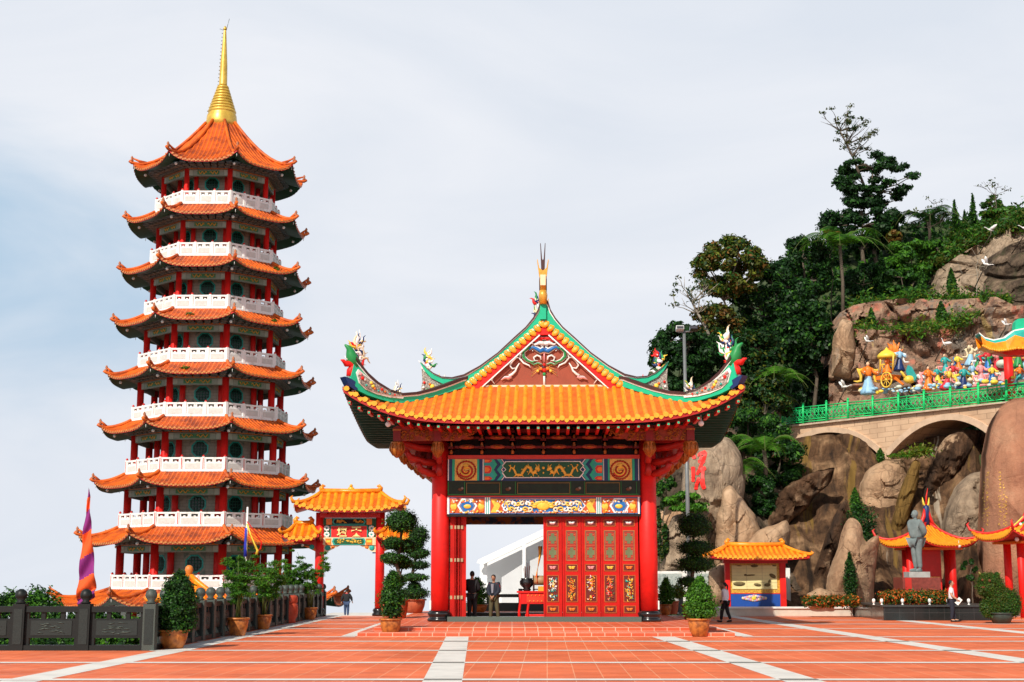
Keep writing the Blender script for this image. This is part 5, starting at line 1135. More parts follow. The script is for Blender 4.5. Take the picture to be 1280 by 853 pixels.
# ------------------------------------------------------------------ gateway
GY = 66.3; g0 = gnd(398, 768); gate_l = at(398, 760, GY).x; gate_r = at(474, 760, GY).x; gx = (gate_l + gate_r) / 2
gw_ = empty('gateway', (gx, GY, 0), 'red gateway with yellow tiled roofs and two golden characters on a red sign', 'gateway')
gz = lambda py: at(437, py, GY).z
for x in (gate_l, gate_r):
    m = MB(); m.lathe([(.215, .3), (.21, gz(641))], (x, GY, 0), 20); c = m.build('column', red, gw_)
    m = MB(); m.lathe([(.32, 0), (.34, .08), (.27, .16), (.31, .26), (.26, .34), (.215, .36)], (x, GY, 0), 20); m.build('column_base', black, c)
hip_roof(gw_, gx, GY, gz(638), gz(616), 2.52, .95, 1.38, .30, .345, .10, RMY, tips=.18, rows=8)
m = MB(); q = Vector((gx, GY, gz(615))); m.ball(q + Vector((0, 0, .12)), .16, .08, .13); m.ball(q + Vector((-.2, 0, .02)), .13, .07, .10); m.ball(q + Vector((.2, 0, .02)), .13, .07, .10); m.ball(q + Vector((0, 0, .28)), .08); m.build('ridge_flower', tile_y2, gw_)
for sx in (-1, 1):
    hip_roof(gw_, (gate_l if sx < 0 else gate_r) + sx * .78, GY, gz(674), gz(656), .86, .95, .38, .22, .33, .095, RMY, tips=.15, orn=True, rows=6)
    xc = gate_l if sx < 0 else gate_r
    m = MB(); m.plate([(0, gz(688)), (sx * .5, gz(681)), (sx * 1.2, gz(679)), (sx * 1.2, gz(675)), (0, gz(675))], (xc, GY, 0), (1, 0, 0), (0, -1, 0), .3, 0); m.ball((xc + sx * .35, GY - .16, gz(684)), .12, .04, .12, 1); m.plate([(0, gz(692)), (sx * .75, gz(682.5)), (0, gz(682.5))], (xc, GY, 0), (1, 0, 0), (0, -1, 0), .2, 2)
    m.build('side_bracket', [red2, teal, orange], gw_)
def gpl(m, pts, off, mi, th=.012): m.plate([pl(395 + a / 14.21, 640 + b / 14.22, GY) for a, b in pts], (0, GY - off, 0), (1, 0, 0), (0, -1, 0), th, mi)
def gr(m, a, b, c, d, off, mi): gpl(m, [(a, b), (c, b), (c, d), (a, d)], off, mi)
m = MB(); m.box(gate_l, GY - .25, gz(647.5), gate_r, GY + .25, gz(641), 0)
for k in range(2, 7):
    x = gate_l - .9 + k * (gate_r - gate_l + 1.8) / 8; m.box(x - .12, GY - .6, gz(643.5), x + .12, GY + .6, gz(641.5), 0)
m.build('roof_beam', [red2], gw_)
m = MB(); m.box(gate_l + .2, GY - .12, gz(657), gate_r - .2, GY + .12, gz(648), 0); gr(m, 135, 118, 1040, 235, .13, 0); gr(m, 190, 125, 290, 230, .14, 2); gr(m, 905, 125, 1000, 230, .14, 2); gpl(m, [(295, 180), (325, 125), (860, 125), (890, 180), (860, 228), (325, 228)], .145, 1); gpl(m, [(320, 180), (345, 135), (840, 135), (865, 180), (840, 215), (345, 215)], .16, 3)
for cx, s in ((440, 1), (740, -1)):
    for k in range(16): a = rs.uniform(-80, 80); b = rs.uniform(-25, 28); q = at(395 + (cx + a) / 14.21, 640 + (172 + b) / 14.22, GY - .17); m.tube([q, q + Vector((.05, 0, .03)), q + Vector((.11, 0, -.01))], [.02, .03, .01], 4, 4)
m.build('upper_beam', [panelgreen, teal, orange, dark, gold], gw_)
m = MB(); gr(m, 262, 240, 920, 462, .10, 1); gr(m, 275, 255, 905, 450, .115, 0)
m.box(gate_l + .2, GY - .06, gz(672), gate_r - .2, GY + .06, gz(657), 2)
for x0 in (140, 935):
    gr(m, x0, 238, x0 + 105, 460, .07, 2)
    for j in range(2):
        for k in range(8): an = k / 8 * 6.283; q = at(395 + (x0 + 52 + 36 * math.cos(an)) / 14.21, 640 + (292 + 112 * j + 34 * math.sin(an)) / 14.22, GY - .09); m.ball(q, .055, .02, .055, 3, 6, 4)
        q = at(395 + (x0 + 52) / 14.21, 640 + (292 + 112 * j) / 14.22, GY - .09); m.ball(q, .05, .02, .05, 4, 6, 4)
sb = m.build('sign_board', [mat('sign_red', (.70, .02, .015), .5, .05), teal, panelgreen, white, teal], gw_)
def text_mesh(txt, size):
    cu = bpy.data.curves.new('t', 'FONT'); cu.body = txt; cu.size = size; cu.extrude = .01; cu.offset = .018; cu.align_x = 'CENTER'; cu.align_y = 'CENTER'
    o = bpy.data.objects.new('t', cu); scene.collection.objects.link(o); bpy.context.view_layer.update()
    me = bpy.data.meshes.new_from_object(o.evaluated_get(bpy.context.evaluated_depsgraph_get())); bpy.data.objects.remove(o); return me
for ch, cx, cy in (('\u58c7', 460, 352), ('\u5929', 718, 352)):
    me = text_mesh(ch, .62); q = at(395 + cx / 14.21, 640 + cy / 14.22, GY - .16)
    b = MB(); xs = [v.co.x for v in me.vertices]; ysv = [v.co.y for v in me.vertices]; ox = (max(xs) + min(xs)) / 2; oy = (max(ysv) + min(ysv)) / 2; k = .46 / (max(ysv) - min(ysv))
    b.add([(q.x + (v.co.x - ox) * k, q.y - v.co.z, q.z + (v.co.y - oy) * k) for v in me.vertices], [tuple(p.vertices) for p in me.polygons]); b.build('golden_character', mat('sign_gold', (.95, .78, .30), .5, .05), sb, fixn=True)
m = MB(); m.box(gate_l + .2, GY - .12, gz(682), gate_r - .2, GY + .12, gz(672), 0); gr(m, 130, 468, 1050, 592, .13, 5)
for a, c in ((175, 275), (890, 1005)): gr(m, a, 475, c, 590, .14, 2); gr(m, a + 15, 505, c - 15, 545, .15, 1)
gpl(m, [(290, 528), (315, 470), (865, 470), (890, 528), (865, 590), (315, 590)], .145, 4); gpl(m, [(320, 528), (345, 482), (835, 482), (860, 528), (835, 575), (345, 575)], .16, 3)
for k in range(34): a = rs.uniform(360, 820); b = rs.uniform(490, 565); q = at(395 + a / 14.21, 640 + b / 14.22, GY - .17); m.tube([q, q + Vector((.05, 0, .02)), q + Vector((.09, 0, -.02))], [.02, .028, .01], 4, 6)
m.build('lower_beam', [cream, yellow, orange, panelgreen, teal, cream, ygold], gw_)
for sx, x in ((1, gate_l + .2), (-1, gate_r - .2)):
    m = MB(); m.plate([(0, gz(691)), (sx * .15, gz(690)), (sx * .75, gz(682)), (0, gz(682))], (x, GY, 0), (1, 0, 0), (0, -1, 0), .14, 0); m.ball((x + sx * .18, GY - .08, gz(685)), .13, .04, .13, 1); m.ball((x + sx * .42, GY - .08, gz(684)), .09, .03, .09, 2); m.plate([(0, gz(692)), (sx * .15, gz(692)), (sx * .15, gz(690.5)), (0, gz(690.5))], (x, GY, 0), (1, 0, 0), (0, -1, 0), .16, 3)
    m.build('corner_bracket', [cream, teal, orange, navy], gw_)
# ------------------------------------------------------------------ balustrades
def stone_post(par, x, y, mt, rz=0, h=1.12, s=.15):
    m = MB(); m.box(x - s, y - s, 0, x + s, y + s, h, 0); m.box(x - s * .7, y - s - .012, .15, x + s * .7, y + s + .012, h - .12, 1)
    m.lathe([(s * .6, 0), (s * .9, .03), (s * .5, .07), (s * .95, .16), (s * 1.0, .22), (s * .8, .31), (s * .3, .36)], (x, y, h), 12, 0); return m.build('post', mt, par)
def stone_bay(par, a, b, mt, seed=0, fine=True):
    a = Vector(a); b = Vector(b); d = (b - a); L = d.length; d.normalize(); n = Vector((d.y, -d.x)); Mx = Matrix(((d.x, n.x, 0, a.x), (d.y, n.y, 0, a.y), (0, 0, 1, 0), (0, 0, 0, 1)))
    m = MB(); m.box(0, -.12, 0, L, .12, .13, 0, Mx); m.box(0, -.09, .92, L, .09, 1.06, 0, Mx); m.box(0, -.055, .30, L, .055, .76, 0, Mx)
    for f in (.0, .30, .66, .93):
        x = L * f; m.box(x, -.05, .76, x + .1, .05, .92, 0, Mx)
    for f in (.0, .93): m.box(L * f, -.05, .13, L * f + .12, .05, .30, 0, Mx)
    m.box(.16, -.07, .36, L - .16, .07, .72, 1, Mx)
    o = m.build('panel', [mt[0], mt[1]], par)
    if fine:
        r_ = random.Random(seed); c = MB()
        for sg in (-1, 1):
            for _ in range(16):
                x = r_.uniform(.3, L - .45); z = r_.uniform(.40, .66); c.tube([Mx @ Vector((x, sg * .072, z)), Mx @ Vector((x + r_.uniform(.05, .12), sg * .078, z + r_.uniform(-.03, .05))), Mx @ Vector((x + r_.uniform(.14, .25), sg * .072, z + r_.uniform(-.02, .02)))], [.006, .016, .005], 4, 0)
        c.build('carving', mt[2], o)
GM = [granite, granite2, granite_l]
bl1 = empty('stone_balustrade', (-12, 35.0, 0), 'dark carved granite balustrade running to the left edge in front of the striped banner', 'balustrade')
x = -8.87
for k in range(6):
    stone_post(bl1, x, 35.0, [granite_l if k == 0 else granite, granite2]) if k != 0 else None
    stone_bay(bl1, (x - 1.6 + .14, 35.0), (x - .14, 35.0), GM, k); x -= 1.6
bl2 = empty('stone_balustrade', (-8.87, 50, 0), 'dark granite balustrade receding from the corner post towards the gateway', 'balustrade')
y = 35.0
for k in range(24):
    stone_post(bl2, -8.87, y, [granite_l, granite2]); 
    if k < 23: stone_bay(bl2, (-8.87, y + .14), (-8.87, y + 1.38 - .14), GM, 30 + k, fine=k < 10)
    y += 1.38
bl3 = empty('stone_balustrade', (8.5, 71, 0), 'pale carved stone balustrade behind the right red column', 'balustrade')
pz0 = at(835, 742, 71).z
for k in range(5):
    xx = 7.0 + k * 1.7; m = MB(); m.box(xx - .09, 70.9, 0, xx + .09, 71.1, pz0 + 1.25); m.build('post', white_old, bl3)
    if k < 4:
        m = MB(); m.box(xx + .09, 70.95, 0, xx + 1.61, 71.05, pz0 + 1.1, 0); m.box(xx + .22, 70.93, pz0 + .25, xx + 1.48, 71.07, pz0 + .98, 1); m.build('panel', [white_old, mat('pale_carved_stone', (.42, .47, .44), .7, .3, 8, col2=(.24, .30, .28), v0=.4, v1=.55)], bl3)
# railing at the far side of the platform and terrace
bl4 = empty('stone_balustrade', (1, 66.4, 0), 'low granite balustrade seen through the open doorway', 'balustrade')
for k in range(8):
    xx = -2.6 + k * 1.5; m = MB(); m.box(xx - .1, 66.5, 0, xx + .1, 66.7, 1.25); m.build('post', granite_l, bl4); m = MB(); m.box(xx + .1, 66.53, .85, xx + 1.4, 66.67, 1.0); m.box(xx + .1, 66.55, .15, xx + 1.4, 66.65, .6); m.build('panel', granite_l, bl4)
# ------------------------------------------------------------------ notice board
NY = 68.6; nb = empty('notice_board', (at(943, 757, NY).x, NY, 0), 'yellow framed notice board with red posts, blue base and yellow tiled roof', 'notice board')
ncx = at(943, 757, NY).x; nz_ = lambda py: at(943, py, NY).z
def npx(px): return at(px, 720, NY).x
for x0, x1 in ((npx(906), npx(912)), (npx(974), npx(981.5))):
    m = MB(); m.box(x0, NY - .16, 0, x1, NY + .16, nz_(699)); m.build('post', red, nb)
m = MB(); m.box(npx(904), NY - .2, nz_(704.5), npx(984), NY + .2, nz_(699)); m.build('beam', red2, nb)
m = MB(); m.box(npx(912), NY - .08, nz_(742), npx(974), NY + .08, nz_(704.5), 0); m.box(npx(914.5), NY - .11, nz_(736.5), npx(970.5), NY - .08, nz_(707), 1)
for px in (932.5, 952): m.box(npx(px), NY - .118, nz_(736.5), npx(px + .5), NY - .11, nz_(707), 2)
for k in range(6): m.box(npx(914.5), NY - .116, nz_(711 + 4.3 * k), npx(970.5), NY - .11, nz_(711.3 + 4.3 * k), 2)
m.build('panel', [mat('frame_gold', (.72, .42, .05), .45, .3, 12, col2=(.45, .22, .03), v0=.4, v1=.6), mat('panel_cream', (.80, .70, .33), .6, .08, 3), mat('panel_line', (.55, .47, .25), .6, .1)], nb)
m = MB()
for a, b, w, h, an in ((395, 537, 68, 24, 0), (515, 442, 60, 8, .05), (565, 338, 42, 16, 0), (770, 450, 40, 22, -.5), (600, 548, 42, 16, -.15), (712, 550, 36, 20, .1), (735, 510, 14, 22, -.5), (465, 440, 16, 12, 0), (790, 335, 24, 8, 0), (395, 338, 30, 4, 0)):
    q = at(880 + a / 8.98, 670 + b / 8.98, NY - .13); m.ball(q, w / 8.98 * .039, .04, h / 8.98 * .039, 0, 12, 6, M=Matrix.Rotation(-an, 3, 'Y'))
m.build('relief', mat('relief_olive', (.16, .12, .045), .7, .4, 14), nb)
m = MB(); m.box(npx(912), NY - .12, .05, npx(974), NY + .12, nz_(742), 0); m.box(npx(912), NY - .13, nz_(742.6), npx(974), NY + .13, nz_(741.6), 1)
for k in range(22):
    a = -1 + 2 * k / 21; q = at(880 + (565 + a * 125) / 8.98, 670 + (700 + (12 if k % 2 else -12) * (1 - abs(a)) * 2.2) / 8.98, NY - .14); m.ball(q, .085, .03, .07, (2, 3, 4)[k % 3], 7, 5)
m.ball(at(880 + 560 / 8.98, 670 + 700 / 8.98, NY - .15), .12, .04, .11, 5)
m.build('base_panel', [mat('base_blue', (.012, .075, .36), .45, .1, 3), red2, cream, pinkp, mat('lilac', (.45, .40, .65), .5, .1), yellow], nb)
hip_roof(nb, ncx + .1, NY, nz_(697.5), nz_(683), 2.38, 1.1, 1.36, .10, .24, .075, RMY, rz=R(3), tips=.10, rows=6)
# ------------------------------------------------------------------ small pavilions by the rocks
def small_pavilion(px, Y, base_z, pe_y, w, cols, label, rz, top_y, wall=False):
    c0 = at(px, pe_y, Y); o = empty('small_pavilion', (c0.x, Y, base_z), label, 'pavilion', 'small red pavilions by the rock face'); ze = c0.z
    zt = at(px, top_y, Y).z
    hip_roof(o, c0.x, Y, ze, zt, w, w * .95, .10, .42, .17, .055, RMY, rz=rz, ridge_mat=red2, tips=.22, orn=False, conc=(.25, .75), ridge_r=.07, rows=8)
    m = MB(); c, s = math.cos(rz), math.sin(rz)
    for sg in (-1, 1):                       # upswept finial horns
        P = [Vector((c0.x + sg * a * c, Y + sg * a * s, zt + z)) for a, z in ((1.05, -.55), (.70, -.30), (.35, .0), (.16, .35), (.10, .72))]; m.tube(P, [.04, .07, .09, .10, .05], 6, 0); m.tube([p + Vector((0, 0, .08)) for p in P], [.02, .035, .04, .04, .02], 5, 1)
    m.lathe([(.14, 0), (.11, .5), (.15, .85), (.06, .95)], (c0.x, Y, zt - .05), 10, 2)
    for sg in (-1, 1): m.tube([(c0.x, Y, zt + .8), (c0.x + sg * .12, Y, zt + .95), (c0.x + sg * .16, Y, zt + 1.25)], [.05, .05, .015], 5, 1)
    m.tube([(c0.x, Y, zt + .8), (c0.x + .03, Y, zt + 1.3), (c0.x + .12, Y, zt + 1.7)], [.05, .04, .01], 5, 0)
    for k in range(10): m.ball((c0.x + (-.55 + .1 * k) * c, Y - .1 + (-.55 + .1 * k) * s, zt - .16 + .12 * abs(k - 5) * -.2), .075, mi=(3, 4, 5, 2)[k % 4], n=7, k=5)
    m.build('roof_finial', [red2, yellow, navy, white, MATS['leaf_green_paint'], teal], o)
    m = MB(); rr = w * .62
    for a in cols:
        x = c0.x + rr * math.cos(R(a)); y = Y + rr * math.sin(R(a)); m = MB(); m.lathe([(.17, base_z), (.17, ze + .05)], (x, y, 0), 14); m.build('column', red, o)
    m = MB(); b = rr * .95
    m.box(-b, -b, ze - .1, b, b, ze + .05, 0, Matrix.Translation((c0.x, Y, 0)) @ Matrix.Rotation(rz, 4, 'Z')); m.box(-b * 1.1, -b * 1.1, ze - .22, b * 1.1, b * 1.1, ze - .12, 1, Matrix.Translation((c0.x, Y, 0)) @ Matrix.Rotation(rz, 4, 'Z'))
    m.build('ceiling_frame', [red2, orange], o)
    m = MB()
    for sg in (-1, 1): p = (c0.x + sg * w * .62, Y - w * .75, ze - .05); m.ball(p, .10); m.tube([p, (p[0], p[1], ze + .2)], .012, 4)
    m.build('lamp_globe', MATS['globe_glass'], o)
    if wall:
        m = MB(); m.box(c0.x - .75, Y - .1, base_z, c0.x + .55, Y + .1, ze - .2, 0); m.box(c0.x - .1, Y - .13, base_z + .3, c0.x + .45, Y - .1, base_z + 1.7, 1); m.box(c0.x - .1, Y - .14, base_z + 1.7, c0.x + .45, Y - .1, base_z + 1.8, 2); m.build('shrine_wall', [red2, mat('shrine_door', (.22, .06, .03), .6, .2, 4), gold], o)
    return o
small_pavilion(1160, 67.5, 0, 682, 1.72, (-20, 200, 20, 160), 'small red pavilion with upturned roof standing directly behind the grey statue', R(22), 655, wall=True)
small_pavilion(1290, 64.0, 0, 674, 1.95, (225, 315, 45, 135), 'small red pavilion cut off by the right edge next to the animal-shaped topiary', R(10), 648)
# ------------------------------------------------------------------ bridge
BA = at(966, 536, 93); BB = at(1262, 503, 75); bd = Vector((BB.x - BA.x, BB.y - BA.y, 0)).normalized(); bn = Vector((bd.y, -bd.x, 0))    # bn looks towards the plaza
def bpt(px, py, off=0):
    d = ray(px, py); o0 = Vector((0, 0, EYE)); P0 = Vector((BA.x, BA.y, 0)) - bn * off; t = (P0 - o0).dot(bn) / d.dot(bn); return o0 + d * t
def bsz(px, py): p = bpt(px, py); return ((p - BA).dot(bd), p.z)
br_ = empty('arched_bridge', tuple(BA), 'pale stone bridge with two arches carrying the green railing', 'bridge')
def arc(x0, y0, x1, y1, ym, n=16):
    out = []
    for k in range(n + 1):
        t = k / n; x = x0 + (x1 - x0) * t; b = y0 + (y1 - y0) * t; e = (1 - abs(2 * t - 1) ** 2.1); out.append((x, b + (ym - (y0 + y1) / 2) * e))
    return out
loop = [(966, 536), (1060, 525.5), (1160, 514), (1262, 503.5), (1300, 500), (1300, 548), (1238, 543)] + arc(1236, 543, 1112, 571, 527)[1:] + [(1112, 574), (1100, 574)] + arc(1099, 567, 993, 558, 541)[1:] + [(990, 566), (980, 548), (966, 541)]
m = MB(); m.plate([bsz(*p) for p in loop], Vector((BA.x, BA.y, 0)) - bn * 1.5, bd, bn, 3.0, 0)
br_stone = None
def bridgemat():
    m_ = brickmat('bridge_stone', (.66, .46, .30), (.40, .26, .17), .62, .30, vertical=True, rough=.8, off=.5, ms=.014, spec=.2, col2=(.58, .40, .26)); return m_
m.build('bridge_body', bridgemat(), br_, fixn=True)
for x0, y0, x1, y1, ym in ((1236, 543, 1112, 571, 527), (1099, 567, 993, 558, 541)):
    m = MB(); A = [bsz(*p) for p in arc(x0, y0, x1, y1, ym, 22)]; C0 = (sum(a[0] for a in A) / len(A), A[0][1] - 1.0)
    for i in range(len(A) - 1):
        f = lambda a: (C0[0] + (a[0] - C0[0]) * 1.05, a[1] + .34)
        m.plate([A[i], A[i + 1], f(A[i + 1]), f(A[i])], Vector((BA.x, BA.y, 0)) + bn * .05, bd, bn, .16, 0)
    m.build('arch_ring', mat('arch_stone', (.62, .44, .30), .8, .15, 2), br_)
m = MB(); m.plate([bsz(*p) for p in ((966, 534.6), (1262, 502), (1300, 498.4), (1300, 500.4), (1262, 504), (966, 536.6))], Vector((BA.x, BA.y, 0)) - bn * 1.4, bd, bn, 3.2, 0); m.build('bridge_coping', mat('coping', (.58, .44, .32), .8, .2, 3), br_)
gp = mat('railing_green', (.01, .55, .15), .45, .15, 4); gp2 = gp
rl = empty('green_railing', tuple(BA), 'bright green lattice railing along the top of the stone bridge', 'railing')
rails = [(978, 512, 531.5), (1004, 509, 529), (1033, 506, 526), (1060, 503, 523), (1091, 500, 520.5), (1123, 496.5, 516.5), (1155, 492.5, 514), (1188, 488.5, 511), (1223, 484.5, 507.5), (1258, 480.5, 503.5), (1300, 476, 499)]
for (xa, ta, ba), (xb, tb, bb) in zip(rails, rails[1:]):
    T0, B0, T1, B1 = bpt(xa, ta, .15), bpt(xa, ba, .15), bpt(xb, tb, .15), bpt(xb, bb, .15)
    m = MB(); m.tube([B0 - Vector((0, 0, .05)), T0 + Vector((0, 0, .18))], .075, 6); m.tube([T0 + Vector((0, 0, .18)), T0 + Vector((0, 0, .28))], [.10, .03], 6); m.build('railing_post', gp, rl)
    m = MB(); L = lambda u, v: (T0 * v + B0 * (1 - v)) * (1 - u) + (T1 * v + B1 * (1 - v)) * u
    for v in (.06, .20, .82, .98): m.tube([L(0, v), L(1, v)], .04, 5)
    for k in range(3):
        u0, u1 = k / 3, (k + 1) / 3; um = (u0 + u1) / 2
        m.tube([L(u0, .2), L(u1, .82)], .026, 4); m.tube([L(u0, .82), L(u1, .2)], .026, 4); m.tube([L(um, .2), L(um, .82)], .026, 4); m.tube([L(u0, .51), L(um, .82)], .024, 4); m.tube([L(um, .82), L(u1, .51)], .024, 4); m.tube([L(u1, .51), L(um, .2)], .024, 4); m.tube([L(um, .2), L(u0, .51)], .024, 4)
        m.tube([L(u0, .06), L(u0, .98)], .03, 4)
    m.build('railing_panel', gp, rl)
# pavilion roof above the railing at the right edge
c0 = bpt(1292, 430, 1.5); tp = empty('edge_pavilion', (c0.x, c0.y, bpt(1262, 500, 1.5).z), 'red-columned pavilion with curved turquoise and yellow roof at the upper right edge', 'pavilion')
def epx(px, py, o=0): return at(px, py, c0.y - 1.6 + o)
m = MB(); A = [(1224, 417), (1231, 423), (1242, 426), (1256, 423), (1268, 414), (1290, 410), (1330, 416)]; Bc = [(1226, 420), (1233, 426), (1244, 429), (1257, 426.5), (1269, 419), (1290, 425), (1330, 428)]; Cc = [(1229, 433), (1237, 437), (1248, 439), (1259, 438), (1270, 436), (1290, 436), (1330, 437)]; Dc = [(1240, 438), (1246, 441), (1252, 442), (1260, 444), (1270, 444), (1290, 444), (1330, 444)]
def band(a, b, mi, y0=0, y1=0, th=.8):
    for i in range(len(a) - 1):
        P = [epx(*a[i], y0), epx(*a[i + 1], y0), epx(*b[i + 1], y1), epx(*b[i], y1)]; Q = [p + Vector((0, th, 0)) for p in P]
        m.add(P + Q, [(3, 2, 1, 0), (4, 5, 6, 7), (0, 1, 5, 4), (2, 3, 7, 6)], mi)
band([(x, y - 1.5) for x, y in A], A, 3, .0, 0, .6); band(A, Bc, 0, .0, -.1, .7); band(Bc, Cc, 1, -.1, -.3, .9); band(Cc, Dc, 2, -.2, 0, .7)
m.plate([(epx(a, b).x, epx(a, b).z) for a, b in ((1270, 412), (1271, 402), (1274, 398), (1300, 396), (1320, 410), (1320, 414))], (0, c0.y - 1.2, 0), (1, 0, 0), (0, -1, 0), .5, 4)
for k in range(24):
    t = k / 23; i = min(5, int(t * 6)); f = t * 6 - i; x = Cc[i][0] + (Cc[i + 1][0] - Cc[i][0]) * f; y = Cc[i][1] + (Cc[i + 1][1] - Cc[i][1]) * f; m.ball(epx(x, y - .5, -.7), .075, mi=5, n=7, k=5)
m.build('roof', [teal, tile_y, red2, white, green, tile_y2], tp)
m = MB(); q = bpt(1263, 500, 1.2); m.lathe([(.26, 0), (.24, bpt(1263, 438, 1.2).z - q.z)], tuple(q), 14); m.build('column', red, tp)
m = MB(); q = bpt(1300, 500, 3.5); m.lathe([(.26, 0), (.24, 3.2)], tuple(q), 14); m.build('column', red, tp)
# ------------------------------------------------------------------ lamp post
LY_ = 68.0; b0 = at(861.5, 720, LY_); lp_ = empty('floodlight_pole', (b0.x, LY_, 0), 'tall grey pole with two floodlights rising behind the pavilion roof', 'lamp post')
tz = at(857, 414, LY_).z; m = MB(); m.lathe([(.11, 0), (.10, 5), (.075, tz)], (b0.x, LY_, 0), 10); m.build('pole', metal_g, lp_)
m = MB(); m.tube([(b0.x - .3, LY_, tz - .05), (b0.x + .42, LY_, tz - .02)], .045, 6); m.build('arm', metal_g, lp_)
for sx in (-1, 1):
    m = MB(); x = b0.x + (-.22 if sx < 0 else .46); m.box(-.19, -.15, -.10, .19, .15, .10, 0, Matrix.Translation((x, LY_ - .1, tz + .1)) @ Matrix.Rotation(R(-20), 4, 'X')); m.box(-.16, -.17, -.08, .16, -.15, .05, 1, Matrix.Translation((x, LY_ - .1, tz + .1)) @ Matrix.Rotation(R(-20), 4, 'X')); m.build('floodlight', [mat('floodlight_case', (.55, .56, .55), .4, .1) if sx < 0 else black, mat('floodlight_glass', (.06, .06, .07), .1, 0)], lp_)
# ------------------------------------------------------------------ white stair building seen through the doorway
sb_ = empty('stair_building', (3.5, 76, -3), 'white stair building with a sloping parapet seen through the open doorway', 'building')
def spl(m, pts, Y, th, mi): m.plate([pl(a, b, Y) for a, b in pts], (0, Y, 0), (1, 0, 0), (0, -1, 0), th, mi)
m = MB(); spl(m, [(600, 790), (600, 702), (699, 655), (760, 626), (760, 790)], 78, .3, 0); m.build('rear_wall', mat('stair_white', (.78, .79, .79), .7, .03, 1), sb_)
m = MB(); spl(m, [(596, 704), (598, 700), (700, 652), (760, 624), (760, 630), (700, 660), (604, 706)], 76.8, 1.2, 0); m.build('handrail', MATS['stair_white'], sb_)
m = MB(); spl(m, [(627, 790), (627, 722), (652, 706), (700, 684), (700, 790)], 76, .4, 0); m.build('stair_wall', mat('stair_shade', (.55, .56, .57), .8, .04, 1), sb_)  # darker copy of the stair white, shade put into its colour
m = MB(); spl(m, [(605, 790), (605, 700), (609, 698), (609, 790)], 77, .3, 0); m.build('pillar', MATS['stair_white'], sb_); m = MB(); spl(m, [(653, 790), (653, 678), (657, 676), (657, 790)], 75.5, .3, 0); m.build('pillar', MATS['stair_white'], sb_)
# ------------------------------------------------------------------ altar table and what stands on it
AY = 51.4; tx0 = at(646, 750, AY).x; tx1 = at(684, 750, AY).x + .3; tz = at(660, 739, AY).z
at_ = empty('altar_table', ((tx0 + tx1) / 2, AY, PZ), 'red lacquered altar table with gilded apron inside the pavilion', 'table')
m = MB(); m.box(tx0, AY - .45, tz - .06, tx1, AY + .45, tz); m.build('table_top', red, at_)
m = MB(); m.box(tx0 + .1, AY - .40, tz - .45, tx1 - .1, AY - .34, tz - .06, 0); m.box(tx0 + .35, AY - .42, tz - .40, tx1 - .3, AY - .395, tz - .12, 1)
for k in range(14): m.ball((tx0 + .4 + k * .07, AY - .43, tz - .15 - .2 * (k % 2)), .025, mi=2, n=5, k=4)
m.build('apron', [red, mat('apron_red', (.80, .05, .02), .4, .1), gold], at_)
for x in (tx0 + .12, tx0 + .42, tx1 - .12):
    for y in (-.36, .36): m = MB(); m.tube([(x, AY + y, tz - .06), (x + .02, AY + y, tz - .3), (x - .04, AY + y, PZ + .3), (x - .02, AY + y, PZ + .02)], [.07, .05, .045, .07], 6); m.build('leg', red, at_)
m = MB(); m.box(tx0 + .3, AY - .36, PZ + .15, tx1 - .1, AY + .36, PZ + .22); m.build('stretcher', red, at_)
m = MB(); q = at(655, 727, AY); z = tz
m.lathe([(.12, 0), (.16, .05), (.12, .10), (.24, .22), (.26, .34), (.2, .42), (.22, .46)], (q.x + .1, AY, z), 14, 0)
o = m.build('incense_urn', black); tag(o, 'dark bronze incense urn standing on the red altar table', 'incense urn')
m = MB()
for k in range(11): a = rs.uniform(-.14, .14); m.tube([(q.x + .1 + a * .6, AY + rs.uniform(-.1, .1), z + .4), (q.x + .1 + a, AY + rs.uniform(-.1, .1), z + .8 + rs.uniform(0, .2))], .008, 4)
o = m.build('incense_sticks', mat('incense', (.12, .05, .05), .8, .2)); tag(o, 'bundle of thin incense sticks standing in the bronze urn', 'incense')
m = MB(); x = q.x + .62; m.tube([(x - .28, AY - .05, z + .38), (x + .28, AY - .05, z + .38)], [.17, .17], 14, 0); m.tube([(x - .30, AY - .05, z + .38), (x - .28, AY - .05, z + .38)], .2, 14, 1); m.tube([(x + .28, AY - .05, z + .38), (x + .3, AY - .05, z + .38)], .2, 14, 1); m.box(x - .3, AY - .2, z, x - .24, AY + .1, z + .25, 1); m.box(x + .24, AY - .2, z, x + .3, AY + .1, z + .25, 1); m.box(x - .3, AY - .2, z + .04, x + .3, AY + .1, z + .08, 1)
o = m.build('drum', [mat('drum_skin', (.38, .24, .12), .5, .2, 8), mat('drum_wood', (.06, .018, .012), .4, .2)]); tag(o, 'wooden drum lying on its stand on the red altar table', 'drum')
m = MB(); x = q.x + .5; m.box(x, AY - .42, z + .002, x + .75, AY - .25, z + .17); o = m.build('offering_box', mat('offering_yellow', (.7, .38, .04), .5, .1)); tag(o, 'yellow offering box at the front edge of the red altar table', 'box')
m = MB(); p0 = at(676, 683, 51.2)
P = lambda i, j: p0 + Vector((-.10 - .03 * j * (i / 4) + .03 * i + .02 * math.sin(j * .9), .06 * math.sin(i * 1.4 + j * .4), -j * .19))
m.grid(P, 5, 7, 0); o = m.build('hanging_banner', [mat('banner_yellow', (.85, .42, .03), .7, .2, 3, col2=(.75, .12, .02), v0=.4, v1=.6)]); tag(o, 'yellow and orange cloth banner hanging at the edge of the red doors', 'banner')
sm = o.modifiers.new('thickness', 'SOLIDIFY'); sm.thickness = .01
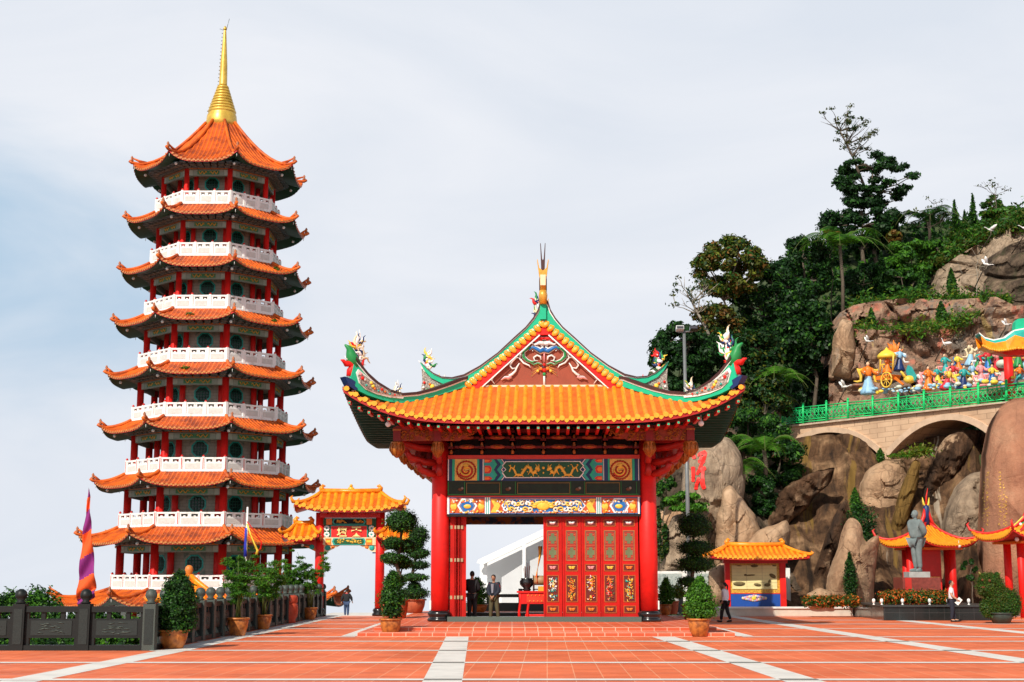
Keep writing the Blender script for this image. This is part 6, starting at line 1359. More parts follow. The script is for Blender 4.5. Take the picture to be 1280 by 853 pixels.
# ------------------------------------------------------------------ striped feather banner, flags, bin, cart
FY = 36.4; fbp = at(101, 755, FY); bn_ = empty('feather_banner', (fbp.x, FY, -.5), 'tall purple and orange striped feather banner behind the stone balustrade', 'banner')
tip = at(111, 610, FY); 
m = MB(); m.tube([(fbp.x + .16, FY + .2, -.6), (tip.x - .02, FY + .16, at(111, 640, FY).z), tip], [.02, .016, .006], 6); m.build('banner_pole', metal_g, bn_)
L_ = [(111, 612), (109.5, 625), (107, 645), (104, 665), (101.5, 690), (99, 715), (97, 735), (95.5, 750), (98, 756), (104, 758)]; R_ = [(111.5, 612), (112.5, 625), (113, 645), (114.5, 665), (116.5, 690), (118.5, 715), (119.7, 735), (119, 742), (116, 749), (113, 755)]
m = MB(); nn = 150
def edge(E, t): t *= len(E) - 1; i = min(int(t), len(E) - 2); f = t - i; return (E[i][0] + (E[i + 1][0] - E[i][0]) * f, E[i][1] + (E[i + 1][1] - E[i][1]) * f)
vs = []
for j in range(nn + 1):
    a, b = edge(L_, j / nn), edge(R_, j / nn)
    for i in range(7):
        u = i / 6; p = at(a[0] + (b[0] - a[0]) * u, a[1] + (b[1] - a[1]) * u, FY); vs.append(p + Vector((0, .07 * math.sin(u * 5 + j * .22) * (.4 + j / nn), 0)))
b_ = len(m.v); m.v += [tuple(v) for v in vs]
for j in range(nn):
    for i in range(6):
        m.f.append((j * 7 + i, j * 7 + i + 1, (j + 1) * 7 + i + 1, (j + 1) * 7 + i)); yv = sum(vs[j * 7 + i + k].z for k in (0, 7)) / 2; py = 612 + (758 - 612) * (j + .5) / nn + (i - 2.5) * 1.9 * (j / nn + .15)
        k = 0 if py < 624 else 1 if py < 639 else 0 if py < 660 else 1 if py < 680 else 0 if py < 698 else 1 if py < 721 else 0 if py < 742 else 1
        m.m.append(k); m.sm.append(True)
o = m.build('banner_cloth', [mat('banner_purple', (.22, .015, .17), .75, .1, 5), mat('banner_orange', (.80, .095, .012), .75, .1, 5)], bn_); sm = o.modifiers.new('thickness', 'SOLIDIFY'); sm.thickness = .012
fp = at(307.5, 700, 52); fl = empty('ribbon_pole', (fp.x, 52, -.6), 'thin white pole with blue, yellow and red ribbons behind the bamboo pots', 'flag pole')
m = MB(); m.tube([(fp.x, 52, -1), (fp.x, 52, at(307.5, 634, 52).z)], .035, 6); m.build('pole', white, fl)
m = MB()
def rib(pts, w, mi, k=0):
    P = [at(a, b, 51.9 + .03 * k) for a, b in pts]; vs = []
    for i, p in enumerate(P): q = w * (.6 + .5 * i / len(P)); vs += [p + Vector((-q, .04 * math.sin(i * 1.3), 0)), p + Vector((q, -.04 * math.sin(i), 0))]
    m.add(vs, [(2 * i, 2 * i + 1, 2 * i + 3, 2 * i + 2) for i in range(len(P) - 1)], mi, True)
rib([(307.5, 660), (307, 672), (306.5, 684), (307, 696)], .06, 0); rib([(309, 655), (313, 668), (318, 680), (322, 688), (320, 696)], .045, 1, 1); rib([(309, 652), (318, 664), (327, 678), (326, 686), (319, 692)], .035, 2, 2); rib([(308, 658), (309, 680), (308, 699)], .03, 1, 3)
o = m.build('ribbons', [mat('ribbon_blue', (.02, .03, .38), .7, .1), yellow, red], fl); sm = o.modifiers.new('thickness', 'SOLIDIFY'); sm.thickness = .01
bp_ = gnd(360.5, 779); lb = empty('litter_bin', tuple(bp_), 'terracotta red cylindrical litter bin beside the dark balustrade', 'litter bin')
m = MB(); m.lathe([(.27, .0), (.29, .04), (.27, .12), (.34, .25), (.37, .45), (.36, .66), (.33, .76)], tuple(bp_), 24, 0); m.build('bin_body', mat('bin_red', (.50, .075, .035), .5, .25, 4), lb)
m = MB(); m.lathe([(.30, .76), (.34, .80), (.345, .98), (.31, 1.05), (.2, 1.09), (.0, 1.10)], tuple(bp_), 24, 0); m.box(bp_.x - .14, bp_.y - .37, .84, bp_.x + .14, bp_.y - .30, .96, 1); m.box(bp_.x - .05, bp_.y - .375, .965, bp_.x + .05, bp_.y - .33, 1.03, 2); m.build('bin_lid', [MATS['bin_red'], mat('bin_slot', (.30, .06, .035), .7, .1), white], lb)

ky = 47.0; kc = at(232, 740, ky); kio = empty('garden_kiosk', (kc.x, ky, -6.5), 'small yellow roofed kiosk with an orange knob hidden behind the pear-shaped shrub', 'kiosk')
hip_roof(kio, kc.x + .1, ky, at(236, 757, ky).z, at(236, 722, ky).z, 1.15, 1.1, .05, .12, .2, .065, RMY, rz=R(20), tips=.1, orn=False, rows=6)
m = MB(); kt_ = at(236, 722, ky); m.lathe([(.12, -.1), (.14, 0), (.08, .06), (.10, .12), (.14, .24), (.12, .34), (.05, .40)], tuple(kt_), 12); m.build('roof_knob', mat('knob_orange', (.65, .20, .03), .5, .1), kio)
for sx in (-.75, .75): m = MB(); m.lathe([(.12, -6.5), (.12, at(236, 757, ky).z)], (kc.x + .1 + sx, ky, 0), 10); m.build('column', red, kio)
# ------------------------------------------------------------------ potted plants
def pot(par, c, r, h, mt, rim=True):
    m = MB(); m.lathe([(r * .62, 0), (r * .70, .02), (r * .92, h * .5), (r * .98, h * .82), (r * .95, h * .88), (r * 1.10, h * .90), (r * 1.12, h * .97), (r * 1.04, h), (r * .93, h), (r * .92, h * .90)], tuple(c), 24, 0)
    m.build('pot', mt, par); m = MB(); m.lathe([(r * .93, h * .9), (.01, h * .93)], tuple(c), 20, 0, caps=False); m.build('soil', soil, par)
def cone_clumps(cx, cy, z0, z1, rmax, n, k, sharp=1.0, rnd=False):
    out = []
    for i in range(k):
        t = (i + .5) / k; z = z0 + (z1 - z0) * t; prof = math.sin(min(1, (t + .22) * 1.35) * math.pi / 2) * (1 - t ** 2.1) ** .8 * sharp; r = rmax * max(.08, prof)
        if rnd: r = rmax * tab([(0, .70), (.2, .98), (.42, .96), (.62, .80), (.8, .56), (.95, .26)], t) * rng.uniform(.86, 1.04)
        nn = 1 if r < rmax * .35 else 6
        if rnd: nn = 7
        for j in range(nn):
            a = j / nn * 6.283 + i * 1.1; q = r * .52 if nn > 1 else 0; rr = r * .58 if nn > 1 else r
            if rnd: q *= rng.uniform(.75, 1.15); rr *= rng.uniform(.7, 1.12); z += rng.normal() * (z1 - z0) * .012
            out.append((cx + q * math.cos(a), cy + q * math.sin(a), z, rr * rng.uniform(.85, 1.15), rr * rng.uniform(.85, 1.15), (z1 - z0) / k * 1.15, n / k / nn))
    return out
def potted(name, px, pyb, potw, poth, crown, label, mt=glazed, mats=(LD, LM, LL), n=9000, kind='cone', z=0, Y=None, cat='potted plant', group=None, size=.045, w=None):
    g = gnd(px, pyb, z) if Y is None else Vector((at(px, pyb, Y).x, Y, z)); s = g.y / FOC; o = empty(name, tuple(g), label, cat, group)
    r = potw * s / 2; h = poth * s; pot(o, g, r, h, mt)
    x0, x1, y0, y1 = crown; cx = at((x0 + x1) / 2, pyb, g.y).x; zt = at(px, y0, g.y).z; zb = at(px, y1, g.y).z; rm = (x1 - x0) * s / 2
    m = MB(); m.tube([(g.x, g.y, g.z + h * .8), (g.x + .03, g.y, (g.z + h + zb) / 2), (cx, g.y, zb + (zt - zb) * .5)], [.05, .045, .03], 7); m.tube([(g.x, g.y, g.z + h), (cx - rm * .3, g.y, zb + .3)], [.03, .015], 5); m.tube([(g.x, g.y, g.z + h), (cx + rm * .35, g.y, zb + .35)], [.03, .015], 5); m.build('trunk', bark, o)
    leaves('crown', o, list(mats), cone_clumps(cx, g.y, zb + (zt - zb) * .06, zt - (zt - zb) * .05, rm, n * 1.15, 9, rnd=True), size, weights=w, shell=.45); return o
potted('potted_shrub', 216, 811, 36, 23, (194, 249, 712, 790), 'dark green pear-shaped shrub in a brown glazed pot by the balustrade corner', n=16000, mats=(LD, LM, LL), w=(3, 3, .5))
potted('potted_shrub', 488, 795, 26, 21, (471, 509, 714, 772), 'upright green shrub in a small tan pot in front of the left platform corner', n=9000, w=(2, 3, 1.2))
potted('potted_shrub', 874, 796, 27, 22, (853, 899, 722, 774), 'bright green rounded shrub in a tan pot in front of the right platform corner', n=11000, mats=(LM, LL, LB), w=(2, 3, 2))
potted('potted_shrub', 832, 769, 15, 13, (821, 845, 723, 757), 'small rounded shrub in a yellowish pot just right of the red column', n=5000, mats=(LM, LL, LB), z=PZ, w=(2, 3, 1))
potted('potted_shrub', 598, 766, 22, 10, (581, 612, 722, 757), 'green shrub in a yellow-rimmed pot seen between the two men in the doorway', n=5000, mats=(LM, LL, LB), z=PZ, w=(2, 3, 1))
g = gnd(842, 768, PZ); e = empty('clay_pot', tuple(g), 'small terracotta pot with yellow-green plant behind the right shrubs', 'potted plant'); pot(e, g, .22, .55, terracotta); leaves('crown', e, [LY, LL, LO], [(g.x + .2, g.y, .95 + PZ, .35, .3, .3, 900)], .06)
def feathery(px, pyb, potw, poth, cr, label, mt, n, seed, mats=(LM, LL, LB)):
    g = gnd(px, pyb); s = g.y / FOC; o = empty('potted_bamboo', tuple(g), label, 'potted bamboo', 'feathery bamboo pots along the balustrade'); pot(o, g, potw * s / 2, poth * s, mt)
    r_ = random.Random(seed); x0, x1, y0, y1 = cr; m = MB(); cl = []; zt = at(px, y0, g.y).z; zb = at(px, y1, g.y).z; xa = at(x0, pyb, g.y).x; xb = at(x1, pyb, g.y).x
    for k in range(9):
        tx = xa + (xb - xa) * r_.random(); ty = g.y + r_.uniform(-.5, .5); tz = zb + (zt - zb) * r_.uniform(.6, 1.0); a = Vector((g.x + r_.uniform(-.08, .08), g.y + r_.uniform(-.08, .08), poth * s * .9)); b = Vector((tx, ty, tz)); mid = a.lerp(b, .55) + Vector((-(tx - g.x) * .25, 0, .1))
        m.tube([a, mid, b], [.018, .014, .006], 5)
        for j in range(7):
            t = .35 + .65 * j / 6; p = (a.lerp(mid, t * 2) if t < .5 else mid.lerp(b, t * 2 - 1)); q = r_.uniform(.10, .24)
            cl.append((p.x + r_.uniform(-.2, .2), p.y + r_.uniform(-.2, .2), p.z + r_.uniform(-.1, .1), q, q, q * .45, n / 63))
    m.build('stem', mat('bamboo_stem', (.10, .14, .03), .6, .2, 5), o); leaves('crown', o, list(mats), cl, .034, aspect=3.2, shell=.1, outb=.2)
feathery(297, 795, 26, 22, (276, 328, 690, 765), 'feathery bamboo in the front glazed pot, leftmost beside the dark balustrade', glazed, 8000, 1, (LM, LL, LB))
feathery(329, 787, 20, 18, (306, 352, 700, 760), 'feathery bamboo in a brown pot, second from the left along the balustrade', glazed, 7000, 2, (LM, LL, LB))
feathery(368, 775, 14, 14, (352, 384, 703, 750), 'feathery bamboo in a small pot hidden behind the red litter bin', glazed, 7000, 3)
feathery(387, 775, 18, 15, (368, 412, 684, 752), 'pale wispy bamboo in the glazed pot nearest the gateway column', glazed, 6500, 4, (LL, LB, LM))
g = gnd(302, 783); e = empty('clay_pot', tuple(g), 'plain terracotta pot standing behind the front bamboo pot', 'pot'); pot(e, g, .30, .62, terracotta)
def cloudtree(base, z, Y, potw, poth, trunk, pads, label, n, mt=terracotta):
    bx_ = at(base[0], base[1], Y).x; s = Y / FOC; o = empty('cloud_pruned_tree', (bx_, Y, z), label, 'topiary tree'); pot(o, Vector((bx_, Y, z)), potw * s / 2, poth * s, mt)
    m = MB(); P = [at(a, b, Y) for a, b in trunk]; m.tube(P, [.09 - .05 * i / len(P) for i in range(len(P))], 7)
    for cx, cy, rx, ry, dy in pads:
        p = at(cx, cy + ry * .6, Y + dy); q = min(P, key=lambda w: (w - p).length + (3 if w.z > p.z else 0)); m.tube([q, (q + p) / 2 + Vector((0, 0, -.05)), p], [.045, .035, .02], 5)
    m.build('trunk', bark, o); tot = sum(rx * ry for _, _, rx, ry, _ in pads); k = 0
    for cx, cy, rx, ry, dy in pads:
        c = at(cx, cy, Y + dy); R_ = rx * s; cl = [(c.x, c.y, c.z, R_ * .93, R_ * .93, ry * s * .95, n * rx * ry / tot)]
        leaves('crown', o, [LD, LM, LL], cl, .05, weights=(2, 3, .6), shell=.82)
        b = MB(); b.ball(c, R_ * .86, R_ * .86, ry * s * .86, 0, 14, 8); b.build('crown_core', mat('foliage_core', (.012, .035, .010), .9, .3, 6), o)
cloudtree((493, 776), 0, 54, 34, 31, [(493, 748), (495, 735), (500, 720), (495, 705), (499, 690), (501, 676), (502, 662)], [(502, 652, 19, 13, 0), (491, 679, 12, 7.5, 0), (490, 698, 14, 7, 0), (507, 683, 12, 8, .4), (503, 703, 12, 8, .5), (494, 727, 13, 7, .2)], 'large cloud-pruned tree left of the platform with a round ball on top', 17000)
cloudtree((518, 763), PZ, 62, 27, 17, [(517, 748), (518, 730), (516, 715), (519, 700), (518, 680), (520, 670)], [(523, 669, 12, 11, 0), (518, 680, 12, 8, 0), (523, 692, 14, 6.5, 0), (523, 706.5, 14, 5, 0), (518, 722, 17, 5, 0), (518, 733, 8, 6, 0), (517, 742, 18, 7.5, 0)], 'cloud-pruned tree with flat pads standing on the platform next to the left column', 15000)
cloudtree((866, 777), 0, 56, 26, 23, [(862, 756), (864, 735), (866, 715), (866, 695), (867, 670)], [(867.5, 657, 20, 14, 0), (869, 685, 21, 9.5, 0), (868.5, 705, 22, 10, 0), (859, 727, 12, 6, 0), (872, 738, 12, 7, .3)], 'cloud-pruned tree with stacked round pads in front of the tall grey pole', 15000)
# animal-shaped topiary
TY = 57.6; tb = gnd(1252, 779.5); TY = tb.y; o = empty('animal_topiary', tuple(tb), 'clipped hedge shaped like a sitting animal in a dark pot at the right', 'topiary')
pot(o, tb, .46, .42, mat('dark_pot', (.035, .05, .04), .4, .3, 4)); s = TY / FOC
blobs = [(1238, 732, 13, 13), (1232, 727, 7, 7), (1231, 738, 7, 6), (1247, 745, 12, 12), (1254, 752, 17, 14), (1259, 757, 13, 12), (1244, 760, 8, 12), (1234, 759, 7, 8), (1227, 720, 2.5, 3), (1246, 719, 2.5, 3), (1234, 765, 5, 6)]
cl = []; b = MB()
for x, y, rx, ry in blobs:
    c = at(x, y, TY); cl.append((c.x, c.y, c.z, rx * s, min(rx, 12) * s, ry * s, 90 * rx * ry * .9)); b.ball(c, rx * s * .93, min(rx, 12) * s * .93, ry * s * .93, 0, 14, 9)
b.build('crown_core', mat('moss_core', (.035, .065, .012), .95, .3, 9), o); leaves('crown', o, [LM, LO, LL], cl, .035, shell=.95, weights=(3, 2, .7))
m = MB(); m.ball(at(1237, 726, TY - .42), .06, mi=0); m.ball(at(1228, 725, TY - .38), .05, mi=0); m.tube([at(1226, 719, TY), at(1223.5, 715, TY)], [.06, .02], 5, 1); m.tube([at(1247, 719, TY), at(1251, 716, TY)], [.06, .02], 5, 1); m.tube([at(1227, 734, TY - .42), at(1231, 734.5, TY - .45)], [.03, .03], 5, 0)
m.build('face', [mat('twig_brown', (.14, .05, .015), .9, .2), mat('horn_yellow', (.25, .22, .05), .7, .2)], o)
# flower beds, shrubs by the rock
def bed(name, x0, x1, y0, y1, Y, dy, n, label, w):
    a = at(x0, y1, Y); b2 = at(x1, y1, Y); zt = at((x0 + x1) / 2, y0, Y).z; zb = at((x0 + x1) / 2, y1, Y).z; cl = []; k = int((b2.x - a.x) / .3)
    for i in range(k):
        for j in range(3): cl.append((a.x + (i + .5) * .3, Y + j * dy / 3, (zt + zb) / 2, .24, .24, (zt - zb) / 2, n / k / 3))
    o = leaves(name, None, [LM, LF, LO], cl, .07, weights=w, shell=.5); tag(o, label, 'flower bed')
bed('flower_bed', 1106, 1187, 738, 756, 60.2, 1.2, 7000, 'clipped orange-flowering hedge in the black planter below the grey statue', (2, 1.6, 1.4))
bed('flower_bed', 1008, 1078, 744, 759, 64, .9, 4500, 'low orange-flowering bed in front of the two-peaked rock', (2, 1.4, 1.4))
def conifer(px, yt, yb, Y, w, label, n=2500, mats=(LD, LM), name='cypress', size=.09, group=None, base=None):
    c = at(px, yb, Y); zt = at(px, yt, Y).z; s = Y / FOC; o = empty(name, tuple(c), label, 'conifer', group); zb = c.z if base is None else base
    m = MB(); m.tube([(c.x, Y, zb - .3), (c.x, Y, zt * .6 + c.z * .4)], [.06, .02], 5); m.build('trunk', bark, o); leaves('crown', o, list(mats), cone_clumps(c.x, Y, c.z + .1, zt, w * s / 2, n, 9), size, outb=.5)
conifer(1064, 694, 752, 65.2, 22, 'slim dark conifer standing in front of the two-peaked rock', 3500, size=.06)
conifer(1070, 612, 645, 72, 18, 'bright conical conifer growing on top of the two-peaked rock', 2500, (LM, LL), size=.07)
o = empty('rock_shrub', tuple(at(1078, 665, 72)), 'dark bushy shrub hanging in the notch of the two-peaked rock', 'shrub'); c = at(1077, 652, 71); leaves('crown', o, [LD, LM], [(c.x, c.y, c.z, .75, .6, .85, 2200), (c.x + .2, c.y, c.z - .8, .45, .4, .5, 900)], .08); m = MB(); m.tube([(c.x, c.y + .3, c.z - 1.2), (c.x, c.y, c.z)], [.06, .03], 5); m.build('trunk', bark, o)
conifer(1101, 562, 580, 80, 13, 'tiny conifer at the pier between the two bridge arches', 900, (LM, LL), size=.08)
for px, yt, yb, Y, w, lab in ((1196, 254, 312, 112, 15, 'tall slim cypress, leftmost of three on the skyline'), (1208, 266, 310, 111, 13, 'shortest cypress in the middle of the skyline group of three'), (1219, 247, 308, 112, 14, 'tallest slim cypress at the right of the skyline group'),
        (1190.5, 338, 372, 98, 15, 'single conifer standing before the pale rock slope'), (1177.5, 379, 408, 93, 17, 'conifer in front of the upper pink cliff near its right end'), (1090, 387, 415, 96, 12, 'small conifer at the left end of the pink cliff terrace'), (1104, 318, 372, 103, 16, 'dark pointed conifer among the bushes above the cliff'), (1153, 340, 368, 101, 12, 'small bright conifer left of the pale rock slope')):
    conifer(px, yt, yb, Y, w, lab, 2600, (LD, LM, LL) if '1104' not in str(px) else (LD, LM), size=.11, group='conifers on the hillside')
# spot lamps along the planter
for i, px in enumerate((1093, 1103, 1129, 1163, 1186, 1198, 1212)):
    c = at(px, 756, 59.6); m = MB(); m.lathe([(.05, 0), (.05, .03), (.02, .05), (.02, .08), (.06, .10), (.07, .20), (.045, .25), (.01, .26)], (c.x, c.y + .1, .632), 10)
    o = m.build('spot_lamp', white); tag(o, ('white spot lamp at the left corner of the black planter', 'white spot lamp second from the left corner of the black planter', 'white spot lamp below the left end of the orange hedge', 'white spot lamp in front of the middle of the orange hedge', 'white spot lamp at the right end of the orange hedge', 'white spot lamp just right of the orange hedge', 'white spot lamp nearest the animal-shaped topiary')[i], 'lamp', 'white spot lamps on the planter rim')
# ------------------------------------------------------------------ trees
def limbs(m, a, b, r, rs, n=5):
    P = [a]
    for k in range(1, 6): t = k / 5; P.append(a.lerp(b, t) + Vector((rs.uniform(-1, 1), rs.uniform(-1, 1), rs.uniform(-.5, .5))) * (b - a).length * .05)
    m.tube(P, [r * (1 - .75 * i / 5) for i in range(6)], 6); return P
def tree(name, label, px, py, Y, rx, ry, n, mats, w=None, seed=0,  k=22, base=None, tm=bark, size=.26, cs=.36, trunk_px=None, group='trees on the hillside', cat='tree', shell=.15, flat=.75, dens=1.0, tr=.22, sub=None):
    n = int(n * 1.5); size *= .74; k = int(k * 1.6); cs *= .84; rs = random.Random(seed); s = Y / FOC; c = at(px, py, Y); RX, RZ = rx * s, ry * s; bx0 = at(trunk_px or px, py, Y).x; zb = (hill(bx0, Y) - .5) if base is None else base
    zb = min(zb, c.z - RZ * .9); o = empty(name, (bx0, Y, zb), label, cat, group); m = MB(); cl = []; top = Vector((c.x, Y, c.z + RZ * .3))
    T = limbs(m, Vector((bx0, Y, zb)), top, tr, rs)
    for i in range(k):
        a = rs.uniform(0, 6.283); q = rs.random() ** .5; zz = rs.uniform(-1, 1); rr = math.sqrt(max(0, 1 - zz * zz)) * (.55 + .4 * q)
        p = Vector((c.x + RX * rr * math.cos(a), Y + RX * .8 * rr * math.sin(a), c.z + RZ * zz * .8)); e = rs.uniform(.65, 1.25) * cs
        cl.append((p.x, p.y, p.z, RX * e, RX * e, RZ * e * flat, n / k * e / cs)); 
        if i % 2 == 0: limbs(m, min(T, key=lambda v: (v - p).length + max(0, v.z - p.z) * 2), p, tr * .4, rs)
    m.build('trunk', tm, o); leaves('crown', o, list(mats), cl, size, weights=w, shell=shell)
    return o
D3 = (LD, LM, LL)
tree('broadleaf_tree', 'tall tree with rust-tinged olive crown and pale trunk left of the dark trees', 915, 335, 97, 46, 43, 12000, (LO, LY, LR, LD, LM), (4, 1.2, 1.3, 1.2, 2), 1, 30, tm=pale_bark, trunk_px=926, tr=.2, cs=.26)
tree('broadleaf_tree', 'lower olive and rust crown beneath the tall rust-tinged tree', 897, 405, 96, 30, 27, 6500, (LO, LR, LD), (3, 1.5, 2), 2, 20, tr=.15)
tree('broadleaf_tree', 'loose dark tree behind the floodlight pole at the left edge of the hill', 853, 443, 92, 42, 44, 11000, (LD, LM), (3, 1), 3, 34, cs=.26, tr=.14, shell=.3)
tree('broadleaf_tree', 'dark green tree filling the gap right of the floodlight pole', 895, 455, 94, 36, 44, 9500, (LD, LM), (3, 1), 4, 22, tr=.16)
tree('broadleaf_tree', 'low dark bush showing behind the right roof curl of the temple', 845, 492, 90, 26, 22, 6500, (LD, LM), (3, 1), 5, 14, tr=.12)
tree('broadleaf_tree', 'broad dark tree in the middle of the forest edge', 965, 375, 100, 50, 50, 15000, (LD, LM, LL), (4, 1.4, .4), 6, 34, cs=.28)
tree('broadleaf_tree', 'dark tree rising highest at the left of the tall skyline tree', 1006, 334, 103, 34, 48, 11000, (LD, LM, LL), (4, 1.4, .3), 7, 26, cs=.28)
tree('broadleaf_tree', 'dark tree crown above the left end of the green railing', 1010, 420, 98, 46, 48, 14000, (LD, LM, LL), (4, 1.3, .3), 8, 30, cs=.3)
tree('broadleaf_tree', 'dark tree directly behind the right roof tip of the temple', 945, 455, 95, 42, 48, 14000, (LD, LM, LO), (4, 1, .6), 9, 24)
tree('broadleaf_tree', 'yellowish green tree between the temple roof tip and the railing', 957, 500, 90, 32, 40, 7500, (LD, LO, LM), (2, 1.4, 1), 10, 18, tr=.12, tm=pale_bark)
tree('broadleaf_tree', 'dark bush standing right behind the left end of the railing', 1015, 485, 100, 32, 36, 7500, (LD, LM), (4, .6), 11, 16)
tree('skyline_tree', 'dense dome-shaped dark tree at the foot of the tall skyline tree', 1078, 280, 112, 48, 36, 15000, (LD, LM), (5, 1.2), 12, 34, size=.26, cs=.28)
tree('skyline_tree', 'tall ragged tree on the skyline with layered dark branches', 1094, 224, 112, 54, 40, 9500, (LD, LM), (4, 1), 13, 40, size=.24, cs=.19, flat=.6, trunk_px=1092, tr=.2)
tree('green_bush', 'mid green leafy bush left of the skyline cypresses', 1138, 322, 106, 32, 27, 9000, (LM, LL, LB), (2, 2, 1), 14, 18, tr=.1)
tree('green_bush', 'green bush above the middle of the pink cliff', 1125, 352, 103, 28, 18, 6000, (LM, LL, LD), (2, 1, 1.5), 15, 14, tr=.1)
tree('green_bush', 'dark bush between the tree fern and the cliff', 1080, 350, 104, 24, 24, 6000, (LD, LM), (3, 1), 16, 12, tr=.1)
tree('green_bush', 'bush left of the rock slope below the cypresses', 1172, 318, 108, 24, 20, 5000, (LM, LL, LD), (2, 1.5, 1), 17, 12, tr=.1)
tree('red_leaved_bush', 'small bush with rust red leaves beside the tree fern', 1040, 295, 106, 12, 8, 1200, (LR, LR, LO), None, 18, 7, tr=.06); tree('red_leaved_bush', 'rust red bush at the foot of the dome-shaped tree', 1123, 296, 109, 14, 9, 1500, (LR, LR, LO), None, 19, 7, tr=.06)
tree('green_bush', 'big leafy bush covering the boulders left of the bridge', 940, 540, 84, 42, 30, 12000, (LM, LD, LL), (3, 2, 1), 20, 20, base=4, tr=.12, size=.2)
tree('green_bush', 'dense bush under the left end of the stone bridge', 975, 575, 83, 34, 34, 10000, (LD, LM, LL), (3, 2, .6), 21, 18, base=2, tr=.12, size=.2)
tree('green_bush', 'dark shrub hanging over the rocks below the tree ferns', 950, 620, 80, 22, 26, 5500, (LD, LM), (3, 1.5), 22, 12, base=2, tr=.1, size=.18)
tree('green_bush', 'bright yellow-green shrub at the foot of the boulder with red characters', 858, 630, 75, 26, 15, 6000, (LB, LL, LM), (2, 2, 1), 23, 14, base=2, tr=.08, size=.15)
tree('green_bush', 'dull green shrub beside the right red column', 832, 610, 78, 16, 16, 2500, (LM, LL, LD), (2, 1, 1), 24, 9, base=2, tr=.08, size=.15)
tree('green_bush', 'creeper hanging down the grey rock right of the temple column', 826, 660, 75, 10, 42, 3500, (LM, LD, LO), (2, 2, 1), 25, 12, base=0, tr=.05, size=.13)
tree('green_bush', 'leafy plant cascading in the dark grotto right of the small pavilion', 1212, 712, 66, 9, 14, 1500, (LD, LM), (2, 1), 26, 6, base=0, tr=.05, size=.1)
tree('green_bush', 'bushy growth at the upper right corner of the hill', 1262, 272, 110, 34, 14, 5500, (LM, LL, LO), (2, 1.5, 1), 27, 14, tr=.08); tree('green_bush', 'olive bush on the crest between the cypresses and the corner', 1240, 262, 112, 14, 20, 2500, (LM, LO, LL), (2, 1, 1), 28, 9, tr=.06)
VS = (('tall leafy shrub at the far left edge behind the balustrade', -20, 779, 60, 34, 38), ('dark rounded shrub peeping over the left balustrade rail', 12, 784, 62, 30, 42), ('bright rounded shrub between the left posts of the balustrade', 47, 786, 60, 28, 46), ('low shrub behind the balustrade just left of the striped banner', 78, 796, 54, 22, 40), ('shrub seen through the gaps below the banner', 112, 806, 50, 26, 42), ('shrub behind the carved panel nearest the corner post', 150, 806, 49, 24, 42), ('shrub at the foot of the corner post behind the pear-shaped shrub', 182, 808, 50, 22, 40), ('leafy shrub low at the left behind the second carved panel', 30, 812, 46, 34, 30), ('shrub outside the frame edge behind the first panel', -40, 800, 48, 34, 40))
for i, (lab, px, py, Y, rx, ry) in enumerate(VS):
    tree('valley_shrub', lab, px, py, Y, rx, ry, 5200, (LD, LM, LL, LB), (1.5, 2, 1.4, .5), 40 + i, 16, base=-7, tr=.08, size=.13, cs=.42, flat=1.0, group='shrubs below the balustrade', cat='shrub')
# bare trees
def bare(name, label, pts, Y, seed, n=26, tm=bark, tuft=None, th=.14):
    rs = random.Random(seed); P = [at(a, b, Y) for a, b in pts]; o = empty(name, tuple(P[0]), label, 'tree', 'bare trees on the hillside'); m = MB(); m.tube(P, [th * (1 - .75 * i / len(P)) for i in range(len(P))], 6); tips = []
    for i in range(n):
        a = P[rs.randrange(len(P) // 2, len(P))]; b = a + Vector((rs.uniform(-2.2, 2.2), rs.uniform(-1, 1), rs.uniform(.2, 2.2))) * (1 if th > .1 else .6); limbs(m, a, b, .05 if th > .1 else .025, rs); tips.append(b)
        for _ in range(2): c = a.lerp(b, rs.uniform(.4, .9)); d = c + Vector((rs.uniform(-.9, .9), 0, rs.uniform(.1, .9))); m.tube([c, d], [.025, .008], 4); tips.append(d)
    m.build('trunk', tm, o)
    if tuft: leaves('crown', o, [LD, LO], [(p.x, p.y, p.z, .4, .4, .18, tuft) for p in tips[::2]], .14, shell=.2)
bare('bare_tree', 'leafless branching tree top rising highest on the skyline', [(1090, 250), (1080, 232), (1072, 212), (1066, 196), (1058, 180), (1050, 164)], 112, 1, 26, tuft=26)
bare('bare_tree', 'thin bare tree leaning left beside the rust-tinged tree', [(890, 430), (882, 408), (872, 392), (865, 378)], 95, 2, 14, pale_bark, tuft=14)
bare('bare_tree', 'thin pale sapling on the rock slope at the right', [(1220, 380), (1221, 362), (1222, 345), (1220, 332)], 97, 3, 4, pale_bark, th=.05); bare('bare_tree', 'dry sapling on the crest right of the cypresses', [(1246, 300), (1245, 280), (1246, 262), (1244, 245)], 111, 4, 7, bark, tuft=6, th=.06)
bare('bare_tree', 'dry yellowish sapling between the two tree ferns and cypresses', [(1162, 300), (1163, 284), (1162, 270)], 108, 5, 6, bark, tuft=10, th=.06)
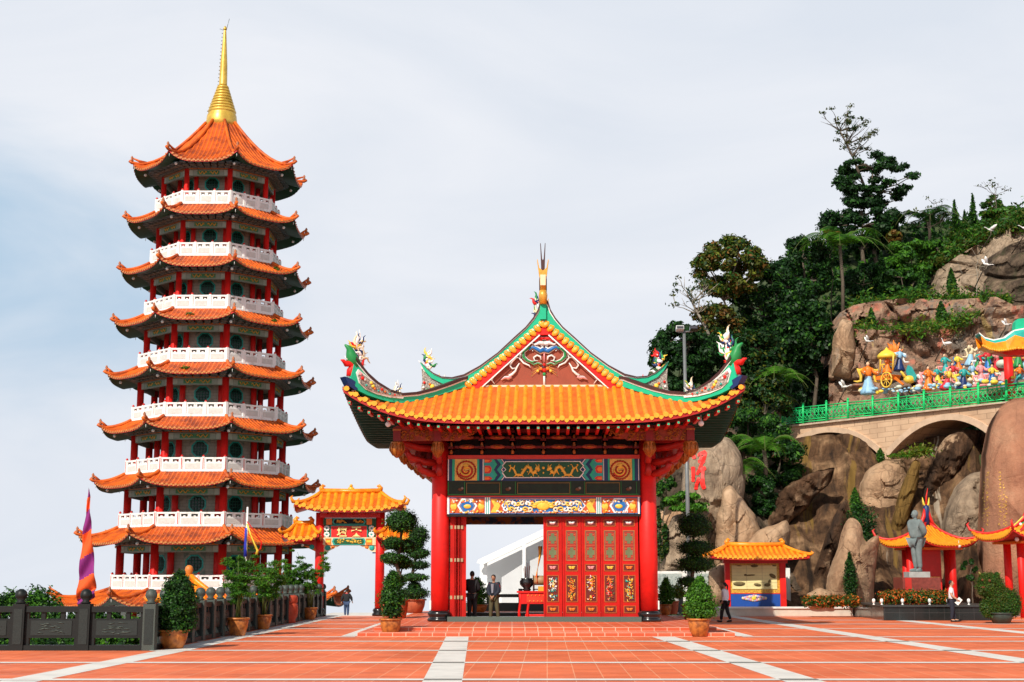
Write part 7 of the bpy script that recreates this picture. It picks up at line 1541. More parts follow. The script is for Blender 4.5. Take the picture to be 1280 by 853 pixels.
# tree ferns
def treefern(label, px, py, Y, n, L, yb, seed, mats=(LB, LL), droop=.5):
    rs = random.Random(seed); c = at(px, py, Y); b0 = at(px, yb, Y); o = empty('tree_fern', (c.x, Y, b0.z), label, 'tree fern', 'tree ferns on the hillside'); m = MB(); m.tube([(c.x, Y, b0.z - .4), (c.x + .1, Y, (c.z + b0.z) / 2), (c.x, Y, c.z)], [.16, .12, .12], 7); m.build('trunk', bark, o)
    for k in range(n):
        V = []; MI = []; st = MB(); a = k / n * 6.283 + rs.uniform(-.2, .2); l = L * rs.uniform(.8, 1.1); up = rs.uniform(.25, .6); P = []
        for j in range(15): t = j / 14; P.append(c + Vector((math.cos(a) * l * t, math.sin(a) * l * t, up * l * math.sin(t * 2.2) - droop * l * t ** 2.2)))
        st.tube(P, .018, 4)
        for j in range(2, 15):
            t = j / 14; d = (P[j] - P[j - 1]).normalized(); sd = d.cross(Vector((0, 0, 1))).normalized(); w = l * .24 * math.sin(min(1, t * 1.1) * math.pi) ** .8 + .03
            for sg in (-1, 1):
                for h_ in (0, .5):
                    p = P[j - 1].lerp(P[j], h_); q = p + sd * sg * w + d * w * .35 - Vector((0, 0, w * .25)); V += [p, p + d * l * .030, q + d * .02, q - d * .02]; MI.append(rs.randrange(len(mats)))
        f_ = rawmesh('frond', np.array([tuple(v) for v in V]), 4, np.array(MI), list(mats), o); st.build('stalk', mat('frond_stalk', (.08, .10, .02), .7, .2), f_)
treefern('large bright tree fern with a dark trunk above the forest edge', 1050, 308, 101, 15, 3.6, 398, 1, (LL, LM, LB)); treefern('tree fern silhouetted against the sky left of the cypresses', 1160, 278, 109, 13, 3.2, 305, 2, (LM, LD))
treefern('bright tree fern left of the green railing', 972, 478, 90, 11, 2.6, 520, 3, (LB, LL)); treefern('lower left tree fern over the boulder with red characters', 918, 590, 80, 9, 2.8, 640, 4, (LB, LL)); treefern('tree fern spreading below the bridge end among the bushes', 955, 563, 80, 10, 2.4, 600, 5, (LB, LL)); treefern('tree fern with yellowish fronds just left of the first railing panel', 968, 505, 92, 10, 1.8, 530, 6, (LL, LY)); treefern('small bright fern on the terrace above the cliff', 1124, 378, 99, 9, 1.6, 384, 7, (LB, LL))
# undergrowth
def scatter(name, n, xr, yr, mats, size, w=None, hgt=.5, cond=None):
    P = []; 
    while len(P) < n:
        x = rng.uniform(*xr); y = rng.uniform(*yr)
        if cond and not cond(x, y): continue
        P.append((x, y, hill(x, y) - .2 + min(1.8, abs(rng.normal())) * hgt, .25, .25, .2, 12))
    o = leaves(name, None, mats, P, size, weights=w, shell=.2); o['kind'] = 'stuff'; o['label'] = 'green undergrowth on the hillside'
scatter('undergrowth', 10500, (7, 68), (78, 122), [LD, LM, LL], .24, (3, 2, .6), .7, lambda x, y: (y > ybr(x) + 10 or (x < 17.5)) and not (x > 30 and y > ybr(x) + 22 and x < 42 and rng.random() < .65))
scatter('undergrowth', 1500, (31.5, 70), (75, 92), [LD, LM, LL], .26, (3, 2, .6), .8)
scatter('undergrowth', 900, (-60, -9.5), (36, 90), [LD, LM, LL], .25, (2, 2, 1), .8, lambda x, y: (x - PX) ** 2 + (y - PY) ** 2 > 144)
def band_leaves(px0, px1, pyf, Y, n, mats, size, w, th=.35, name='terrace_grass'):
    cl = []
    for k in range(n):
        t = k / n; px = px0 + (px1 - px0) * t + rng.uniform(-1, 1); yy = Y[0] + (Y[1] - Y[0]) * t; c = at(px, tab(pyf, px) + rng.uniform(-1.5, 1.5), yy + rng.uniform(-1, 1)); q = rng.uniform(.3, 1.6) * (.4 + 1.2 * max(0, vnoise(px * .11, k * .01, 3) + .5)); cl.append((c.x, c.y, c.z - .1, .45 * q, .3, th * q, 24 * q))
    o = leaves(name, None, mats, cl, size, weights=w, shell=.1, aspect=2.5, outb=.2); o['kind'] = 'stuff'; o['label'] = 'grass growing on the cliff terraces'
band_leaves(1062, 1225, [(1062, 411), (1110, 410), (1150, 409), (1190, 403), (1225, 388)], (97, 86), 120, [LM, LL, LY], .11, (1, 2, 1.2), .4)
band_leaves(1060, 1265, [(1060, 384), (1090, 376), (1130, 371), (1190, 371), (1265, 372)], (101, 92), 170, [LM, LL, LY], .12, (2, 2, 1), .45)
band_leaves(1165, 1300, [(1165, 330), (1200, 312), (1232, 296), (1262, 283), (1300, 268)], (106, 100), 240, [LM, LO, LL], .15, (2, 2, 1), .4)
band_leaves(1165, 1300, [(1165, 318), (1200, 303), (1232, 286), (1262, 272), (1300, 260)], (110, 106), 300, [LM, LL, LO], .15, (2, 2, 1), .6)
band_leaves(1112, 1160, [(1112, 568), (1135, 566), (1160, 560)], (80, 78), 40, [LY, LL], .10, (2, 1), .2); band_leaves(1110, 1180, [(1110, 520), (1180, 512)], (86, 82), 10, [LM], .1, (1,), .1)
# ------------------------------------------------------------------ people
def skin_mesh(nodes, edges, root, sub=2):
    names = list(nodes); me = bpy.data.meshes.new('s'); me.from_pydata([nodes[k][:3] for k in names], [(names.index(a), names.index(b)) for a, b in edges], [])
    o = bpy.data.objects.new('s', me); scene.collection.objects.link(o); md = o.modifiers.new('k', 'SKIN'); md.use_smooth_shade = True
    for i, k in enumerate(names):
        r = nodes[k][3]; r2 = nodes[k][4] if len(nodes[k]) > 4 else r; me.skin_vertices[0].data[i].radius = (r, r2); me.skin_vertices[0].data[i].use_root = (k == root)
    sb = o.modifiers.new('u', 'SUBSURF'); sb.levels = sub; sb.render_levels = sub
    bpy.context.view_layer.update(); ev = bpy.data.meshes.new_from_object(o.evaluated_get(bpy.context.evaluated_depsgraph_get()))
    V = [tuple(v.co) for v in ev.vertices]; F = [tuple(p.vertices) for p in ev.polygons]; bpy.data.objects.remove(o); bpy.data.meshes.remove(me); bpy.data.meshes.remove(ev); return V, F
def base_pose():
    return dict(pelvis=(0, 0, .525), waist=(0, 0, .61), chest=(0, 0, .73), neck=(0, 0, .825), skull=(0, -.005, .90), hipL=(.05, 0, .50), kneeL=(.055, -.01, .28), ankL=(.055, .02, .05), toeL=(.065, -.085, .022), hipR=(-.05, 0, .50), kneeR=(-.055, -.01, .28), ankR=(-.055, .02, .05), toeR=(-.065, -.085, .022),
        shL=(.10, 0, .795), elL=(.135, .01, .63), wrL=(.14, -.03, .49), shR=(-.10, 0, .795), elR=(-.135, .01, .63), wrR=(-.14, -.03, .49))
RAD = dict(pelvis=(.085, .065), waist=(.075, .058), chest=(.092, .062), neck=(.034, .034), skull=(.03, .03), hipL=(.058,), hipR=(.058,), kneeL=(.038,), kneeR=(.038,), ankL=(.024,), ankR=(.024,), toeL=(.024, .016), toeR=(.024, .016), shL=(.040,), shR=(.040,), elL=(.028,), elR=(.028,), wrL=(.018,), wrR=(.018,))
EDG = [('pelvis', 'waist'), ('waist', 'chest'), ('chest', 'neck'), ('neck', 'skull'), ('chest', 'shL'), ('shL', 'elL'), ('elL', 'wrL'), ('chest', 'shR'), ('shR', 'elR'), ('elR', 'wrR'), ('pelvis', 'hipL'), ('hipL', 'kneeL'), ('kneeL', 'ankL'), ('ankL', 'toeL'), ('pelvis', 'hipR'), ('hipR', 'kneeR'), ('kneeR', 'ankR'), ('ankR', 'toeR')]
def head_geo(m, hd, yaw, H, ms, me_, pitch=0):
    M = Matrix.Translation(Vector(hd) * H) @ Matrix.Rotation(yaw, 4, 'Z') @ Matrix.Rotation(pitch, 4, 'X'); b = len(m.v)
    m.ball((0, 0, 0), .044 * H, .054 * H, .066 * H, ms, 16, 12); m.ball((0, -.012 * H, -.03 * H), .032 * H, .040 * H, .036 * H, ms, 12, 8); m.tube([(0, -.05 * H, .012 * H), (0, -.064 * H, -.010 * H), (0, -.052 * H, -.016 * H)], [.004 * H, .009 * H, .004 * H], 6, ms)
    for s in (-1, 1): m.ball((s * .045 * H, .004 * H, -.002 * H), .006 * H, .012 * H, .016 * H, ms, 8, 6); m.ball((s * .018 * H, -.050 * H, .006 * H), .007 * H, .005 * H, .005 * H, me_, 7, 5)
    m.tube([(-.014 * H, -.050 * H, -.034 * H), (0, -.054 * H, -.035 * H), (.014 * H, -.050 * H, -.034 * H)], .003 * H, 5, me_); m.xform(lambda p: M @ p, b); return M
def hand_geo(m, wr, el, H, mi, curl=.5, side=1):
    w = Vector(wr) * H; d = (w - Vector(el) * H).normalized(); sx = Vector((0, -1, 0)) if abs(d.y) < .7 else Vector((0, 0, 1)); sx = (sx - d * sx.dot(d)).normalized(); nrm = d.cross(sx)
    m.tube([w - d * .01 * H, w + d * .02 * H, w + d * .05 * H], [.013 * H, .022 * H, .020 * H], 8, mi, flat=.5)
    for k, (o, l) in enumerate(((-.015, .040), (-.005, .046), (.005, .044), (.015, .034))):
        a = w + d * .045 * H + sx * o * H; m.tube([a, a + d * l * .5 * H, a + d * l * .9 * H + nrm * side * l * curl * .5 * H], [.0055 * H, .005 * H, .0035 * H], 5, mi)
    a = w + d * .012 * H - sx * .02 * H; m.tube([a, a + d * .016 * H - sx * .014 * H, a + d * .034 * H - sx * .012 * H + nrm * side * .006 * H], [.007 * H, .006 * H, .004 * H], 5, mi)
def person(loc, H, yaw, label, shirt, trousers, shoes, pose=None, head_yaw=0, head_pitch=0, sleeves='long', coat=0, hair_style='short', hair_m=hair, skin_m=skin, stone=None, name='person', cat='person', face='eye_dark', fat=1.0):
    P = base_pose(); P.update(pose or {}); o = local(name, label, cat); nd = {k: (*[c * H for c in P[k]], *[r * H * (fat if k in ('waist', 'pelvis', 'chest') else 1) for r in (RAD[k] if len(RAD[k]) == 2 else RAD[k] * 2)]) for k in P}
    V, F = skin_mesh(nd, EDG, 'pelvis'); m = MB(); m.add(V, F, 0, True); hc = Vector(P['skull']) + Vector((0, -.004, .035)); M = head_geo(m, hc, head_yaw, H, 0, 1, head_pitch)
    hand_geo(m, P['wrL'], P['elL'], H, 0, side=-1); hand_geo(m, P['wrR'], P['elR'], H, 0, side=1)
    sk = stone or skin_m; m.build('body', [sk, stone or mat('eye_dark', (.02, .012, .01), .4, 0)], o, world_co=False)
    def cloth(nm, keys, add, mt, edges=None, trim=None):
        n2 = {k: (*nd[k][:3], nd[k][3] + add * H, nd[k][4] + add * H) for k in keys}; 
        if trim: n2.update(trim)
        E2 = edges or [e for e in EDG if e[0] in n2 and e[1] in n2]; V2, F2 = skin_mesh(n2, E2, 'pelvis' if 'pelvis' in n2 else keys[0]); q = MB(); q.add(V2, F2, 0, True); return q
    lerp = lambda a, b, t: tuple(nd[a][i] + (nd[b][i] - nd[a][i]) * t for i in range(5))
    ks = ['pelvis', 'waist', 'chest', 'shL', 'shR', 'elL', 'elR']; tr = {}; ed = [('pelvis', 'waist'), ('waist', 'chest'), ('chest', 'shL'), ('shL', 'elL'), ('chest', 'shR'), ('shR', 'elR'), ('chest', 'collar')]
    col = lerp('chest', 'neck', .75); tr['collar'] = (*col[:3], .045 * H, .042 * H)
    if sleeves == 'long':
        for s in 'LR': a = lerp('el' + s, 'wr' + s, .92); tr['cuf' + s] = (*a[:3], .024 * H, .024 * H); ed.append(('el' + s, 'cuf' + s))
    else:
        for s in 'LR':
            a = lerp('sh' + s, 'el' + s, .75); tr['el' + s] = (*a[:3], .040 * H, .040 * H)
    q = cloth('shirt', ks, .012 + coat * .35, shirt, ed, tr)
    if coat:
        c = Vector(P['pelvis']) * H; q.lathe([(.068 * H, -coat * H), (.074 * H, -coat * .4 * H), (.078 * H, .06 * H), (.085 * H, .12 * H), (.090 * H, .19 * H), (.080 * H, .245 * H), (.045 * H, .285 * H)], (0, 0, 0), 18, 0, M=Matrix.Translation(c) @ Matrix.Diagonal((1, .8, 1, 1)))
    else:
        c = Vector(P['pelvis']) * H; q.lathe([(.094 * H, -.035 * H), (.094 * H, .02 * H), (.088 * H, .08 * H)], (0, 0, 0), 18, 0, M=Matrix.Translation(c) @ Matrix.Diagonal((1, .78, 1, 1)))
    q.build('coat' if coat else 'shirt', stone or shirt, o, world_co=False)
    q = cloth('trousers', ['pelvis', 'hipL', 'hipR', 'kneeL', 'kneeR', 'ankL', 'ankR'], .013, trousers); q.build('trousers', stone or trousers, o, world_co=False)
    for s in 'LR':
        a = Vector(P['ank' + s]) * H; t = Vector(P['toe' + s]) * H; sh = MB(); d = (t - a); d.z = 0; d.normalize(); z0 = min(a.z, t.z) - .0; sh.tube([Vector((a.x, a.y, a.z - .028 * H)) - d * .025 * H, Vector((a.x, a.y, a.z - .026 * H)) + d * .02 * H, t + Vector((0, 0, 0)), t + d * .022 * H], [.026 * H, .030 * H, .026 * H, .014 * H], 10, 0, flat=.85); sh.build('shoe', stone or shoes, o, world_co=False)
    h = MB(); b = 0; h.ball((0, .008 * H, .012 * H), .050 * H, .056 * H, .064 * H, 0, 16, 10)
    h.v = [tuple(Vector(p) + (Vector((0, .03 * H, 0)) if (p[1] < -.028 * H and p[2] < .05 * H) else Vector((0, 0, 0)))) for p in h.v]; h.v = [tuple((p[0], p[1], max(p[2], -.03 * H) if hair_style == 'short' else p[2])) for p in h.v]
    if hair_style == 'pony': h.tube([(0, .055 * H, .02 * H), (0, .085 * H, -.02 * H), (0, .08 * H, -.09 * H), (0, .07 * H, -.13 * H)], [.016 * H, .022 * H, .016 * H, .005 * H], 8, 0)
    h.xform(lambda p: M @ p); h.build('hair', stone or hair_m, o, world_co=False)
    o.location = loc; o.rotation_euler = (0, 0, yaw); return o
cl = lambda n, c, r=.8: mat(n, c, r, .12, 12, bump=.1, bs=30)
blackc = cl('black_cloth', (.010, .010, .012)); navyc = cl('dark_navy_cloth', (.016, .020, .035)); olivec = cl('olive_cloth', (.085, .075, .035)); whitec = cl('white_cloth', (.72, .70, .74)); jeans = cl('jeans', (.035, .06, .13)); shoe = cl('black_shoes', (.008, .008, .009), .4); redc = cl('dark_red_cloth', (.22, .02, .02)); greyc = cl('grey_shirt', (.22, .22, .26)); skin_l = mat('skin_light', (.50, .27, .17), .55, .05)
fp_ = at(433, 768, 86); o = person((fp_.x, 86, -.56), 1.64, R(180), 'person in a black jacket and blue jeans, back turned, standing in the gateway', blackc, jeans, shoe, dict(elL=(.175, .02, .66), wrL=(.19, -.02, .53), elR=(-.175, .02, .66), wrR=(-.20, -.04, .55), kneeL=(.055, -.03, .28), ankL=(.05, -.02, .05), toeL=(.055, -.11, .03)), coat=.05, fat=1.25)
m = MB(); m.lathe([(.085, -.03), (.10, 0), (.075, .04)], (0, 0, 1.36), 12); m.build('scarf', mat('pink_scarf', (.55, .06, .08), .8, .1), o, world_co=False)
sz = PZ + .17; q = at(590, 768, 50.9); person((q.x, 50.9, PZ), 1.74, R(170), 'person in black shirt and black trousers standing with back turned in the open doorway', blackc, blackc, shoe, dict(elL=(.14, -.03, .64), wrL=(.05, -.10, .60), elR=(-.14, -.02, .64), wrR=(-.06, -.10, .60)), coat=.02, fat=1.1)
q = at(617.5, 768, 51.2); o = person((q.x, 51.2, PZ), 1.62, R(-22), 'person in dark red jacket and olive trousers with head bowed in the doorway', navyc, olivec, shoe, dict(elL=(.13, -.04, .63), wrL=(.03, -.13, .52), elR=(-.13, -.04, .63), wrR=(-.02, -.13, .52), ankL=(.10, .02, .05), toeL=(.12, -.08, .022), kneeL=(.08, -.01, .28), ankR=(-.09, .02, .05), toeR=(-.12, -.07, .022), kneeR=(-.07, -.01, .28), skull=(0, -.03, .895), neck=(0, -.01, .822)), head_pitch=R(25), coat=.04)
m = MB(); m.plate([(-.055, .80 * 1.62), (.055, .80 * 1.62), (.03, .60 * 1.62), (-.03, .60 * 1.62)], (0, -.155, 0), (1, 0, 0), (0, -1, 0), .02); m.build('shirt_front', greyc, o, world_co=False); m = MB()
for s in (-1, 1): m.tube([(s * .12, -.02, 1.30), (s * .19, -.02, 1.20), (s * .225, -.05, 1.08)], [.085, .078, .06], 10)
m.build('jacket_sleeve', redc, o, world_co=False)
g = gnd(907, 778); person((g.x, g.y, 0), 1.56, R(-125), 'person with dark ponytail, white top and black trousers walking beside the platform', whitec, blackc, shoe, dict(ankL=(.05, -.10, .05), toeL=(.05, -.20, .03), kneeL=(.055, -.07, .28), ankR=(-.05, .12, .065), toeR=(-.055, .03, .022), kneeR=(-.055, .03, .28), elL=(.125, .05, .65), wrL=(.12, -.02, .53)), hair_style='pony', head_yaw=R(10), skin_m=skin_l)
g = gnd(1191, 777.5); o = person((g.x, g.y, 0), 1.64, R(70), 'person in white short-sleeved shirt holding a sheet of paper near the planter', whitec, navyc, shoe, dict(elR=(-.13, -.01, .64), wrR=(-.12, -.13, .55), elL=(.13, .01, .64), wrL=(.10, -.12, .55), ankL=(.05, -.06, .05), toeL=(.055, -.16, .022)), sleeves='short', fat=1.15, skin_m=skin_l)
m = MB(); m.box(-.10, -.012, -.14, .10, 0, .14, 0, Matrix.Translation((-.16, -.27, .82)) @ Matrix.Rotation(R(40), 4, 'X') @ Matrix.Rotation(R(60), 4, 'Z')); m.xform(lambda p: Matrix.Translation((g.x, g.y, 0)) @ Matrix.Rotation(R(70), 4, 'Z') @ p)
o = m.build('paper_sheet', mat('paper', (.78, .76, .70), .8, .02)); tag(o, 'folded white sheet of paper held by the person in the white short-sleeved shirt', 'paper')
# ------------------------------------------------------------------ the stone statue
stone = mat('statue_stone', (.17, .215, .215), .6, .22, 4, bump=.15, bs=30); SY = 62.5
q = at(1147, 715, SY); base = empty('statue_pedestal', (q.x, SY, 0), 'polished red stone pedestal with grey plinth carrying the grey statue', 'pedestal')
zt = at(1147, 722, SY).z; zr = at(1147, 741.5, SY).z
m = MB(); m.box(at(1123, 741, SY).x, SY - .75, .3, at(1170, 741, SY).x, SY + .75, zt); m.build('pedestal_block', mat('red_granite', (.22, .045, .032), .3, .25, 9, bump=.03), base)
m = MB(); m.box(at(1126, 741, SY).x, SY - .765, .3, at(1134, 741, SY).x, SY - .75, zt - .02); m.build('side_band', mat('red_band', (.5, .03, .02), .35, .1), base)
zs = at(1147, 715, SY).z; m = MB(); m.box(at(1133, 720, SY).x, SY - .45, zt, at(1159, 720, SY).x, SY + .45, zs); m.build('plinth', mat('plinth_grey', (.36, .37, .35), .7, .15, 5), base)
Hs = at(1144, 638.5, SY).z - zs
person((at(1147, 715, SY).x, SY, zs), Hs, R(-58), 'large grey stone statue of a person in a jacket facing left', None, None, None, dict(elL=(.135, .06, .64), wrL=(.05, .09, .56), elR=(-.135, .05, .64), wrR=(-.05, .09, .56), kneeL=(.045, -.005, .28), kneeR=(-.045, -.005, .28), ankL=(.045, .02, .05), ankR=(-.045, .02, .05)), coat=.045, stone=stone, name='stone_statue', cat='statue', fat=1.15, head_yaw=R(-10))
# ------------------------------------------------------------------ painted figures above the bridge
pale_blue = mat('cloud_blue', (.28, .50, .68), .5, .15, 5); turq = mat('turquoise_robe', (.03, .36, .34), .5, .15, 5); robe_red = mat('robe_red', (.60, .03, .04), .5, .15, 5); fleshp = mat('painted_flesh', (.70, .45, .28), .5, .1, 5)
def deity(label, px, pyb, hpx, robe, top_, sash, off=-1.5, lean=0, arms=0, group='painted figures behind the railing', squat=1):
    off = -off; lean += ((px * 7) % 5 - 2) * .07; p = bpt(px, pyb, off); h = hpx * p.y / FOC * 1.28; o = empty('painted_figure', tuple(p), label, 'statue', group); M = Matrix.Translation(p) @ Matrix.Rotation(lean, 4, 'Y') @ Matrix.Rotation(R(20), 4, 'Z')
    m = MB(); m.lathe([(.24 * h * squat, 0), (.21 * h * squat, .08 * h), (.14 * h, .3 * h), (.09 * h, .50 * h), (.08 * h, .55 * h)], (0, 0, 0), 14, 0, M=M)
    for k in range(7): a = k * .9; m.tube([M @ Vector((.22 * h * squat * math.cos(a), .22 * h * squat * math.sin(a), .02 * h)), M @ Vector((.13 * h * math.cos(a + .2), .13 * h * math.sin(a + .2), .3 * h))], [.03 * h, .01 * h], 5, 0)
    m.build('robe', robe, o); b = MB(); b.lathe([(.085 * h, .5 * h), (.10 * h, .6 * h), (.12 * h, .72 * h), (.10 * h, .78 * h), (.035 * h, .82 * h)], (0, 0, 0), 14, 0, M=M)
    for s in (-1, 1):
        w = (s * .22 * h, -.16 * h, (.62 + .22 * (arms == s or arms == 2)) * h); b.tube([M @ Vector((s * .10 * h, 0, .76 * h)), M @ Vector((s * .19 * h, -.04 * h, (.64 + .06 * (arms == s or arms == 2)) * h)), M @ Vector(w)], [.05 * h, .055 * h, .06 * h], 8, 0); b.ball(M @ Vector(w), .03 * h, mi=1, n=7, k=5)
    b.ball(M @ Vector((0, -.01 * h, .88 * h)), .055 * h, .06 * h, .07 * h, 1, 12, 9); b.tube([M @ Vector((0, 0, .78 * h)), M @ Vector((0, 0, .85 * h))], .03 * h, 8, 1); b.tube([M @ Vector((0, -.06 * h, .89 * h)), M @ Vector((0, -.08 * h, .87 * h))], [.006 * h, .012 * h], 5, 1)
    b.build('body', [top_, fleshp], o); hh = MB(); hh.ball(M @ Vector((0, .015 * h, .905 * h)), .06 * h, .06 * h, .065 * h, 0, 10, 7); hh.ball(M @ Vector((0, .02 * h, .985 * h)), .03 * h, mi=0, n=8, k=5); hh.build('hair', hair, o)
    q = MB(); rs = random.Random(px)
    for s in (-1, 1):
        P = [M @ Vector((s * .12 * h, .02, .74 * h))]
        for j in range(1, 8): P.append(P[-1] + Vector((s * .09 * h * math.cos(j * 1.1 + px) + s * .03 * h, 0, -.07 * h + .09 * h * math.sin(j * 1.3 + px))))
        q.tube(P, [.03 * h, .045 * h, .05 * h, .05 * h, .045 * h, .04 * h, .03 * h, .01 * h], 6, flat=.35)
    q.build('sash', sash, o); return o
deity('leftmost painted statue in a blue skirt and orange top with yellow ribbons', 1086, 493, 34, pale_blue, orange, ygold, -1.2)
deity('statue in dark blue robe standing behind the golden carriage', 1124, 464, 24, navy, pale_blue, white, -3.2)
deity('orange robed statue with long pink sash left of the red-skirted one', 1161, 488, 25, orange, orange, pinkp, -1.4)
deity('statue in a wide red skirt and yellow top bending forward', 1181, 488, 24, robe_red, ygold, pinkp, -1.3, lean=.3)
deity('turquoise robed statue carrying a pink drum above the red-skirted one', 1183, 470, 23, turq, turq, pinkp, -3)
deity('squat blue statue with green sleeves and yellow ribbons', 1204, 487, 25, navy, turq, yellow, -1.4, squat=1.3)
deity('bare-armed cream statue lifting a ring-shaped sash overhead', 1212, 458, 23, pale_blue, cream, cream, -3.4, arms=2)
deity('seated statue in pink with a yellow drum on its lap', 1227, 484, 27, pinkp, pinkp, pinkp, -1.6, lean=-.15, squat=1.4)
deity('statue in royal blue skirt and red top behind the pink one', 1236, 465, 25, blue, robe_red, robe_red, -3.2, arms=1)
deity('crouching pink statue beside the red column', 1253, 478, 22, pinkp, pinkp, pinkp, -1.8, lean=.5)
deity('yellow statue half hidden behind the red column at the right edge', 1272, 460, 24, MATS['leaf_green_paint'], yellow, yellow, -2.5)
for lab, px, py, h, a, b2, c_, off in (
    ('small pink and white painted statue between the peacock and the orange figure', 1149, 486, 18, pinkp, white, pale_blue, -1.9), ('yellow skirted statue close behind the red-skirted one', 1173, 482, 20, yellow, turq, orange, -2.4),
    ('cream robed statue between the turquoise and the blue ones', 1193, 480, 22, cream, robe_red, pinkp, -2.3), ('orange statue with blue sash behind the squat blue one', 1200, 466, 20, orange, yellow, blue, -3.0),
    ('white robed statue left of the seated pink one', 1216, 480, 22, white, pale_blue, yellow, -2.4), ('green statue behind the seated pink one', 1222, 464, 21, MATS['leaf_green_paint'], turq, white, -3.2),
    ('blue and yellow statue between the pink ones', 1241, 482, 22, blue, yellow, pinkp, -2.0), ('tall red statue with green sash left of the red column', 1248, 464, 24, robe_red, pinkp, MATS['leaf_green_paint'], -3.0),
    ('turquoise statue right of the red column', 1274, 482, 22, turq, orange, yellow, -1.8), ('pale blue statue at the right edge behind the railing', 1281, 466, 22, pale_blue, robe_red, white, -3.0)):
    deity(lab, px, py, h, a, b2, c_, off)
# carriage
p = bpt(1112, 482, 2); ca = empty('golden_carriage', tuple(p), 'golden canopied carriage with spoked wheel and an orange seated figure inside', 'carriage'); s = p.y / FOC
V3 = lambda a, b, y=0: bpt(a, b, 2 + y)
q = V3(1110, 474); m = MB(); m.plate([(-.62, 0), (.55, -.12), (.75, .16), (.5, .22), (-.45, .22), (-.7, .18)], q, bd, bn, .8, 0); m.plate([(.55, -.05), (1.3, -.55), (1.35, -.48), (.6, .1)], q, bd, bn, .1, 0); m.build('carriage_body', orange, ca)
for a, b in ((1100, 466), (1116, 463)):
    m = MB(); m.tube([V3(a, b), V3(a + 1, b - 22)], .06, 6); m.tube([V3(a, b, .9), V3(a + 1, b - 22, .9)], .06, 6); m.build('canopy_post', ygold, ca)
m = MB(); c = V3(1108.5, 444, .45); m.lathe([(.58, -.22), (.60, -.05), (.52, .06), (.34, .22), (.14, .32), (.07, .42), (.01, .5)], tuple(c), 14); m.build('canopy', yellow, ca)
m = MB(); c = V3(1116, 444, 1.5)
for k in range(13): a_ = -.3 + k * .3; l_ = .75 + .2 * (k % 2); m.tube([c, c + bd * l_ * .5 * math.cos(a_) + Vector((0, 0, l_ * .5 * math.sin(a_))), c + bd * l_ * math.cos(a_ + .25) + Vector((0, 0, l_ * math.sin(a_ + .25)))], [.16, .13, .02], 6)
m.build('halo', orange, ca)
m = MB(); c = V3(1108, 475, -.6); R0 = .46
ring = [c + bd * R0 * math.cos(a) + Vector((0, 0, R0 * math.sin(a))) for a in [k / 20 * 6.2832 for k in range(21)]]; m.tube(ring, .05, 6)
for k in range(8): a = k / 8 * 6.2832; m.tube([c, c + bd * R0 * math.cos(a) + Vector((0, 0, R0 * math.sin(a)))], .025, 4)
m.ball(c, .09); m.build('wheel', ygold, ca)
deity('orange seated figure inside the golden carriage', 1109, 466, 17, orange, orange, ygold, -2.4, squat=1.2)
# bird with turquoise wings
p = bpt(1137, 484, 1.3); o = empty('peacock_statue', tuple(p), 'peacock-like statue with raised turquoise wings beside the carriage', 'statue'); m = MB(); m.ball(p + Vector((0, 0, .45)), .35, .25, .25, 0, 12, 8); m.tube([p + Vector((-.2, 0, .5)), p + Vector((-.4, 0, .85)), p + Vector((-.5, 0, .95))], [.12, .08, .05], 7); m.build('body', ygold, o)
for k in range(2):
    m = MB(); m.plate([(0, .4), (-.25, 1.0), (-.1, 1.35), (.15, 1.2), (.55, .55), (.4, .35)], p + Vector((.1, .1 + .2 * k, 0)), bd, bn, .06); m.build('wing', turq, o)
# painted clouds under the figures
rs = random.Random(9); cm = MB()
for k in range(170):
    px = 1076 + 215 * rs.random(); py = 494 - (px - 1076) * .07 - rs.random() * (10 if px > 1200 else 7); p = bpt(px, py, .9 + rs.random() * 2.2); r_ = rs.uniform(.08, .24); cm.ball(p, r_, r_ * .7, r_ * .6, rs.choice([0, 0, 1, 2, 3, 0]), 10, 7)
for a, b, r_, c in ((1232, 472, .32, 0), (1246, 470, .3, 3), (1222, 474, .3, 3), (1270, 476, .4, 0), (1258, 482, .35, 0), (1252, 455, .3, 3), (1196, 474, .3, 0)): cm.ball(bpt(a, b, 2.8), r_, .4, r_ * .8, c, 12, 8)
o = cm.build('painted_cloud_base', [pale_blue, cream, yellow, mat('cloud_pale', (.60, .66, .55), .5, .1, 4)]); tag(o, 'pale blue, cream and yellow sculpted clouds under the painted figures', 'sculpted clouds', kind='stuff')
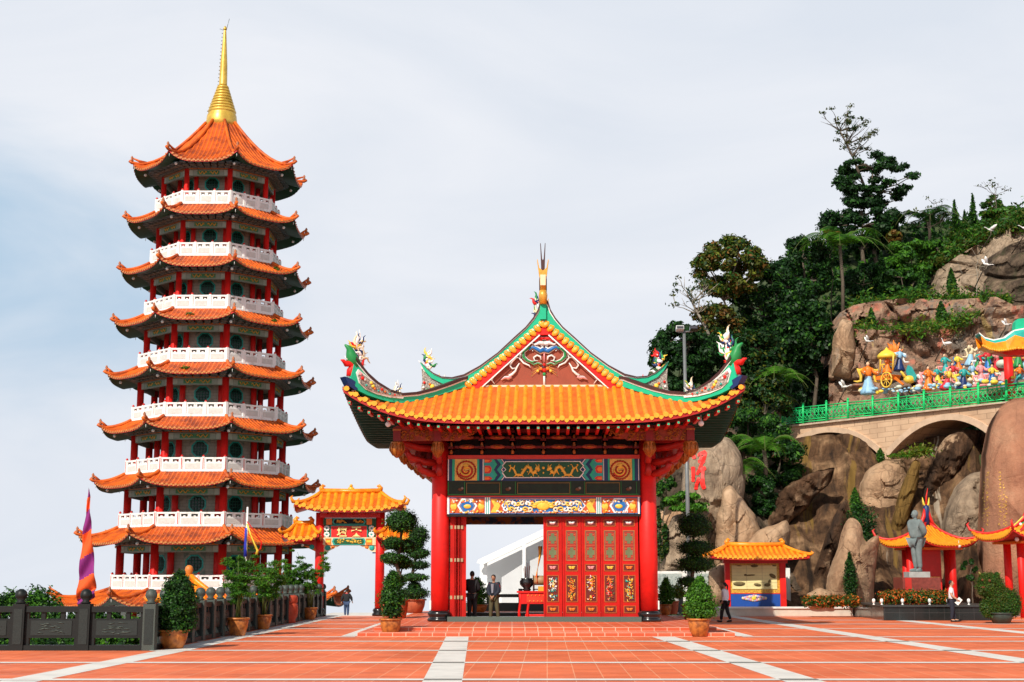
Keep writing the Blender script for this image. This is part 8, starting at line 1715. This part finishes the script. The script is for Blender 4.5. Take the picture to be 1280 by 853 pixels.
# cranes
def crane(label, px, py, Y, w, flip=1, tilt=0):
    c = at(px, py, Y); s = Y / FOC * w * .68; o = empty('crane_statue', tuple(c), label, 'bird statue', 'white crane statues over the cliff'); M = Matrix.Translation(c) @ Matrix.Rotation(tilt, 4, 'Y') @ Matrix.Diagonal((flip, 1, 1, 1))
    T = lambda *p: M @ (Vector(p) * s)
    m = MB(); m.tube([T(-.25, 0, 0), T(-.1, 0, .02), T(.08, 0, .03), T(.2, 0, .05), T(.34, 0, .12), T(.45, 0, .15), T(.55, 0, .14)], [.02 * s, .075 * s, .085 * s, .04 * s, .022 * s, .03 * s, .006 * s], 8); m.build('body', white, o)
    for sg in (-1, 1): m = MB(); P = [T(.1, 0, .05), T(.0, sg * .15, .22), T(-.12, sg * .3, .38), T(-.28, sg * .42, .46)]; Q = [T(-.12, 0, .03), T(-.2, sg * .15, .12), T(-.3, sg * .3, .25), T(-.34, sg * .42, .42)]; m.add(P + Q, [(i, i + 1, i + 5, i + 4) for i in range(3)], 0, True); w_ = m.build('wing', white, o); sm = w_.modifiers.new('thickness', 'SOLIDIFY'); sm.thickness = .05
    m = MB(); m.tube([T(-.22, 0, -.02), T(-.45, 0, -.10), T(-.62, 0, -.2)], .014 * s, 5); m.build('legs', hair, o)
    m = MB(); m.tube([T(-.05, 0, -.04), T(-.1, 0, -.35), Vector((c.x - .1, Y + 2.5, c.z - 1.2))], .04, 5); m.build('support_rod', bark, o)
for a in (('white crane statue with spread wings lowest at the left above the railing', 1056, 484, 90, 26, 1, 0), ('white crane statue in front of the cliff above the carriage, to its left', 1085, 427, 92, 20, 1, .2), ('white crane statue gliding above the orange robed figure', 1158, 424, 92, 20, 1, .1), ('large white crane statue with upright wings in front of the cliff', 1180, 430, 88, 22, -1, .9), ('white crane statue just above the curved turquoise roof', 1258, 406, 84, 20, 1, .1), ('white crane statue flying over the dark overhang on the slope', 1233, 331, 92, 26, 1, .3), ('white crane statue highest on the slope with wings in a V', 1238, 288, 98, 24, -1, .2), ('white crane statue cut by the right edge high on the slope', 1281, 286, 94, 26, -1, .2)): crane(*a)
